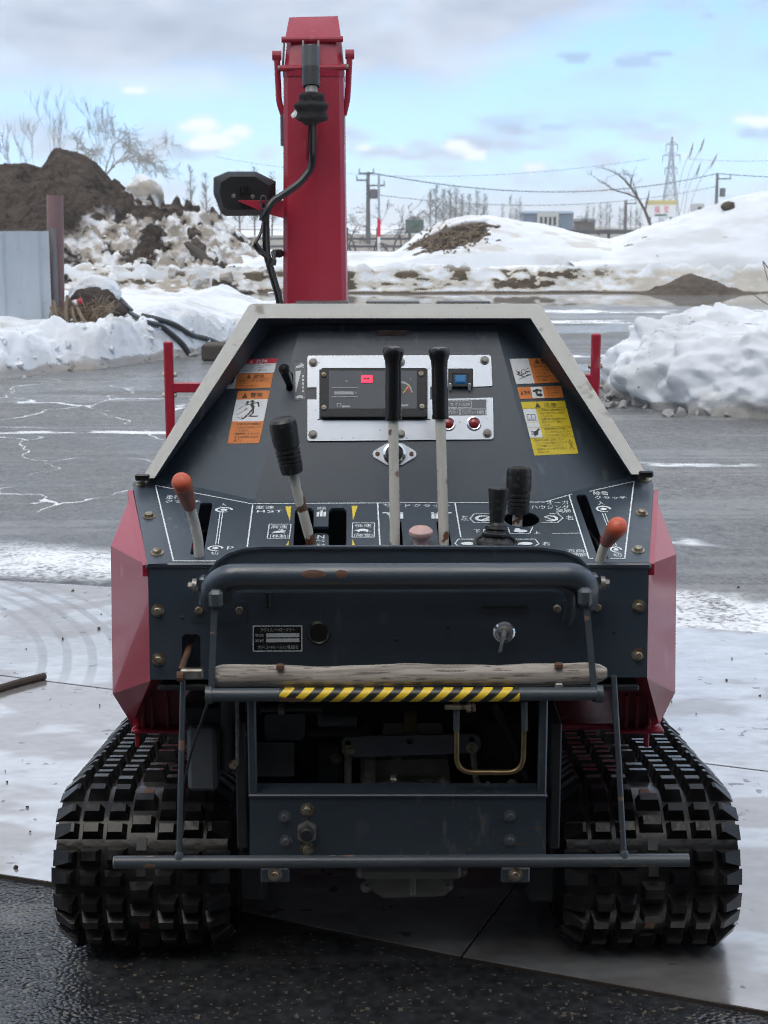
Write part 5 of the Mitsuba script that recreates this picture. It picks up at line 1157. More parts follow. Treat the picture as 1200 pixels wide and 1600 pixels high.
# the garage in whose open door the photographer stands, the machine in front of it
t = thing('garage', 'grey garage with a wide open door around the viewpoint', 'building')
gp = Pl([0, -.2, 0], [-1, 0, 0], [0, 0, 1])
add(t + '__wall', gp.slab(sbox(-9, 0, 9, 3.1).difference(sbox(-2.6, -.1, 2.6, 2.7)), -.2, 0), 'garage_wall', False)
add(t + '__rear_wall', cbox([0, -7.0, 1.5], [17.6, .1, 3.0]), 'garage_dark', False)
for x in (-8.8, 8.8):
    add(t + '__side_wall', cbox([x, -3.7, 1.5], [.1, 6.5, 3.0]), 'garage_dark', False)
add(t + '__roof', cbox([0, -3.5, 3.2], [18.6, 7.2, .16]), 'garage_dark', False)

# ------------------------------------------------------------------ materials of the machine
def specks(p, s, t):
    return smoothstep(t, t + .05, noise(p.x * s, p.y * s, p.z * s))


def paint_dark(p, n, uv):
    a = fbm(p.x * 5, p.y * 5, p.z * 5, 4); b = fbm(p.x * 60, p.y * 60, p.z * 14, 3)
    c = mix(C(.026, .040, .057), C(.034, .049, .067), a)
    c = mix(c, C(.13, .14, .145), smoothstep(.60, .80, b) * smoothstep(.46, .66, a) * .45)        # dried splashes, running down
    return mix(c, C(.10, .055, .03), specks(p, 90, .87) * smoothstep(.5, .7, a) * .8)


def paint_dark_rough(p, n, uv):
    return .30 + .22 * fbm(p.x * 11, p.y * 11, p.z * 11, 3)


mat('dark_paint', proc(paint_dark), proc(paint_dark_rough), specular=1.0)
mat('cream_paint', proc(lambda p, n, uv: mix(mix(C(.80, .80, .75), C(.85, .85, .81), fbm(p.x * 6, p.y * 6, p.z * 6, 3)), C(.24, .18, .12), smoothstep(.66, .80, fbm(p.x * 24, p.y * 24, p.z * 24, 4)) * .6)), .38, clearcoat=.3)


def red_color(p, n, uv):
    c = mix(C(.26, .010, .028), C(.32, .018, .038), fbm(p.x * 4, p.y * 4, p.z * 2, 4))
    return mix(c, C(.42, .20, .21), smoothstep(.64, .78, fbm(p.x * 26, p.y * 26, p.z * 7, 4)) * smoothstep(.45, .6, fbm(p.x * 4, 2., p.z * 4, 3)) * .6)   # scuffs


mat('red_paint', proc(red_color), proc(lambda p, n, uv: .24 + .15 * fbm(p.x * 9, p.y * 9, p.z * 5, 3)), clearcoat=.6, clearcoat_gloss=.96, specular=.5)
mat('red_gloss', proc(red_color), proc(lambda p, n, uv: .05 + .08 * fbm(p.x * 9, p.y * 9, p.z * 5, 3)), clearcoat=1.0, clearcoat_gloss=.98, specular=1.0)
mat('rubber', proc(lambda p, n, uv: mix(C(.006, .006, .007), C(.020, .020, .020), smoothstep(.4, .75, fbm(p.x * 18, p.y * 18, p.z * 18, 4)))), proc(lambda p, n, uv:   .16 + .20 * fbm(p.x * 22, p.y * 22, p.z * 22, 3)), proc(lambda p, n, uv: fbm(p.x * 90, p.y * 90, p.z * 90, 3) * .0007), 1.0, specular=.28)
mat('grip_rubber', proc(lambda p, n, uv: mix(C(.013, .014, .015), C(.030, .031, .032), specks(p, 140, .7))), .38)
mat('black_plastic', (.012, .012, .013), .28)
mat('black_vinyl', (.010, .010, .011), .18, specular=.5)
mat('rod_paint', proc(lambda p, n, uv: mix(C(.55, .54, .49), C(.15, .065, .035), smoothstep(.66, .72, fbm(p.x * 34, p.y * 34, p.z * 26, 4)))), .4)
mat('rusty_rod_paint', proc(lambda p, n, uv: mix(C(.50, .49, .44), C(.12, .055, .032), smoothstep(.55, .60, fbm(p.x * 30, p.y * 30, p.z * 22, 4)))), .45)
mat('alu_plate', proc(lambda p, n, uv: mix(C(.74, .76, .78), C(.34, .33, .32), specks(p, 130, .86) * .6)), .24, metallic=.75)
mat('chrome', (.75, .76, .77), .10, metallic=1.0)
mat('zinc', proc(lambda p, n, uv: mix(C(.34, .31, .24), C(.20, .13, .08), smoothstep(.5, .7, noise(p.x * 120, p.y * 120, p.z * 120)))), .38, metallic=.7)
mat('zinc_grey', proc(lambda p, n, uv: mix(C(.30, .30, .29), C(.15, .13, .11), noise(p.x * 90, p.y * 90, p.z * 90))), .4, metallic=.6)
mat('brass', proc(lambda p, n, uv: mix(C(.36, .27, .14), C(.22, .15, .08), noise(p.x * 60, p.y * 60, p.z * 60))), .35, metallic=.8)
mat('rust', proc(lambda p, n, uv: mix(C(.085, .042, .028), C(.14, .07, .045), noise(p.x * 80, p.y * 80, p.z * 80))), .8)
mat('orange_grip', proc(lambda p, n, uv: mix(C(.60, .12, .055), C(.48, .09, .05), fbm(p.x * 40, p.y * 40, p.z * 40, 3))), .42)
mat('worn_orange', proc(lambda p, n, uv: mix(C(.34, .10, .07), C(.22, .09, .07), fbm(p.x * 50, p.y * 50, p.z * 50, 3))), .5)
mat('pink_knob', (.52, .34, .32), .4)
mat('log_wood', proc(lambda p, n, uv: mix(mix(C(.38, .345, .31), C(.21, .185, .16), smoothstep(.36, .70, fbm(p.x * 9, p.y * 150, p.z * 150, 4))), C(.10, .085, .07), smoothstep(.60, .70, fbm(p.x * 30 + 3, p.y * 240, p.z * 240, 3)) * .8)), .8, proc(lambda p, n, uv: fbm(p.x * 16, p.y * 120, p.z * 120, 4) * .0022), 1.0)
mat('cast_iron', proc(lambda p, n, uv: mix(C(.15, .145, .135), C(.24, .23, .21), fbm(p.x * 20, p.y * 20, p.z * 20, 3))), .6, metallic=.2)
mat('engine_grey', proc(lambda p, n, uv: mix(C(.060, .070, .080), C(.10, .108, .115), fbm(p.x * 20, p.y * 20, p.z * 20, 4))), .45)
mat('engine_dark', (.018, .021, .025), .5)
mat('ink_white', (.66, .70, .72), .5)
mat('ink_dark', (.045, .035, .030), .5)
mat('ink_yellow', (.66, .50, .06), .5)
mat('label_white', (.72, .75, .78), .4)
mat('label_orange', (.68, .22, .055), .42)
mat('label_red', (.58, .028, .055), .42)
mat('label_yellow', (.68, .53, .035), .42)
mat('label_grey', (.13, .14, .15), .45)
mat('gauge_face', (.10, .105, .112), .12, specular=.5)
mat('gauge_line', (.36, .38, .40), .4)
mat('lens_red', (.25, .010, .012), .15, clearcoat=1.0)
mat('lens_blue', (.02, .17, .40), .25)
mat('lamp_black', proc(lambda p, n, uv: mix(C(.009, .009, .010), C(.018, .018, .019), fbm(p.x * 14, p.y * 14, p.z * 14, 3))), .6, specular=.25)
mat('foam_black', (.012, .012, .013), .85, proc(lambda p, n, uv: noise(p.x * 150, p.y * 150, p.z * 150) * .003), 1.0)
mat('grey_motor', (.055, .060, .066), .35)


def tape_color(p, n, uv):
    s = (p.x - (p.z - .69) * 1.1) / .0345
    y = smoothstep(.48, .52, s - dr.floor(s))
    c = mix(C(.020, .020, .020), C(.72, .50, .035), y)
    w = smoothstep(.60, .66, fbm(p.x * 30, p.y * 50, p.z * 50, 3)) * smoothstep(-.10, -.16, p.x)
    return mix(c, C(.14, .07, .045), w)


mat('hazard_tape', proc(tape_color), .35)
mat('bar_paint', proc(lambda p, n, uv: mix(mix(C(.040, .052, .064), C(.066, .080, .094), fbm(p.x * 9, p.y * 30, p.z * 30, 3)), C(.20, .12, .09), smoothstep(.70, .74, fbm(p.x * 16 + 3, p.y * 40, p.z * 40, 4)))), proc(lambda p, n, uv: .24 + .22 * fbm(p.x * 13, p.y * 40, p.z * 40, 3)), specular=.5)

# ------------------------------------------------------------------ the snow blower
SB = thing('snow_blower', 'red and cream tracked snow blower with dark control panel and tall red chute', 'snow blower')


def part(name, mesh, m, smooth=30, label=None, kind=None):
    return add(SB + '__' + name, mesh, m, smooth, label, None, None, kind)


YR = 2.75
rear = Pl([0, YR, 0], [1, 0, 0], [0, 0, 1])
zr = rear.hit(622, 881)[2]
deck = Pl([0, YR, zr], [1, 0, 0], [0, 1, .27])
k0 = deck.hit(622, 781)
face = Pl(k0, [1, 0, 0], [0, .16, .37])
kt = face.hit(622, 505)
k1 = face.hit(397, 781); k2 = face.hit(470, 508); k3 = deck.hit(246, 747)
k4 = face.hit(847, 781); k5 = face.hit(774, 508); k6 = deck.hit(985, 744)


def plane3(a, b, c):
    n = np.cross(b - a, c - a); n /= np.linalg.norm(n)
    if n[1] > 0: n = -n
    ex = np.cross([0, 0, 1.0], n); ex /= np.linalg.norm(ex)
    if ex[0] < 0: ex = -ex
    return Pl(a, ex, np.cross(n, ex))


wing_l, wing_r = plane3(k1, k2, k3), plane3(k4, k5, k6)


def bolt(pl, u, v, r=.0085, m='zinc', h=.0075, name='bolt', off=0.0):
    ab = pl.px(u, v); p = pl.to(ab, off)[0]
    a = nrg.uniform(0, 1)
    hexa = Polygon([(ab[0] + r * math.cos(a + k * math.pi / 3), ab[1] + r * math.sin(a + k * math.pi / 3)) for k in range(6)])
    wash = lathe([(r * 1.5, 0), (r * 1.5, .0016), (r * .9, .0018), (r * .9, .0022)], p, pl.n, 16)
    dome_ = lathe([(r * .86, h), (r * .7, h + .0012), (.0001, h + .0013)], p, pl.n, 12)
    return part(name, cat([wash, pl.slab(hexa, off + .0017, off + h), dome_]), m, False)


# rear panel -----------------------------------------------------
rp = rear.poly([(232, 884), (1013, 882), (1011, 1058), (234, 1062)])
slot = rear.poly([(284, 995), (289, 991), (308, 991), (313, 995), (313, 1056), (284, 1056)])
REAR = part('rear_panel', rear.slab(rp.difference(slot), -.005, 0), 'dark_paint', False)
part('rear_panel__top_lip', cbox([np.mean([rear.hit(232, 882)[0], rear.hit(1013, 882)[0]]), YR + .012, zr - .004], [rp.bounds[2] - rp.bounds[0] + .004, .03, .012], .004), 'dark_paint', False)
for u, v in ((246.7, 954), (311, 953), (374.6, 952.5), (247.5, 1030), (870, 950), (933, 948), (998, 947), (997, 1023)):
    bolt(rear, u, v, .0082)
for u, v in ((330, 905), (285, 965), (960, 988), (700, 980), (620, 1000)):
    part('rear_panel__rivet', lathe([(.004, 0), (.003, .0016), (.0001, .002)], rear.hit(u, v), rear.n, 10), 'engine_dark', 30)
p = rear.hit(498, 989)
part('rear_panel__plug', lathe([(.0235, .0), (.0235, .002), (.019, .005), (.0165, .003), (.0001, .003)], p, rear.n, 28), 'black_plastic', 30)
part('rear_panel__groove', rear.slab(rear.poly([(752, 945), (824, 945), (822, 951), (754, 951)]), 0, .004), 'engine_dark', False)
part('rear_panel__latch', cbox(rear.hit(419, 934) + [0, -.008, 0], [.013, .016, .034], .004), 'engine_dark', False)
part('rear_panel__plate_pad', rear.slab(rear.poly([(300, 940), (386, 940), (386, 972), (300, 972)]), .0002, .0022), 'dark_paint', False)
part('rear_panel__plate_pad', rear.slab(rear.poly([(858, 938), (945, 938), (945, 972), (858, 972)]), .0002, .0022), 'dark_paint', False)
# name plate
q = Quad(rear, [(395, 977), (472.5, 976.5), (472.5, 1017.5), (395, 1018)])
NP = part('name_plate', q.slab(sbox(0, 0, 1, 1), .0004, .0014), 'black_plastic', False, 'small black name plate with white Japanese lettering')
ink = [tri2(sbox(0, 0, 1, 1).difference(sbox(.025, .045, .975, .955)))]
ink += [text('フジイスノーロータリー', .15, .76, .85, .90), text('型式名', .05, .56, .23, .69), text('機体番号', .05, .36, .23, .49), text('フジイコーポレーション株式会社', .09, .10, .92, .25)]
part('name_plate__lettering', q.sheet(joinvf(ink), .0019), 'ink_white', False)
part('name_plate__blank_field', q.sheet(tri2([sbox(.27, .55, .94, .70), sbox(.27, .36, .94, .50)]), .0018), 'label_white', False)
# ignition lock and key
p = rear.hit(787.5, 987.5)
KEY = part('ignition_lock', lathe([(.0205, 0), (.0205, .003), (.017, .006), (.0135, .005), (.0125, .004), (.0001, .004)], p, rear.n, 28), 'chrome', 30)
a_ = p + [0, -.006, .001]
part('ignition_lock__key', cat([tube([a_, a_ + [-.004, -.022, -.006]], .0045, 10), hull([a_ + [-.001, -.020, 0], a_ + [-.006, -.020, 0], a_ + [-.006, -.026, .0], a_ + [-.001, -.026, 0], a_ + [-.006, -.020, -.030], a_ + [-.012, -.020, -.031], a_ + [-.012, -.026, -.031], a_ + [-.006, -.026, -.030]])]), 'alu_plate', 30)
# clutch link in the left slot
sl = rear.hit(298, 1020)
part('link_arm', tube([rear.hit(296, 1005) + [0, .05, 0], rear.hit(292, 1022) + [0, .0, 0], rear.hit(286, 1040) + [0, -.03, 0]], [.006, .006, .006], 10), 'rust', 30, 'thin rusty arm coming out of the left slot')
part('link_clevis', cbox(rear.hit(304, 1043) + [0, -.04, 0], [.042, .016, .020], .003), 'zinc_grey', False)
part('link_clevis__pin', tube([rear.hit(287, 1046) + [-.006, -.045, 0], rear.hit(287, 1046) + [.006, -.045, 0]], .010, 10), 'rust', 30)

# control deck -----------------------------------------------------
dk = deck.poly([(231, 883), (1014, 881), (1021, 757), (1011, 735), (980, 738), (847, 776), (397, 776), (250, 741), (222, 739), (207, 757)])
holes = [[(313, 787), (316, 785.5), (330, 785.5), (332, 788), (318, 866), (297, 866)],
         [(902, 773), (914, 772.5), (917, 775), (951, 874), (935, 874), (900, 776)],
         [(607.5, 815), (627, 815), (630, 853), (611, 853)], [(681.5, 815), (699, 815), (706, 853), (686, 853)],
         [(461, 800), (466, 795), (486, 795), (490.5, 799), (490, 824), (513, 824), (514, 799), (519, 795), (537, 795), (541.5, 799), (541, 862), (514, 862), (513.5, 838), (509, 835), (493, 835), (489, 839), (488, 862), (458, 862)]]
hp = [deck.poly(h) for h in holes]
c_ = deck.px(815, 811)
hp.append(ell(c_[0], c_[1], .0345, .0345))
DECK = part('control_deck', deck.slab(dk.difference(unary_union(hp)), -.004, 0), 'dark_paint', False)
for pts in ([(207, 757), (222, 745), (240, 749), (262, 882), (231, 883)], [(1021, 757), (1011, 741), (994, 746), (981, 880), (1014, 881)]):
    part('control_deck__flange', deck.slab(deck.poly(pts), .0003, .0023), 'dark_paint', False)
for u, v in ((221, 758), (233, 809), (245.6, 866), (1007, 751), (1002.5, 804), (997, 862)):
    bolt(deck, u, v, .0085, off=.0024)
part('control_deck__well', cat([cbox([.027, 3.34, .80], [.90, .01, .34]), cbox([.027, 3.05, .672], [.90, .58, .01]), cbox([.027 - .415, 3.02, .765], [.008, .5, .17]), cbox([.027 + .415, 3.02, .765], [.008, .5, .17])]), 'dark_paint', False)
gate = hp[4]
part('control_deck__gate_edging', deck.slab(gate.buffer(.0030).difference(gate.buffer(.0004)), .0001, .0018), 'dark_paint', False)


def drect(u0, v0, u1, v1):
    vm = (v0 + v1) / 2
    return deck.px(u0, vm)[0], deck.px((u0 + u1) / 2, v1)[1], deck.px(u1, vm)[0], deck.px((u0 + u1) / 2, v0)[1]


def dt(s, u0, v0, u1, v1):
    return text(s, *drect(u0, v0, u1, v1))


def dl(pts, w=.0026):
    return tri2(stroke([deck.px(*p) for p in pts], w))


def dbox(u0, v0, u1, v1, w=.0018):
    x0, y0, x1, y1 = drect(u0, v0, u1, v1)
    b = sbox(x0, y0, x1, y1).buffer(.002)
    return tri2(b.difference(b.buffer(-w)))


def dshape(polys, u0, v0, u1, v1):
    x0, y0, x1, y1 = drect(u0, v0, u1, v1)
    return tri2([affinity.affine_transform(g, [x1 - x0, 0, 0, y1 - y0, x0, y0]) for g in polys])


RABBIT = [unary_union([ell(.45, .42, .34, .22, 8), ell(.80, .58, .13, .16), stroke([(.74, .66), (.45, .92)], .11), stroke([(.78, .68), (.60, 1.0)], .09), stroke([(.30, .3), (.02, .12)], .14), stroke([(.66, .3), (.90, .12)], .10)])]
TURTLE = [unary_union([ell(.50, .48, .34, .40).intersection(sbox(0, .30, 1, 1)), ell(.08, .50, .09, .12), stroke([(.12, .45), (.3, .42)], .1), stroke([(.28, .35), (.24, .08)], .12), stroke([(.70, .35), (.76, .08)], .12), stroke([(.8, .38), (1, .28)], .08)])]
LUGS = [unary_union([sbox(0, 0, .28, .75), sbox(.36, 0, .64, 1), sbox(.72, 0, 1, .75)])]
ARMS = [unary_union([stroke([(0, .95), (.28, .88), (.40, .45), (.40, 0)], .18), sbox(.62, 0, .80, .8), sbox(.84, 0, 1, .8), sbox(.62, .86, .72, 1), sbox(.86, .86, 1, 1)])]
MIRA = [affinity.scale(ARMS[0], -1, 1, origin=(.5, .5))]
SWIRL = [unary_union([ell(.5, .5, .5, .5).difference(ell(.5, .5, .36, .34)).difference(sbox(.5, .1, 1.1, .45)), ell(.5, .5, .2, .2)])]
ink = [dl([(338, 877), (271, 877), (243, 759), (392, 787.5), (850, 785), (894, 772.6)]), dl([(395, 789), (385.4, 862)]), dl([(590, 787), (594, 857)]), dl([(711, 786.5), (720, 840)]),
       dl([(889, 774), (920, 873), (927, 873)]), dl([(921, 768.3), (990.4, 752.7), (976, 873), (953, 873)]), dl([(862, 834), (907, 833.5)], .0016),
       dt('走行', 259, 774, 284, 780.5), dt('クラッチ', 257, 781, 314, 787), dt('入', 344, 786, 355, 792), dt('切', 329, 862, 342, 868), dt('P', 353, 853.5, 366, 860),
       dl([(344, 801), (337, 851)], .0016), dl([(348, 801), (341, 851)], .0016), dshape(SWIRL, 336, 793, 364, 801), dshape(SWIRL, 324, 853, 349, 861.5),
       dt('変速', 399, 790.5, 429, 796), dt('HST', 399.5, 796.6, 442, 802), dbox(420, 820, 452.5, 841.5), dbox(551.5, 818, 584, 839.5),
       dt('高速', 422.5, 821, 449.5, 826.5), dshape(RABBIT, 425, 827.5, 448, 834.5), dt('(移動)', 421, 835.5, 451.5, 841), dt('低速', 554, 819, 581, 824.5), dshape(TURTLE, 554, 826, 580, 832.5), dt('(除雪)', 552.5, 834, 583, 839.5),
       dt('前進', 495.5, 792, 510, 797), dshape(LUGS, 495, 798, 509.5, 807.5), dt('N', 494, 835.8, 509, 843), dt('中立', 494, 843.4, 508, 847.5), dt('後進', 494, 850, 508.5, 855.5),
       dt('サイドクラッチ', 598, 787.5, 705, 793.5), dshape(ARMS, 598, 801, 630, 811), dshape(MIRA, 674, 801, 706, 811),
       dt('左', 720, 806, 732, 814), dt('右', 884, 805.5, 897, 813.5), dt('下', 739.5, 827.5, 751, 833.5), dt('上', 833, 830, 844.5, 835.5), dt('右', 847, 847, 860, 853),
       dt('オーガ', 853, 782.5, 889, 789), dt('ハウジング', 829, 789.5, 890, 796.5), dt('調節', 868, 796, 893, 801.5), dt('方向', 885, 858.5, 914, 863.5), dt('調節', 892, 863.8, 917, 870.5),
       dt('除雪', 926, 768, 951, 774.5), dt('クラッチ', 928, 775, 980, 781), dt('入', 933.5, 783, 944.5, 790), dt('切', 957.5, 865, 972, 871), dshape(SWIRL, 931, 791, 955, 800.5), dshape(SWIRL, 953, 854.5, 972, 864),
       dl([(941, 802), (950, 826)], .0016), dl([(945, 802), (954, 826)], .0016), dl([(956, 845), (959, 853)], .0016), dl([(960, 845), (963, 853)], .0016)]
for hexa in ([(771, 803.5), (741, 803.5), (734, 811), (741, 817), (771, 817)], [(858, 803.5), (872, 803.5), (879.5, 810), (871, 817), (846, 817)], [(755, 843), (716, 843), (711, 850), (716, 854), (755, 854)], [(803, 843), (836, 843), (842, 850), (836, 854), (803, 854)],
              [(793, 824), (797, 834), (828, 834), (832, 824)], [(755, 843), (756, 828), (766, 826)]):
    ink.append(dl(hexa, .0020))
ink += [dshape([ell(.5, .5, .5, .42).difference(ell(.62, .5, .42, .28)), stroke([(.35, .2), (.95, .75)], .12), stroke([(.5, .15), (1, .55)], .1)], 742, 805, 768, 816), dshape([ell(.5, .5, .5, .42).difference(ell(.38, .5, .42, .28)), stroke([(.05, .75), (.7, .2)], .12)], 850, 805, 872, 816),
        dshape([unary_union([ell(.5, .35, .5, .28), ell(.3, .7, .2, .2)])], 802, 825, 824, 833), dshape([unary_union([ell(.4, .4, .4, .3), stroke([(.6, .4), (1, .2)], .2)])], 720, 845, 748, 853), dshape([unary_union([ell(.6, .4, .4, .3), stroke([(.4, .4), (0, .2)], .2)])], 806, 845, 832, 853)]
part('control_deck__lettering', deck.sheet(joinvf(ink), .0009), 'ink_white', False)
yel = [tri2(deck.poly([(445.5, 792), (455, 792), (453, 815.5)])), tri2(deck.poly([(451.5, 844.5), (450.5, 856), (445, 856)])), tri2(deck.poly([(549.5, 791), (559, 791), (551.5, 814)])), tri2(deck.poly([(550.5, 843), (556, 855), (550, 855)])), dshape([sbox(0, 0, 1, .5), sbox(0, .62, 1, 1)], 652, 821, 659, 829)]
for y_ in yel:
    part('control_deck__yellow_mark', deck.sheet(y_, .0009), 'ink_yellow', False)

# hood with its cream frame, dark reveal and instrument panel ----------
kc = [k1, k2, k5, k4]
wl_top = wing_l.hit(428, 510); wr_top = wing_r.hit(806, 508)
slot_t = face.poly([(588, 517), (591, 515), (634, 515), (636.5, 517), (636.5, 523), (634, 525), (591, 525), (588, 523)])
slot_h = face.poly([(448, 584), (453, 580), (458, 584), (457, 609), (452, 612), (447, 609)])
PAN = part('instrument_panel', face.slab(Polygon([face.px(397, 782), face.px(470, 508), face.px(774, 508), face.px(847, 782)]).difference(unary_union([slot_t, slot_h])), -.003, 0), 'dark_paint', False)
part('instrument_panel__left_wing', wing_l.slab(Polygon([wing_l.px(397, 782), wing_l.px(470, 508), wing_l.px(428, 510), wing_l.px(246, 747)]), -.003, 0), 'dark_paint', False)
part('instrument_panel__right_wing', wing_r.slab(Polygon([wing_r.px(847, 782), wing_r.px(774, 508), wing_r.px(806, 508), wing_r.px(985, 744)]), -.003, 0), 'dark_paint', False)
# cream frame: face plane runs from the deck edge to the hood's top edge
fa = deck.hit(224, 745) + [0, -.05, 0]; YT = kt[1] - .045
fr = plane3(at(222, 746, 3.055), at(1010, 741, 3.055), at(620, 476, YT))
outer = [(222, 747), (389, 477), (396, 474.5), (838, 474.5), (846, 478), (1011, 741), (987, 741), (829, 497), (404, 497), (241, 747)]
fp = fr.poly(outer)
HOOD = part('hood_frame', fr.slab(fp, -.004, 0), 'cream_paint', False)
inn = [fr.hit(*q_) for q_ in ((241, 747), (404, 497), (829, 497), (987, 741))]
bk = [wing_l.hit(246, 747), wl_top, wr_top, wing_r.hit(985, 744)]
rev = []
for i in range(3):
    a, b, c, d = inn[i] - fr.n * .003, inn[i + 1] - fr.n * .003, bk[i + 1], bk[i]
    mm = trimesh.Trimesh([a, b, c, d], [[0, 1, 2], [0, 2, 3]], process=False); rev.append(mm)
part('hood_frame__reveal', cat(rev), 'dark_paint', False)
out_ = [fr.hit(*q_) for q_ in ((222, 747), (389, 477), (396, 474.5), (838, 474.5), (846, 478), (1011, 741))]
far_ = [o + [0, .95, -.075] for o in out_]
Vh = np.array(out_ + far_); Fh = []
for i in range(5):
    Fh += [[i, i + 1, i + 7], [i, i + 7, i + 6]]
Fh += [[6, 7, 8], [6, 8, 9], [6, 9, 10], [6, 10, 11]]
part('hood', trimesh.Trimesh(Vh, Fh, process=False), 'cream_paint', False)
for p, s in ((fr.hit(224, 743), -1), (fr.hit(1008, 738), 1)):
    part('hood_frame__hinge', cbox(p + [s * .002, .012, -.004], [.030, .03, .014], .003), 'black_plastic', False)
for u0, u1 in ((461, 545), (572, 656), (681, 766)):
    a, b = at(u0, 471.0, YT + .05), at(u1, 471.0, YT + .05)
    sl_ = [a + [0, 0, -.004], b + [0, 0, -.004]]
    part('hood__vent', cbox((sl_[0] + sl_[1]) / 2, [b[0] - a[0], .05, .010], .004), 'black_plastic', False)
    part('hood__vent_rim', cbox((sl_[0] + sl_[1]) / 2 + [0, .002, -.004], [b[0] - a[0] + .008, .06, .005], .002), 'cream_paint', False)
part('hood__bulkhead', cbox([.027, 3.62, 1.02], [.62, .01, .44]), 'dark_paint', False)

# warning decals -----------------------------------------------------
def tri_mark(x, y, w, h):
    t_ = Polygon([(x, y), (x + w, y), (x + w / 2, y + h)])
    return t_.difference(sbox(x + w * .46, y + h * .28, x + w * .54, y + h * .62)).difference(sbox(x + w * .46, y + h * .1, x + w * .54, y + h * .2))


def decal(name, pl, c, base, label, patches=(), inks=(), lines=()):
    q = Quad(pl, c)
    k = part(name, q.slab(sbox(0, 0, 1, 1), .0004, .0010), base, False, label)
    for m, polys in patches:
        add(k + '__field', q.sheet(tri2(polys), .0014), m, False)
    for m, items in inks:
        add(k + '__lettering', q.sheet(joinvf(items), .0018), m, False)
    return k


def lines(ss, x0, y1, dy, h, x1):
    """Rows of small print; every row keeps the size of the longest."""
    n = max(len(s) for s in ss); w = (x1 - x0) / n
    return [text(s, x0 + (w if not s.startswith('・') and any(t.startswith('・') for t in ss) else 0), y1 - i * dy - h, x0 + w * len(s) + (w if not s.startswith('・') and any(t.startswith('・') for t in ss) else 0), y1 - i * dy) for i, s in enumerate(ss)]


HAND = unary_union([ell(.55, .45, .22, .30, -25), stroke([(.45, .6), (.10, .75)], .09), stroke([(.42, .48), (.04, .50)], .09), stroke([(.42, .38), (.08, .26)], .09), stroke([(.55, .25), (.30, .05)], .10), stroke([(.62, .6), (.95, .98)], .20)])


def putp(g, x0, y0, x1, y1):
    return affinity.affine_transform(g, [x1 - x0, 0, 0, y1 - y0, x0, y0])


decal('danger_label', wing_l, [(363.1, 562.7), (433.8, 559.9), (428.4, 582.5), (358.5, 584.1)], 'label_white', 'white label with a red heading strip and a hand symbol', [('label_red', [sbox(.19, .66, 1, 1)])],
      [('ink_white', [tri2(tri_mark(.40, .70, .09, .26)), text('危険', .54, .71, .80, .95)]), ('ink_dark', [tri2(putp(HAND, .03, .15, .18, .75))] + lines(['・回転部に手足を入れないでください', 'ケガをする恐れがあります', '・点検整備はエンジンを停止して'], .21, .60, .18, .11, .92))])
decal('warning_label', wing_l, [(358.5, 584.6), (427.4, 583.3), (422.9, 606.2), (353.7, 607.9)], 'label_orange', 'orange label with a hand symbol under the red headed one', [('label_white', [sbox(0, 0, .19, 1)])],
      [('ink_dark', [tri2(tri_mark(.42, .68, .09, .24)), text('警告', .57, .69, .82, .91), tri2(sbox(.20, .625, 1, .64)), tri2(putp(HAND, .03, .2, .17, .8))] + lines(['・回転中はカバーを外したまま運転しない', 'でください', '・ケガをする恐れがあります'], .23, .56, .17, .11, .94))])
run = [ell(.36, .90, .055, .055), stroke([(.50, .84), (.60, .58)], .10), stroke([(.52, .82), (.36, .76), (.34, .90)], .045), stroke([(.52, .83), (.72, .88), (.78, .66)], .055), stroke([(.60, .58), (.46, .30), (.30, .06)], .06), stroke([(.60, .58), (.62, .38), (.52, .20), (.80, .20)], .055)]
run = affinity.translate(unary_union(run + [ell(.52, .93, .07, .065)]), 0, 0)
arrows = unary_union([stroke([(.10, .55), (.34, .80)], .018), stroke([(.06, .28), (.40, .56)], .018), stroke([(.08, .14), (.30, .12)], .018), stroke([(.32, .62), (.41, .56), (.30, .52)], .02), stroke([(.22, .86), (.40, .84)], .018), stroke([(.24, .2), (.31, .12), (.22, .06)], .018)])
decal('warning_label', wing_l, [(372.2, 611.3), (422, 610.4), (405.4, 692.5), (355.6, 693.2)], 'label_orange', 'tall orange label with a running figure on a white field', [('label_white', [sbox(0, .415, 1, .835)])],
      [('ink_dark', [tri2(tri_mark(.17, .865, .16, .10)), text('警告', .42, .87, .82, .965), tri2(putp(unary_union([run, arrows]), .05, .43, .97, .82))] + lines(['・作業中は作業機に', '人を近づけないで', 'ください。', '・飛散物によりケガ', 'をする恐れがあり', 'ます。'], .08, .385, .062, .044, .96))])
slip = unary_union([stroke([(.05, .42), (.30, .30), (.56, .22)], .05), ell(.22, .50, .07, .07), stroke([(.22, .38), (.10, .62)], .06), stroke([(.30, .32), (.44, .62)], .05), stroke([(.30, .30), (.50, .44), (.62, .40)], .05), stroke([(.10, .12), (.95, .36)], .03), stroke([(.45, .62), (.58, .70), (.62, .60), (.9, .74)], .03), stroke([(.62, .42), (.70, .54), (.95, .52)], .06), stroke([(.60, .32), (.95, .36)], .06)])
decal('warning_label', wing_r, [(795.5, 561.2), (864.2, 559.3), (873.9, 597.4), (806.3, 600.7)], 'label_orange', 'orange label with a falling figure on a white field', [('label_white', [sbox(0, 0, .42, 1)])],
      [('ink_dark', [tri2(tri_mark(.54, .79, .11, .17)), text('警告', .68, .79, .94, .95), tri2(sbox(.42, .755, 1, .765)), tri2(putp(slip, .05, .1, .40, .80))] + lines(['・始動する時は変速レバー', 'をニュートラル位置に', 'してください', '・発進する時は必ず', '回りを確認してください'], .45, .70, .135, .085, .96))])
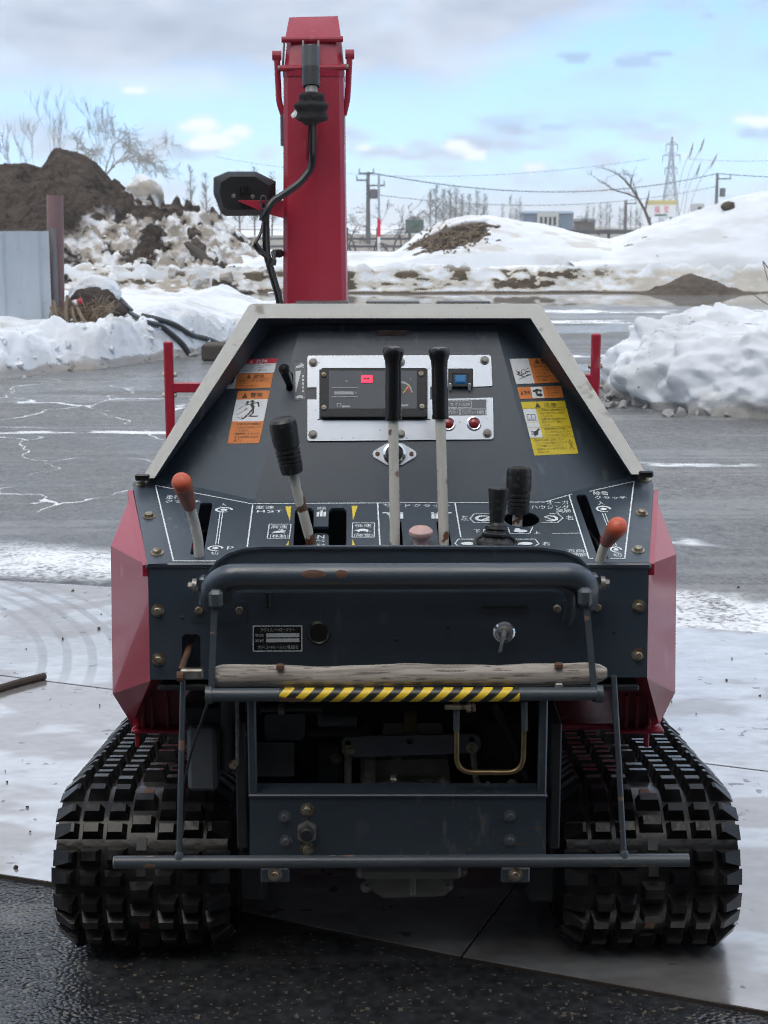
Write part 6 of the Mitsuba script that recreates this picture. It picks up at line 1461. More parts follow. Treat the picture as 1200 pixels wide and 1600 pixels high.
fan = unary_union([ell(.5, .72, .17, .17), ell(.24, .66, .2, .12, 20), ell(.78, .68, .2, .12, -20), ell(.40, .34, .10, .28, 10), ell(.70, .20, .24, .18)])
decal('warning_label', wing_r, [(807.8, 605.3), (876.3, 603.2), (880.6, 621.3), (812.1, 623.7)], 'label_orange', 'narrow orange label with a fan symbol', [('label_white', [sbox(.29, .02, .56, .98)])],
      [('ink_dark', [tri2(tri_mark(.04, .36, .06, .32)), text('警告', .115, .37, .27, .66), tri2(putp(fan, .31, .12, .54, .9))] + lines(['・回転部に手足を入れ', 'ないでください', '・ケガをする恐れが', 'あります'], .60, .90, .215, .13, .97))])
book = unary_union([sbox(.08, .25, .92, .80).difference(sbox(.13, .31, .47, .74)).difference(sbox(.53, .31, .87, .74)), stroke([(.02, .12), (.98, .12)], .05)])
man = unary_union([ell(.5, .86, .12, .08).difference(ell(.5, .86, .08, .05)), stroke([(.2, .75), (.45, .6), (.4, .3), (.2, .05)], .05), stroke([(.8, .75), (.55, .6), (.6, .3), (.85, .05)], .05), stroke([(.3, .5), (.5, .42), (.7, .5)], .05)])
decal('caution_label', wing_r, [(813.5, 628.3), (882.1, 626.3), (903.4, 708.8), (834.8, 711.9)], 'label_yellow', 'large yellow label with dark small print and two white picture fields', [('label_white', [sbox(0, .615, .285, .865), sbox(0, .515, .285, .605), sbox(0, .325, .285, .505)])],
      [('ink_dark', [tri2(tri_mark(.29, .885, .12, .09)), text('注意', .49, .892, .79, .965), tri2(sbox(0, .868, 1, .872)), tri2(sbox(.285, .508, 1, .512)), tri2(sbox(0, .315, 1, .319)), tri2(putp(book, .03, .62, .26, .80)), tri2(putp(HAND, .03, .34, .26, .49)), tri2(putp(man, .80, .06, .96, .28))]
        + lines(['・ご使用前に取扱説明書をよく', '読んで安全で正しい作業を', 'してください。', '・始業前後の点検整備を必ず', '実施してから、運転して', 'ください。'], .31, .850, .056, .040, .97)
        + lines(['・運転中異常がある場合は、エ', 'ンジンを停止してください。', '・ケガをする恐れがあります'], .31, .498, .059, .040, .97)
        + lines(['・発進する時は、変速レバーが', 'ニュートラル位置になっている', 'ことを確認してください。', '・飛散物によりケガをする恐れ', 'があります'], .03, .296, .056, .040, .76))])

# instrument plate -----------------------------------------------------
IP = part('instrument_plate', face.slab(face.poly([(481, 558), (767, 557), (771, 687), (480.5, 690)]), .0003, .0016), 'engine_grey', False)
up = face.poly([(480.4, 559), (483, 556.5), (764, 555.5), (767, 558), (769, 604), (739, 605), (739, 577), (700, 577), (700, 605), (672, 605), (672, 577), (495, 578), (495, 606), (480.4, 606)])
lo = face.poly([(480.4, 625), (497, 625), (497, 657), (672, 657), (672, 625), (770, 622), (771, 684), (768, 687), (483, 690), (480.4, 687)])
part('instrument_plate__upper_sheet', face.slab(up, .0017, .0040), 'alu_plate', False)
part('instrument_plate__lower_sheet', face.slab(lo, .0017, .0040), 'alu_plate', False)
for u in (495, 668):
    part('instrument_plate__trim', face.slab(face.poly([(u, 578), (u + 4, 578), (u + 4, 656), (u, 656)]), .0018, .006), 'alu_plate', False)
for u, v in ((489.5, 567.7), (757, 564.3), (489, 680), (761, 678.2), (626, 567), (626, 679)):
    bolt(face, u, v, .0062, 'zinc_grey', .006, 'instrument_plate__screw', off=.0041)
gz = face.poly([(501, 583), (504, 579.5), (664, 579.5), (667, 582), (667, 652), (664, 655), (504, 655), (501, 652)])
GA = part('gauge', face.slab(gz, .0017, .019), 'black_plastic', False)
win = face.poly([(514.5, 584), (651, 584), (651, 643), (514.5, 643)])
add(GA + '__face', face.slab(win, .0191, .0201), 'gauge_face', False)
g_ = Quad(face, [(514.5, 584), (651, 584), (651, 643), (514.5, 643)])
items = [tri2(sbox(.03, .54, .33, .56)), tri2(sbox(.06, .37, .28, .45)), tri2(sbox(.03, .30, .33, .32)), tri2(sbox(.09, .05, .14, .14).difference(sbox(.10, .06, .13, .12))), tri2(sbox(.15, .03, .24, .08)), tri2(sbox(.19, .70, .21, .74)), tri2(sbox(.30, .40, .31, .44)), text('P', .92, .72, .94, .80), tri2(ell(.83, .30, .13, .42).difference(ell(.83, .28, .118, .385)).intersection(sbox(.80, .42, 1, 1))), tri2(sbox(.82, .06, .90, .11))]
add(GA + '__marking', g_.sheet(joinvf(items), .0210), 'gauge_line', False)
add(GA + '__needle', g_.sheet(tri2(stroke([(.845, .40), (.915, .63)], .012)), .0212), 'ink_yellow', False)
add(GA + '__red_scale', g_.sheet(tri2(ell(.83, .30, .105, .36).difference(ell(.83, .28, .092, .32)).intersection(sbox(.845, .40, 1, .58))), .0211), 'label_red', False)
k = uniq(GA + '__warning_lamp')
scene[k] = {**mikit.ply(g_.slab(sbox(.365, .68, .495, .875), .0203, .0225), 'paint_label_red'), 'emitter': {'type': 'area', 'radiance': {'type': 'rgb', 'value': [.42, .012, .03]}}}
tag(k, 'small lit red warning lamp')
add(GA + '__lamp_symbol', g_.sheet(joinvf([tri2(sbox(.395, .755, .425, .80)), tri2(sbox(.432, .755, .46, .80))]), .0229), 'ink_dark', False)
for u, v in ((506.8, 590.4), (506.8, 641.4), (657.5, 588.7), (659, 639.7)):
    add(GA + '__screw', lathe([(.0058, .0191), (.0058, .021), (.0045, .023), (.002, .0232), (.0001, .0215)], face.hit(u, v), face.n, 14), 'zinc', 30)
SW = part('light_switch', cat([face.slab(face.poly([(701, 577.5), (738, 577.5), (738, 607), (701, 607)]).difference(face.poly([(706, 585), (732, 585), (732, 606), (706, 606)])), .0018, .0075), face.slab(face.poly([(706, 585), (732, 585), (732, 606), (706, 606)]), .0018, .003)]), 'black_plastic', False)
add(SW + '__button', face.slab(face.poly([(707, 587), (730, 587), (730, 606.5), (707, 606.5)]), .0031, .013), 'black_vinyl', False)
add(SW + '__blue_cap', hull(np.vstack([face.to([face.px(*q_) for q_ in ((710, 589), (728, 589), (728, 603), (710, 603))], .0131), face.to([face.px(*q_) for q_ in ((712, 591), (726, 591), (726, 600), (712, 600))], .0165)])), 'lens_blue', False)
for s in ((703, 606), (733, 606)):
    add(SW + '__clip', cbox(face.hit(*s) + face.n * .008, [.005, .01, .014], .001), 'alu_plate', False)
LP = part('switch_label', face.slab(face.poly([(696, 626), (759.5, 625), (760, 650), (696, 651)]), .0041, .0046), 'label_grey', False)


def frect(u0, v0, u1, v1):
    return face.px(u0, (v0 + v1) / 2)[0], face.px((u0 + u1) / 2, v1)[1], face.px(u1, (v0 + v1) / 2)[0], face.px((u0 + u1) / 2, v0)[1]


items = [text('ライトS.W', *frect(702, 630, 734, 635.5)), text('グロー', *frect(699, 642, 716, 648)), text('ブロワブレーキ解除', *frect(721, 642, 756, 648))]
for r_ in ((700, 628, 736, 637.5), (697, 640.5, 717.5, 649.5), (719.5, 640.5, 757.5, 649.5)):
    b = sbox(*frect(*r_)).buffer(.001); items.append(tri2(b.difference(b.buffer(-.0009))))
add(LP + '__lettering', face.sheet(joinvf(items), .0050), 'ink_white', False)
for u, v in ((700.5, 663), (740.5, 662.7)):
    k = part('indicator_light', lathe([(.0150, .0041), (.0150, .0056), (.0125, .0066), (.0105, .0062), (.0100, .005)], face.hit(u, v), face.n, 24), 'chrome', 30)
    add(k + '__lens', lathe([(.0098, .0045), (.0095, .009), (.0070, .0125), (.0035, .014), (.0001, .0143)], face.hit(u, v), face.n, 20), 'lens_red', 30)
# hour-meter boss below
c_ = face.px(616.4, 710)
leaf = unary_union([Point(c_).buffer(.0238, 24), Polygon([(c_[0] - .042, c_[1] + .006), (c_[0] - .044, c_[1]), (c_[0] - .042, c_[1] - .006), (c_[0] - .015, c_[1] - .0225), (c_[0] + .015, c_[1] - .0225), (c_[0] + .042, c_[1] - .006), (c_[0] + .044, c_[1]), (c_[0] + .042, c_[1] + .006), (c_[0] + .015, c_[1] + .0225), (c_[0] - .015, c_[1] + .0225)])])
BO = part('socket_flange', face.slab(leaf.difference(Point(c_).buffer(.0165, 24)), .0003, .0035), 'alu_plate', False)
pc = face.to(c_)[0]
add(BO + '__ring', lathe([(.0165, .0036), (.0235, .0036), (.0225, .0075), (.0185, .0085), (.0165, .006), (.0165, .0005)], pc, face.n, 32), 'chrome', 30)
add(BO + '__cap', lathe([(.0163, .0004), (.0163, .0045), (.012, .006), (.0001, .0062)], pc, face.n, 24), 'black_plastic', 30)
for s in (-1, 1):
    add(BO + '__screw', lathe([(.0048, .0036), (.0045, .0055), (.0001, .006)], pc + face.ex * s * .034, face.n, 12), 'rust', 30)

# levers -----------------------------------------------------
def rod_from(u, v, down=.09):
    p = deck.hit(u, v)
    return p


def grip_prof(L, r):
    return [(.0001, 0), (r * .78, 0), (r * .86, .004)]


# two steering clutch levers
for (ub, vb, um, vm, ut, vt) in ((617, 845, 614.5, 652, 614.5, 541), (693.5, 845, 688, 650, 686, 542)):
    b = deck.hit(ub, vb); Yt_ = b[1] + .045
    m_, t_2 = at(um, vm, b[1] + .030), at(ut, vt, Yt_)
    k = part('clutch_lever', tube([b + (b - m_) * .35, b, m_], .0098, 14), 'rod_paint', 30)
    ax = (t_2 - m_) / np.linalg.norm(t_2 - m_); L = np.linalg.norm(t_2 - m_)
    add(k + '__grip', lathe([(.0100, -.006), (.0150, -.006), (.0160, -.002), (.0150, .004), (.0152, L * .45), (.0150, L * .70), (.0160, L * .80), (.0195, L * .875), (.0200, L * .93), (.0175, L * .975), (.0110, L * .997), (.0001, L)], m_, ax, 22), 'black_vinyl', 40)
# travel lever
b = deck.hit(486, 848); b[2] += .0; tp = at(440, 653, b[1] - .03); m_ = at(456, 735, b[1] - .018)
k = part('travel_lever', tube([b + (b - m_) * .3, b, m_], .0098, 14), 'rusty_rod_paint', 30, 'white travel lever with rust patches and a ribbed black grip')
ax = (tp - m_) / np.linalg.norm(tp - m_); L = np.linalg.norm(tp - m_)
prof = [(.0100, -.004), (.0215, -.004), (.0225, 0)]
for i in range(4):
    h_ = .012 + i * .0085; prof += [(.0238 + i * .0006, h_), (.0238 + i * .0006, h_ + .005), (.0215 + i * .0006, h_ + .006), (.0215 + i * .0006, h_ + .0075)]
prof += [(.0262, .048), (.0275, L * .62), (.0280, L * .85), (.0265, L * .94), (.0215, L * .985), (.0100, L * .999), (.0001, L)]
add(k + '__grip', lathe([(r_ * .92, h_) for r_, h_ in prof], m_, ax, 26), 'grip_rubber', 30)
# auger housing lever
b = deck.hit(808, 815); tp = at(811, 729, b[1] + .005); m_ = at(810, 803, b[1])
k = part('auger_lever', tube([b + [0, 0, -.08], b, m_ + [0, 0, .02]], .0100, 14), 'rusty_rod_paint', 30)
ax = (tp - m_) / np.linalg.norm(tp - m_); L = np.linalg.norm(tp - m_)
prof = [(.0100, 0), (.0200, 0), (.0215, .004)]
for i in range(4):
    h_ = .010 + i * .0080; prof += [(.0232 + i * .0005, h_), (.0232 + i * .0005, h_ + .0048), (.0215 + i * .0005, h_ + .0058), (.0215 + i * .0005, h_ + .007)]
prof += [(.0250, .044), (.0265, L * .60), (.0262, L * .90), (.0235, L * .975), (.012, L * .999), (.0001, L)]
add(k + '__grip', lathe([(r_ * .92, h_) for r_, h_ in prof], m_, ax, 26), 'grip_rubber', 30)
# chute joystick with bellows
b = deck.hit(774, 851); tp = at(779.5, 763, b[1] + .01); ax = (tp - b) / np.linalg.norm(tp - b); L = np.linalg.norm(tp - b)
k = part('chute_joystick', lathe([(.0155, L * .34), (.0130, L * .40), (.0140, L * .45), (.0180, L * .82), (.0196, L * .96), (.0192, L * .992), (.017, L), (.0001, L * 1.002)], b, ax, 24), 'grip_rubber', 30)
add(k + '__bellows', lathe([(.036, .0), (.034, .006), (.026, L * .11), (.0235, L * .13), (.0265, L * .17), (.0265, L * .20), (.0205, L * .235), (.0195, L * .25), (.0220, L * .29), (.0205, L * .33), (.0155, L * .35), (.014, L * .38)], b, ax, 26), 'grip_rubber', 30)
add(k + '__base_plate', lathe([(.042, .0005), (.042, .004), (.036, .006)], deck.hit(774, 851), deck.n, 26), 'black_plastic', 30)
# side levers with orange knobs
for (pts, knob, label) in (([(311, 868, .0), (310, 845, -.005), (303, 812, -.012), (296, 790, -.018)], (284.5, 756, -.075), 'left'), ([(938, 876, 0), (942, 860, -.008), (948, 846, -.018)], (963.5, 825, -.060), 'right')):
    b = deck.hit(pts[0][0], pts[0][1])
    P = [b + [0, .02, -.06]] + [at(u, v, b[1] + dy) for u, v, dy in pts]
    kb = at(knob[0], knob[1], b[1] + knob[2])
    d = kb - P[-1]; L = np.linalg.norm(d); d /= L
    k = part('clutch_hand_lever', tube(bend(P + [P[-1] + d * .01], .03, 5), .0095, 14), 'rod_paint', 30)
    add(k + '__grip', lathe([(.0098, -.004), (.0120, -.002), (.0130, .004), (.0165, L * .75), (.0175, L - .005)], P[-1], d, 22), 'worn_orange', 30)
    add(k + '__knob', lathe([(.0172, L - .006), (.0182, L), (.0180, L + .008), (.0150, L + .015), (.0085, L + .019), (.0001, L + .020)], P[-1], d, 24), 'orange_grip', 40)
# mushroom button
b = deck.hit(657.5, 852)
k = part('stop_button', lathe([(.0145, 0), (.0145, .014), (.0205, .017), (.0232, .022), (.0225, .028), (.016, .034), (.006, .0365), (.0001, .037)], b + deck.n * .001, [0, -.12, 1], 26), 'pink_knob', 40, 'faded pink mushroom button')
# throttle lever on the left wing
b = wing_l.hit(453, 600)
tp = at(444, 577, b[1] - .06)
k = part('throttle_lever', hull(np.vstack([b + [-.006, 0, -.006], b + [.006, 0, -.006], b + [.006, 0, .006], b + [-.006, 0, .006], tp + [-.008, .01, -.010], tp + [.008, .01, -.010], tp + [.009, .008, .006], tp + [-.008, .008, .006]])), 'black_plastic', False)
add(k + '__knob', lathe([(.0085, -.014), (.0105, -.010), (.0110, 0), (.008, .005), (.0001, .0065)], tp, [0, -1, .15], 18), 'black_plastic', 40)
q = Quad(face, [(460.5, 567.5), (477, 566.5), (477, 624.5), (460, 625.5)])
k = part('throttle_label', q.slab(sbox(0, 0, 1, 1), .0004, .0009), 'label_grey', False)
add(k + '__lettering', q.sheet(joinvf([tri2([putp(RABBIT[0], .04, .84, .96, .99)]), tri2([putp(TURTLE[0], .04, .02, .96, .14)]), tri2(Polygon([(.1, .18), (.1, .78), (.62, .78)])), tri2([sbox(.70, .20 + .1 * i, .86, .26 + .1 * i) for i in range(5)])]), .0014), 'ink_white', False)

# hand bar, guard and dead-man bar -----------------------------------------------------
gp_ = Pl([0, 2.70, 0], [1, 0, 0], [0, 0, 1])
g1 = [(322, 926), (322, 912), (328, 893), (340, 877), (358, 865), (380, 858), (410, 855), (640, 854.5), (845, 856), (880, 861), (903, 871), (918, 886), (926, 904), (927, 925)]
part('hand_guard', gp_.slab(gp_.poly(g1), -.004, 0), 'dark_paint', False)
edge = LineString([gp_.px(*p) for p in g1]).buffer(.0022, join_style=1)
part('hand_guard__rim', gp_.slab(edge, -.006, .006), 'dark_paint', False)
Yh = 2.625
hb = [at(333, 942, 2.70), at(331, 916, Yh + .02), at(352, 899, Yh), at(900, 897, Yh), at(918, 913, Yh + .02), at(917, 940, 2.70)]
HB = part('hand_bar', tube(bend(hb, .05, 8), .0205, 20), 'dark_paint', 40)
lb = [at(357, 938, 2.69), at(352, 922, 2.665), at(372, 912.5, 2.66), at(872, 911, 2.66), at(893, 921, 2.665), at(893, 950, 2.70), at(886, 972, 2.745)]
part('hand_bar__lower_tube', tube(bend(lb, .03, 6), .0100, 14), 'bar_paint', 40)
for u0, u1, v in ((472, 510, 892), (525, 543, 895)):
    a, b = at(u0, v, Yh), at(u1, v, Yh)
    an = np.linspace(-.15, .65, 8)
    ring = np.array([[0, -.0207 * math.cos(t), .0207 * math.sin(t)] for t in an])
    xs_ = np.linspace(a[0], b[0], 12)
    zc = at(620, 897.5, Yh)[2]
    pts, f = [], []
    for i, x in enumerate(xs_):
        w_ = math.sin(math.pi * (i + .3) / 11.6) ** .5 * (.8 + .2 * nrg.random())
        for j, t in enumerate(an):
            tt = .25 + (t - .25) * w_
            pts.append([x, Yh - .0207 * math.cos(tt), zc + .0207 * math.sin(tt)])
    n8 = len(an)
    for i in range(11):
        for j in range(n8 - 1):
            c0 = i * n8 + j; f += [[c0, c0 + n8, c0 + n8 + 1], [c0, c0 + n8 + 1, c0 + 1]]
    part('hand_bar__rust_patch', trimesh.Trimesh(pts, f, process=False), 'rust', True)
for (u, v) in ((337.5, 936), (914, 933)):
    part('bar_bracket', cbox(at(u, v, 2.60), [.0245, .022, .033], .006), 'bar_paint', False)
for (u0, v0, u1, v1) in ((335, 950, 329.5, 1098), (916.5, 948, 930, 1096)):
    a, b = at(u0, v0, 2.60), at(u1, v1, 2.575)
    d = (b - a) / np.linalg.norm(b - a)
    cx_ = np.array([.0055, 0, 0]); cy_ = np.array([0, .003, 0])
    part('bar_strap', hull([q_ + s1 * cx_ + s2 * cy_ for q_ in (a, b) for s1 in (-1, 1) for s2 in (-1, 1)]), 'bar_paint', False)
for (u, v) in ((308, 915), (938, 911)):
    b = at(u, v, 2.70)
    s = -1 if u < 600 else 1
    part('bar_pivot', cat([lathe([(.013, 0), (.013, .008), (.0001, .009)], b, [s, 0, 0], 16), lathe([(.007, .008), (.007, .016), (.0001, .017)], b, [s, 0, 0], 6)]), 'zinc_grey', 30)
    part('bar_pivot__plate', cbox(b + [-s * .010, .01, -.012], [.014, .03, .055], .004), 'dark_paint', False)
# lower tube with tape
Yd = 2.575
x0, x1, xa, xb = at(326, 1086, Yd), at(936, 1084, Yd), at(437, 1086, Yd), at(811, 1085, Yd)
DB = part('dead_man_bar', tube([x0, x1], .0118, 18), 'bar_paint', 40)
part('dead_man_bar__hazard_tape', tube([[xa[0], Yd, xa[2] + .0002], [xb[0], Yd, xb[2] + .0002]], .0126, 24, False), 'hazard_tape', 40, 'yellow and black striped tape, scuffed at its left end')
for x in (x0, x1):
    part('dead_man_bar__collar', tube([x + [-.005, 0, 0], x + [.006, 0, 0]], .0155, 16), 'bar_paint', 30)
a, b = at(336, 1057, 2.60), at(948, 1053, 2.60)
s = np.linspace(0, 1, 60)
ctr = a + (b - a) * s[:, None] + np.stack([0 * s, .0015 * np.sin(s * 9), .0015 * np.sin(s * 13 + 1)], 1)
rr = .0188 + .0009 * np.sin(s * 17) + .0006 * np.sin(s * 41); rr[-1] = .009; rr[-2] = .0155; rr[-3] = .0178; rr[0] = .016
part('wooden_grip', tube(ctr, rr, 26), 'log_wood', 40, 'weathered grey round wooden pole along the bar')
for u, v in ((438, 1042), (873, 1040), (873, 1071)):
    part('wooden_grip__clip', cbox(at(u, v, 2.585), [.014, .012, .010], .002), 'rust' if v < 1060 else 'zinc_grey', False)

# stop bumper hanging low behind the tracks
Yb_ = 2.70
b0, b1 = at(180, 1347.5, Yb_), at(1076, 1344, Yb_)
BU = part('bumper_bar', tube([b0, b1], .0122, 18), 'bar_paint', 40)
part('bumper_bar__end_plug', lathe([(.0108, 0), (.0122, .002), (.0108, .004), (.008, .001)], b0 + [-.003, 0, 0], [1, 0, 0], 14), 'zinc_grey', 30)
for (u0, v0, u1, v1) in ((286, 1062, 280, 1338), (959, 1056, 975, 1336)):
    a, b = at(u0, v0, 2.735), at(u1, v1, Yb_)
    part('bumper_rod', tube([a, b], .0056, 12), 'bar_paint', 30)
    part('bumper_rod__weld', lathe([(.010, -.004), (.009, .004), (.0056, .010)], b, a - b, 12), 'bar_paint', 30)
part('control_cable', tube(bend([at(328, 1088, 2.62), at(312, 1135, 2.70), at(297, 1180, 2.74), at(284, 1240, 2.76)], .15, 6), .0026, 8), 'engine_dark', 30)

# chassis -----------------------------------------------------
Yc = 2.80
cp = Pl([0, Yc, 0], [1, 0, 0], [0, 0, 1])
part('frame_plate', cp.slab(cp.poly([(390, 1244), (853, 1243), (853, 1341), (390, 1343)]), -.010, 0), 'dark_paint', False)
a, b = at(388, 1241, Yc), at(855, 1240, Yc)
part('frame_plate__top_flange', cbox([(a[0] + b[0]) / 2, Yc + .028, a[2] - .003], [b[0] - a[0], .065, .007], .002), 'dark_paint', False)
for u in (394.5, 847.5):
    a, b = at(u, 1090, Yc + .012), at(u, 1239, Yc + .012)
    part('frame_post', cbox((a + b) / 2, [.0165, .022, abs(a[2] - b[2])], .003), 'dark_paint', False)
for u, v, r, m in ((445, 1276, .0085, 'engine_grey'), (447, 1314, .0085, 'engine_grey'), (797, 1275, .0085, 'engine_grey'), (797, 1313, .0085, 'engine_grey'), (480, 1265, .0090, 'zinc'), (480, 1325, .0090, 'zinc')):
    bolt(cp, u, v, r, m, .008)
ab = cp.px(480, 1297)
HX = part('hitch_nut', cp.slab(Polygon([(ab[0] + .0205 * math.cos(k * math.pi / 3 + .52), ab[1] + .0205 * math.sin(k * math.pi / 3 + .52)) for k in range(6)]).difference(Point(ab).buffer(.0135)), .0003, .020), 'zinc_grey', False)
add(HX + '__stud', lathe([(.0132, .004), (.0132, .024), (.010, .027), (.0001, .027)], cp.to(ab)[0], cp.n, 18), 'engine_dark', 30)
for u in (430, 805):
    a = at(u, 1366, 2.82)
    k = part('lower_bracket', cbox(a, [.056, .012, .032], .003), 'dark_paint', False)
    bolt(Pl(a + [0, -.006, 0], [1, 0, 0], [0, 0, 1]), u, 1366, .0095, 'zinc', .008)
xl, xr = at(400, 1100, 3.1)[0], at(842, 1100, 3.1)[0]
part('belly_pan', cat([cbox([(xl + xr) / 2, 3.55, .29], [xr - xl, 1.30, .02]), cbox([xl - .01, 3.5, .42], [.02, 1.3, .26]), cbox([xr + .01, 3.5, .42], [.02, 1.3, .26]), cbox([(xl + xr) / 2, 4.1, .5], [xr - xl, .03, .5]), cbox([.027, 3.4, .648], [.9, 1.28, .012])]), 'engine_dark', False)
for s in (-1, 1):
    part('track_frame', cbox([.027 + s * .30, 3.62, .17], [.06, 1.3, .10], .01), 'engine_dark', False)
part('gearbox', cat([hull([at(u, v, y) for u, v in ((566, 1352), (716, 1352), (705, 1388), (695, 1400), (600, 1403), (585, 1395), (572, 1378)) for y in (2.90, 3.15)]), cbox(at(640, 1362, 2.88), [.205, .03, .022], .006), cbox(at(645, 1380, 2.885), [.012, .02, .05], .004)]), 'cast_iron', False, 'grey cast gear housing under the frame plate')
for u, v in ((564, 1364), (572, 1386), (700, 1385), (722, 1362)):
    bolt(Pl(at(u, v, 2.89), [1, 0, 0], [0, 0, 1]), u, v, .0075, 'zinc_grey', .010)
ep = Pl([0, 2.93, 0], [1, 0, 0], [0, 0, 1])
lk = ep.poly([(533, 1157), (540, 1149), (742, 1145), (750, 1152), (751, 1165), (744, 1174), (545, 1181), (535, 1173)])
lk = lk.difference(unary_union([Point(ep.px(544, 1159)).buffer(.006), Point(ep.px(640, 1156)).buffer(.006), Point(ep.px(737, 1153)).buffer(.006)]))
LK = part('link_bar', ep.slab(lk, 0, .010), 'engine_grey', False)
for u, v in ((545, 1170), (737, 1165)):
    add(LK + '__pin', lathe([(.012, .010), (.012, .013), (.006, .014), (.0055, .020), (.0001, .021)], ep.hit(u, v), ep.n, 16), 'zinc', 30)
part('link_rod', tube([at(544, 1176, 2.94), at(543, 1250, 2.95)], .0075, 12), 'zinc_grey', 30)
part('link_rod', tube(bend([at(739, 1170, 2.94), at(743, 1218, 2.95), at(750, 1231, 2.95), at(764, 1228, 2.95)], .02), .0065, 12), 'zinc_grey', 30)
part('split_pin', tube(bend([at(760, 1236, 2.93), at(757, 1226, 2.93), at(764, 1220, 2.93), at(764, 1230, 2.93)], .008), .0016, 8), 'chrome', 30)
part('threaded_spindle', lathe(sum([[(.0135, .0045 * i), (.0120, .0045 * i + .002), (.0135, .0045 * i + .0042)] for i in range(10)], []), at(641, 1147, 2.98), [0, 0, 1], 16), 'brass', False)
uh = [at(713.5, 1098, 2.80), at(713.5, 1207, 2.80), at(817, 1207, 2.80), at(820, 1098, 2.82)]
UH = part('lock_handle', tube(bend(uh, .032, 8), .0052, 14), 'brass', 40, 'brass coloured U shaped wire handle')
for u in (713.5, 819):
    a, b = at(u, 1096, 2.80), at(u - (.3 if u < 750 else -.8), 1141, 2.80)
    add(UH + '__sleeve', tube([a, b], .0066, 12), 'engine_grey', 30)
part('cross_pin', cat([tube([at(695, 1105, 2.79), at(731, 1105, 2.79)], .0052, 12), tube([at(729, 1105, 2.79), at(736, 1105, 2.79)], .010, 12), tube([at(738, 1105, 2.79), at(743, 1105, 2.79)], .009, 12)]), 'zinc', 30)
# engine and gear train in the opening
part('oil_tank', hull([at(u, v, y) for u, v in ((413, 1120), (418, 1116), (474, 1116), (477, 1120), (476, 1150), (470, 1157), (414, 1157)) for y in (2.97, 3.1)]), 'engine_grey', False)
part('battery_box', hull([at(u, v, y) for u, v in ((401, 1160), (460, 1160), (460, 1213), (401, 1213)) for y in (2.96, 3.1)]), 'engine_grey', False)
part('hydraulic_pump', cat([tube([at(497, 1126, 3.0), at(558, 1126, 3.0)], .0130, 16), tube([at(497, 1118, 3.0), at(503, 1118, 3.0)], .018, 14), cbox(at(528, 1138, 3.02), [.075, .04, .010])]), 'engine_grey', 30)
part('hydraulic_pipe', tube(bend([at(482, 1145, 3.0), at(566, 1145, 3.0), at(580, 1130, 3.05)], .02), .009, 12), 'engine_dark', 30)
part('gear_case', cat([hull([at(u, v, y) for u, v in ((566, 1188), (700, 1186), (706, 1240), (562, 1241)) for y in (3.0, 3.3)]), cbox(at(630, 1226, 2.99), [.165, .03, .010], .003), cbox(at(575, 1205, 2.985), [.03, .04, .08], .008), lathe([(.026, 0), (.024, .012), (.0001, .014)], at(613, 1233, 3.0), [0, -1, .4], 16), lathe([(.026, 0), (.024, .012), (.0001, .014)], at(663, 1234, 3.0), [0, -1, .4], 16), hull([at(u, v, y) for u, v in ((600, 1130), (690, 1130), (700, 1190), (590, 1190)) for y in (3.05, 3.3)])]), 'cast_iron', False)
for u, v in ((575, 1223), (692, 1184 + 38), (620, 1185), (525, 1185), (396 + 20, 1232), (800, 1225)):
    bolt(Pl(at(u, v, 2.965), [1, 0, 0], [0, 0, 1]), u, v, .0075, 'zinc_grey', .010)
part('engine_block', cat([cbox([.02, 3.45, .46], [.46, .5, .30], .02), cbox(at(790, 1170, 3.1), [.10, .05, .15], .01), cbox(at(515, 1190, 3.05), [.05, .08, .10], .006)]), 'engine_dark', False)
part('hydraulic_hose', tube(bend([at(770, 1100, 2.98), at(800, 1150, 2.97), at(822, 1215, 2.96), at(838, 1240, 3.0)], .1, 6), .010, 12), 'black_plastic', 30)
part('hydraulic_hose', tube(bend([at(405, 1108, 2.9), at(448, 1106, 2.92), at(500, 1108, 2.95)], .06, 6), .008, 12), 'black_plastic', 30)
for u, v in ((440, 1108), (615, 1220)):
    part('hose_clamp', lathe([(.012, -.006), (.012, .006)], at(u, v, 2.915), [1, 0, .05], 14), 'zinc_grey', 30)
# boxes beside the tracks
part('side_box', cbox((at(292, 1140, 2.86) + at(338, 1238, 2.86)) / 2 + [0, .06, 0], [abs(at(338, 1200, 2.86)[0] - at(292, 1200, 2.86)[0]), .12, at(300, 1140, 2.86)[2] - at(300, 1238, 2.86)[2]], .008), 'engine_grey', False)
part('side_box__lid', cbox(at(318, 1116, 2.9) + [0, .05, 0], [.085, .12, .05], .01), 'engine_dark', False)
part('down_tube', tube([at(358, 1085, 2.88), at(358, 1200, 2.9)], .018, 14), 'engine_dark', 30)
part('down_tube', tube([at(371, 1062, 2.84), at(371, 1195, 2.84)], .0035, 10), 'zinc_grey', 30)
for u, v in ((377, 1148), (366, 1195)):
    bolt(Pl(at(u, v, 2.86), [1, 0, 0], [0, 0, 1]), u, v, .007, 'zinc', .008)
part('side_bracket', cbox(at(372, 1135, 2.93), [.04, .03, .12], .004), 'engine_dark', False)

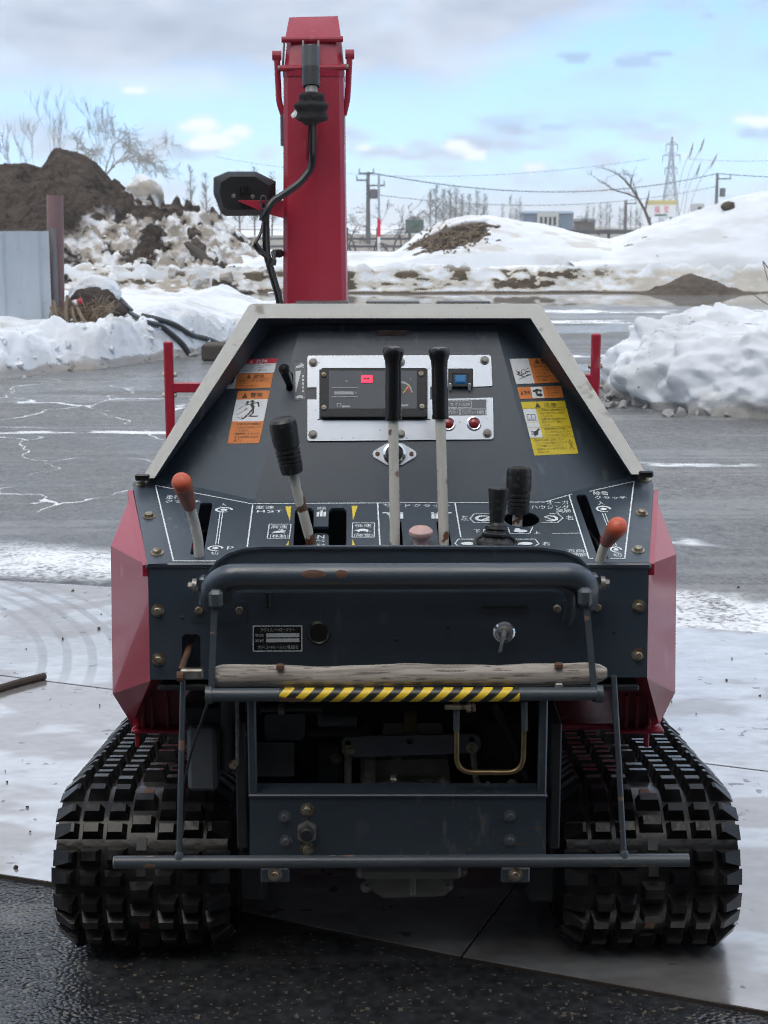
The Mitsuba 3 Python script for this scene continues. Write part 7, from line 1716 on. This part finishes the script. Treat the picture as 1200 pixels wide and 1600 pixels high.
# red fairings beside the panel -----------------------------------------------------
def fairing(F, A, P, C_, D, E, B, s):
    f3 = deck.hit(*F) + [0, -.01, -.010]
    a3 = at(A[0], A[1], YR + .004); p3 = at(P[0], P[1], YR + .004); b3 = at(B[0], B[1], YR + .006)
    c3, d3, e3 = at(C_[0], C_[1], 2.885), at(D[0], D[1], 2.885), at(E[0], E[1], 2.93)
    inn_ = [b3 + [-s * .03, .12, -.02], f3 + [-s * .012, 0, -.01], a3 + [-s * .012, .01, -.01]]
    back = [q_ + [-s * .02, 1.0, 0] for q_ in (c3, d3, e3)] + [f3 + [0, .75, -.03]]
    pts = [f3, a3, p3, b3, c3, d3, e3] + back
    k = part('side_fairing', hull(pts), 'red_gloss', False)
    add(k + '__edge_strip', hull([f3 + [0, 0, .002], a3 + [0, 0, .002], f3 + [s * .010, 0, .001], a3 + [s * .010, 0, .001], f3 + [s * .010, 0, -.02], a3 + [s * .010, 0, -.02], f3 + [0, 0, -.02], a3 + [0, 0, -.02]]), 'red_gloss', False)


fairing((208, 758), (231, 884), (232, 936), (173, 853), (176, 1084), (206, 1132), (235, 1064), -1)
fairing((1020, 758), (1014, 882), (1013, 912), (1057, 866), (1055, 1082), (1030, 1132), (1011, 1060), 1)
up_ = Pl([0, 2.97, 0], [1, 0, 0], [0, 0, 1])
for pts, ribs, s in (([(236, 1062), (288, 1062), (283, 1144), (213, 1141), (203, 1128)], (224, 238, 262), -1), ([(960, 1060), (1012, 1058), (1038, 1126), (1012, 1138), (966, 1141)], (978, 995, 1014), 1)):
    k = part('under_fender', up_.slab(up_.poly(pts), -.012, 0), 'red_paint', False)
    for u in ribs:
        a, b = at(u, 1085, 2.962), at(u, 1140, 2.962)
        add(k + '__rib', cbox((a + b) / 2, [.006, .016, abs(a[2] - b[2])], .001), 'red_paint', False)
    a = at(np.mean([p_[0] for p_ in pts]), 1143, 2.95)
    add(k + '__foot', cbox(a + [0, .03, .002], [.10, .08, .008], .002), 'red_paint', False)
    add(k + '__stay', cbox(at(pts[3][0] - s * 2, 1150, 2.955), [.010, .012, .045], .002), 'red_paint', False)
    x_ = .027 + s * .40
    add(k + '__top', cbox([x_, 3.45, .50], [.17, .95, .012], .003), 'red_paint', False)

# front housing, its marker posts -----------------------------------------------------
hp_ = Polygon([(4.02, .06), (4.75, .03), (4.95, .30), (4.92, .78), (4.15, .86), (4.02, .70)])
mm = trimesh.creation.extrude_polygon(hp_, 1.30, engine='earcut'); v = np.array(mm.vertices)
part('auger_housing', trimesh.Trimesh(np.stack([v[:, 2] - .65 + .02, v[:, 0], v[:, 1]], 1), mm.faces, process=False), 'red_paint', False)
for (u, v0, v1, ua, ub, va) in ((265, 533, 690, 270, 320, 605), (930, 521, 625, 905, 925, 592)):
    Yp = 4.35
    a, b = at(u, v0, Yp), at(u, v1, Yp); b[2] = .60
    k = part('marker_post', cbox((a + b) / 2, [.026, .026, a[2] - b[2]], .004), 'red_paint', False)
    c0, c1 = at(ua, va, Yp + .005), at(ub, va, Yp + .005)
    add(k + '__arm', cbox((c0 + c1) / 2, [abs(c1[0] - c0[0]) + .01, .03, .028], .003), 'red_paint', False)
    for vb in (va - 20, va + 12):
        for s in (-1, 1):
            q_ = at(u, vb, Yp)
            add(k + '__bolt', lathe([(.008, .012), (.008, .020), (.0001, .021)], q_, [s, 0, 0], 6), 'zinc_grey', False)

# chute -----------------------------------------------------
def ring4(u0, u1, v, Y, D, c=.012):
    a, b = at(u0, v, Y), at(u1, v, Y)
    x0, x1, z = a[0], b[0], a[2]
    m_ = x1 - x0
    return np.array([[x0 + c, Y, z], [x0 + m_ * .42, Y - .006, z], [x0 + m_ * .58, Y - .006, z], [x1 - c, Y, z], [x1, Y + c, z], [x1, Y + D, z], [x0, Y + D, z], [x0, Y + c, z]])


def loft(rings):
    n = len(rings[0]); v = np.vstack(rings); f = []
    for i in range(len(rings) - 1):
        for j in range(n):
            a, b = i * n + j, i * n + (j + 1) % n
            f += [[a, b, b + n], [a, b + n, a + n]]
    f += [[0, k + 1, k] for k in range(1, n - 1)] + [[(len(rings) - 1) * n, (len(rings) - 1) * n + k, (len(rings) - 1) * n + k + 1] for k in range(1, n - 1)]
    return trimesh.Trimesh(v, f, process=False)


b = ring4(442, 541, 480, 4.25, .19); b[:, 2] = .80
CH = part('chute', loft([b, ring4(442, 541, 480, 4.25, .19), ring4(442.5, 536.5, 116, 4.30, .17)]), 'red_paint', False)
add(CH + '__collar', loft([ring4(441.5, 537.5, 119, 4.297, .18), ring4(441.5, 537.5, 108, 4.297, .18)]), 'red_paint', False)
CU = part('chute_head', loft([ring4(443.5, 535.5, 109, 4.305, .17), ring4(448, 531.5, 64, 4.33, .17)]), 'red_paint', False)
add(CU + '__hinge', tube([at(440, 62, 4.32), at(536, 61, 4.32)], .008, 12), 'red_paint', 30)
add(CU + '__hinge', tube([at(437, 107, 4.30), at(541, 105, 4.30)], .008, 12), 'red_paint', 30)
cc = [at(445.5, 60, 4.33), at(533, 59, 4.33), at(528, 25, 4.43), at(452, 27, 4.43)]
DF = part('chute_deflector', hull(cc + [q_ + [0, .15, -.02] for q_ in cc] + [at(490, 42, 4.375)]), 'red_paint', False)
for s, pts in ((-1, [(432.5, 87), (436, 160), (442, 178)]), (1, [(546.5, 85), (543, 156), (537, 180)])):
    P = [at(u, v, 4.33) for u, v in pts]
    k = part('deflector_link', tube(bend(P, .02), .0085, 10), 'red_paint', 30)
    a, b2 = at(441 if s < 0 else 536.5, 176, 4.34), at(440 if s < 0 else 537.5, 228, 4.34)
    add(k + '__blade', cbox((a + b2) / 2, [.007, .03, abs(a[2] - b2[2])], .001), 'zinc_grey', False)
    add(k + '__eye', tube([P[0] + [-.012, 0, 0], P[0] + [.012, 0, 0]], .013, 12), 'red_paint', 30)
    pn = at(440 if s < 0 else 539, 106 if s < 0 else 104, 4.32)
    add(k + '__pin', tube([pn + [-.010, 0, 0], pn + [.010, 0, 0]], .007, 10), 'zinc_grey', 30)
    add(k + '__stay', tube([at(444 if s < 0 else 532, 64, 4.36), at(442 if s < 0 else 536, 104, 4.34)], .003, 8), 'zinc_grey', 30)
Ya = 4.19
AC = part('actuator', lathe([(.0215, 0), (.0225, .002), (.0235, .105), (.0225, .108), (.0001, .108)], at(486.5, 136, Ya), at(485, 72, Ya + .03) - at(486.5, 136, Ya), 24), 'grey_motor', 30)
add(AC + '__tape_band', lathe([(.0238, .003), (.0240, .05), (.0238, .051)], at(486.5, 136, Ya), at(485, 72, Ya + .03) - at(486.5, 136, Ya), 24), 'black_plastic', 30)
add(AC + '__collar', lathe([(.017, -.022), (.017, .0)], at(486.5, 136, Ya), at(485, 72, Ya + .03) - at(486.5, 136, Ya), 20), 'zinc_grey', 30)
bb = trimesh.creation.icosphere(4, 1.0); v = np.array(bb.vertices); v = np.sign(v) * np.abs(v) ** .75; v = v * [.041, .036, .043] * (1 + .10 * np.sin(v[:, 2:3] * 9)) * (1 + .2 * N3(*v.T, 2.0, 3, 5))[:, None]
add(AC + '__foam_wrap', trimesh.Trimesh(v + at(487, 171, Ya), bb.faces, process=False), 'foam_black', True)
add(AC + '__tie', hull([at(466, 176, Ya) + [0, 0, 0], at(454, 180, Ya), at(457, 185, Ya), at(462, 170, Ya), at(466, 180, Ya - .01)]), 'label_white', False)
for u0, u1 in ((475.5, 478), (499.5, 501.5)):
    add(AC + '__stay', tube([at(u0 - 2, 64, 4.31), at(u1 - 4, 92, 4.29)], .0035, 8), 'zinc_grey', 30)
for u in (480, 495.5):
    add(AC + '__fork', hull([at(u - 1.5, 178, 4.17), at(u + 1.5, 178, 4.17), at(u - 1.5, 250, 4.27), at(u + 1.5, 250, 4.27), at(u - 1.5, 190, 4.28), at(u + 1.5, 190, 4.28)]), 'red_paint', False)
cab = [at(488.5, 192, Ya + .01), at(489, 240, 4.235), at(487, 262, 4.235), at(470, 285, 4.22), at(449, 300, 4.20), at(424, 316, 4.18), at(416, 330, 4.17), at(415, 350, 4.17), at(416, 395, 4.18), at(424, 425, 4.19), at(436, 465, 4.2), at(439, 490, 4.2)]
CB = part('cable_loom', tube(bend(cab, .06, 5), .0098, 12), 'black_vinyl', 40)
add(CB + '__branch', tube(bend([at(418, 400, 4.18), at(406, 392, 4.17), at(398, 381, 4.17)], .02), .0085, 10), 'black_vinyl', 40)
add(CB + '__branch', tube(bend([at(398, 381, 4.17), at(406, 368, 4.19), at(411, 352, 4.2), at(412, 318, 4.2)], .03), .004, 8), 'black_vinyl', 40)
add(CB + '__branch', tube(bend([at(420, 415, 4.18), at(427, 407, 4.18), at(429, 392, 4.2)], .02), .006, 10), 'black_vinyl', 40)
for u, v in ((413, 341), (424, 409)):
    add(CB + '__clamp', lathe([(.0135, -.008), (.0135, .008)], at(u, v, 4.172 if v < 400 else 4.185), [.2, 0, 1], 12), 'black_plastic', 30)
add(CH + '__stub', cbox((at(423, 396, 4.28) + at(444, 396, 4.28)) / 2, [.034, .03, .022], .006), 'black_plastic', False)
lp = [(333.5, 277.5), (356, 268), (399.5, 268), (431, 283.5), (430.4, 322), (425, 333), (412, 337), (353, 337.5), (346, 334), (333.5, 303)]
hi = [(345, 285), (360, 276), (398, 276), (421, 290), (420, 318), (415, 327), (356, 328), (349, 322), (343, 302)]
WL = part('work_lamp', hull([at(u, v, 4.30) for u, v in lp] + [at(u, v, 4.38) for u, v in lp] + [at(u, v, 4.235) for u, v in hi]), 'lamp_black', False, 'black angular work lamp seen from behind')
for u in (374.5, 379, 384, 389):
    add(WL + '__fin', cbox(at(u, 296, 4.235), [.0045, .012, .022], .001), 'black_plastic', False)
for u, v in ((365, 306), (395, 307)):
    add(WL + '__screw', lathe([(.006, 0), (.006, .006), (.0001, .007)], at(u, v, 4.24), [0, -1, 0], 10), 'zinc_grey', False)
add(WL + '__lens', hull([at(340 + (u - 340) * .96, v, 4.385) for u, v in lp]  + [at(382, 303, 4.39)]), 'label_white', False)
lbp = Pl([0, 4.20, 0], [1, 0, 0], [0, 0, 1])
part('lamp_bracket', cat([lbp.slab(lbp.poly([(371.5, 313), (443, 313), (443, 341), (419, 334.5), (380, 318)]), -.004, 0), cbox((at(372, 314, 4.2) + at(443, 314, 4.2)) / 2 + [0, .03, 0], [at(443, 314, 4.2)[0] - at(372, 314, 4.2)[0], .06, .004], .001)]), 'red_paint', False)
part('lamp_bracket__cable_ring', tube([at(411.5, 316, 4.19) + [.008 * math.cos(t), 0, .018 * math.sin(t)] for t in np.linspace(0, 2 * np.pi, 20)], .002, 8), 'grey_motor', 30)

# tracks -----------------------------------------------------
RB, CZ, YA = .155, .184, 3.052                # rear wheel with the belt on it
RF, YF = .090, 4.16                           # smaller front wheel: the upper run falls away forwards
ZF = CZ - RB + RF
BELT = unary_union([Point(YA, CZ).buffer(RB, 48), Point(YF, ZF).buffer(RF, 48)]).convex_hull
INNER = unary_union([Point(YA, CZ).buffer(RB - .016, 48), Point(YF, ZF).buffer(RF - .016, 48)]).convex_hull
ring_ = np.array(BELT.exterior.coords)[:-1]
if Polygon(ring_).exterior.is_ccw is False:
    ring_ = ring_[::-1]
i0 = int(np.argmax(ring_[:, 1])); ring_ = np.vstack([ring_[i0:], ring_[:i0 + 1]])
arc_ = np.concatenate([[0], np.cumsum(np.linalg.norm(np.diff(ring_, axis=0), axis=1))])
LOOP = arc_[-1]


def path(s):
    """Point and outward normal on the belt at arc length s: on top of the rear wheel at 0, then rearwards, down and forwards."""
    at_ = lambda w: np.array([np.interp(w % LOOP, arc_, ring_[:, 0]), np.interp(w % LOOP, arc_, ring_[:, 1])])
    t = at_(s + .006) - at_(s - .006); t /= np.linalg.norm(t)
    return at_(s), np.array([t[1], -t[0]])


PITCH_T = .091
ncol, W = 7, .357
cw = W / ncol


def lug(xc, wx, s, ls, hgt, bev):
    """A tread block: base on the belt, narrower top, its outer end sloped when at the belt's edge."""
    p, n = path(s)
    t = np.array([n[1], -n[0]])
    tw_ = lambda x, along, up: np.array([x, p[0] + along * t[0] + up * n[0], p[1] + along * t[1] + up * n[1]])
    bl, br = xc - wx / 2, xc + wx / 2
    tl, tr = bl + (.036 if bev < 0 else .007), br - (.036 if bev > 0 else .007)
    return hull([tw_(x, a, -.003) for x in (bl, br) for a in (-ls / 2, ls / 2)] + [tw_(x, a, hgt) for x in (tl, tr) for a in (-ls * .28, ls * .28)])


for side in (-1, 1):
    xc = .0265 + side * .515
    mm = trimesh.creation.extrude_polygon(BELT.difference(INNER), W - .012, engine='earcut'); v = np.array(mm.vertices)
    TR = part('track', trimesh.Trimesh(np.stack([v[:, 2] - W / 2 + .006 + xc, v[:, 0], v[:, 1]], 1), mm.faces, process=False), 'rubber', 30)
    rest = []
    ngrp = round(LOOP / PITCH_T); PT = LOOP / ngrp
    k = 0
    s = -.80
    for _ in range(ngrp):
        vis = -.78 < s < math.pi * RB + .06
        for row in (-.0195, .0195):
            for c in range(ncol):
                if c == 3: continue
                x = xc + (c - 3) * cw
                edge = -1 if c == 0 else 1 if c == ncol - 1 else 0
                j = .0012
                l_ = lug(x + edge * .001 + nrg.normal(0, j), (cw * .84 if not edge else cw * .97), s + row + nrg.normal(0, j),   .0330, .026 + nrg.normal(0, .0012), edge)
                if vis:
                    add(TR + '__lug', l_, 'rubber', False)
                else:
                    rest.append(l_)
        l_ = lug(xc, cw * .98, s + PITCH_T * (.5 if (k % 2) else .06), .034, .024, 0)
        if vis:
            add(TR + '__lug', l_, 'rubber', False)
            p, n = path(s + PITCH_T * (.06 if (k % 2) else .5))
            if s > 0:
                t = np.array([n[1], -n[0]])
                c8 = [np.array([xc + dx, p[0] + a * t[0] + u_ * n[0], p[1] + a * t[1] + u_ * n[1]]) for dx in (-.010, .010) for a in (-.013, .013) for u_ in (-.002, .0035)]
                add(TR + '__drive_window', hull(c8), 'engine_dark' if (k % 3) else 'rust', False)
        else:
            rest.append(l_)
        s += PT; k += 1
    add(TR + '__far_lugs', cat(rest), 'rubber', False, kind='stuff')
    for y, z_, r_ in ((YA, CZ, RB - .018), (YF, ZF, RF - .018)):
        add(TR + '__wheel', lathe([(.03, -.12), (r_ - .006, -.12), (r_, -.10), (r_, .10), (r_ - .006, .12), (.03, .12)], [xc, y, z_], [1, 0, 0], 28), 'engine_dark', 30)
    for y in (3.35, 3.57, 3.79):
        add(TR + '__roller', lathe([(.02, -.11), (.045, -.11), (.05, -.09), (.05, .09), (.045, .11), (.02, .11)], [xc, y, .100], [1, 0, 0], 20), 'engine_dark', 30)

# ------------------------------------------------------------------ steel road plates under and around the machine
def plate(c, label, zt=.010):
    """A plate with the ground corners c: near left, near right, far right, far left."""
    t = thing('steel_plate', label, 'steel plate', None)
    top = Polygon(c)
    pl = Pl([0, 0, 0], [1, 0, 0], [0, 1, 0])
    add(t + '__top', pl.slab(top.buffer(-.002), zt - .006, zt), 'steel_plate', False)
    add(t + '__edge', pl.slab(top, .0, zt - .002), 'plate_edge', False)


def line2(a, b):
    a, b = np.array(a)[:2], np.array(b)[:2]
    return lambda x: np.array([x, a[1] + (b[1] - a[1]) / (b[0] - a[0]) * (x - a[0])])


near_l, near_r = line2(ground_at(0, 1372), ground_at(85, 1385)), line2(ground_at(480, 1458), ground_at(1200, 1588))
seam = line2(ground_at(65, 1063, .010), ground_at(177, 1077, .010))
far_l, far_r = line2(ground_at(0, 903, .02), ground_at(172, 913, .02)), line2(ground_at(1060, 975, .02), ground_at(1200, 985, .02))
g2 = np.array([0, .005])
j0 = .16
plate([near_l(-6.2), near_l(-.35), near_r(j0 - .001), seam(j0 + .5) - g2, seam(-5.6) - g2], 'frosty pale steel plate left of the tracks, nearest the viewpoint')
plate([near_r(j0 + .001), near_r(5.6), seam(6.1) - g2, seam(j0 + .502) - g2], 'damp grey brown steel plate under the right track')
plate([seam(-6.4), seam(.30), far_l(.75), far_l(-5.9)], 'pale steel plate with curved tyre marks, left behind the machine')
plate([seam(.31), seam(6.3), far_r(6.5), far_r(.76)], 'wet steel plate reflecting the blue sky, right behind the machine')
gv = []
for k in range(150):
    x, y = nrg.uniform(-2.2, 2.2), nrg.uniform(3.0, 6.4)
    if -.75 < x < .8 and y < 5: continue
    gv.append(chunk(np.array([x, y, .013]), .002 + .007 * nrg.random() ** 2))
add('gravel', cat(gv), 'dark_soil', False, 'loose grit and small stones on the steel plates', kind='stuff')
a, b = ground_at(-10, 1078, .022), ground_at(70, 1056, .022)
add('stick', tube(bend([a, (a + b) / 2 + [0, .01, 0], b], .05), [.012] * 9, 8), 'weathered_beam', 30, 'thin dark stick lying on the pale plate at the left edge', 'stick')

# ------------------------------------------------------------------ thin winter haze over the plain
scene['haze_air'] = {'type': 'homogeneous', 'albedo': {'type': 'rgb', 'value': [.95, .95, .96]}, 'sigma_t': {'type': 'rgb', 'value': [.0005, .0005, .0005]}}
scene['haze'] = {'type': 'cube', 'to_world': T().translate([0, 1480, 17]).scale([920, 1540, 18]), 'bsdf': {'type': 'null'}, 'interior': {'type': 'ref', 'id': 'haze_air'}}
labels['haze'] = {'label': 'thin winter haze over the plain', 'kind': 'stuff'}
scene['camera']['medium'] = {'type': 'ref', 'id': 'haze_air'}
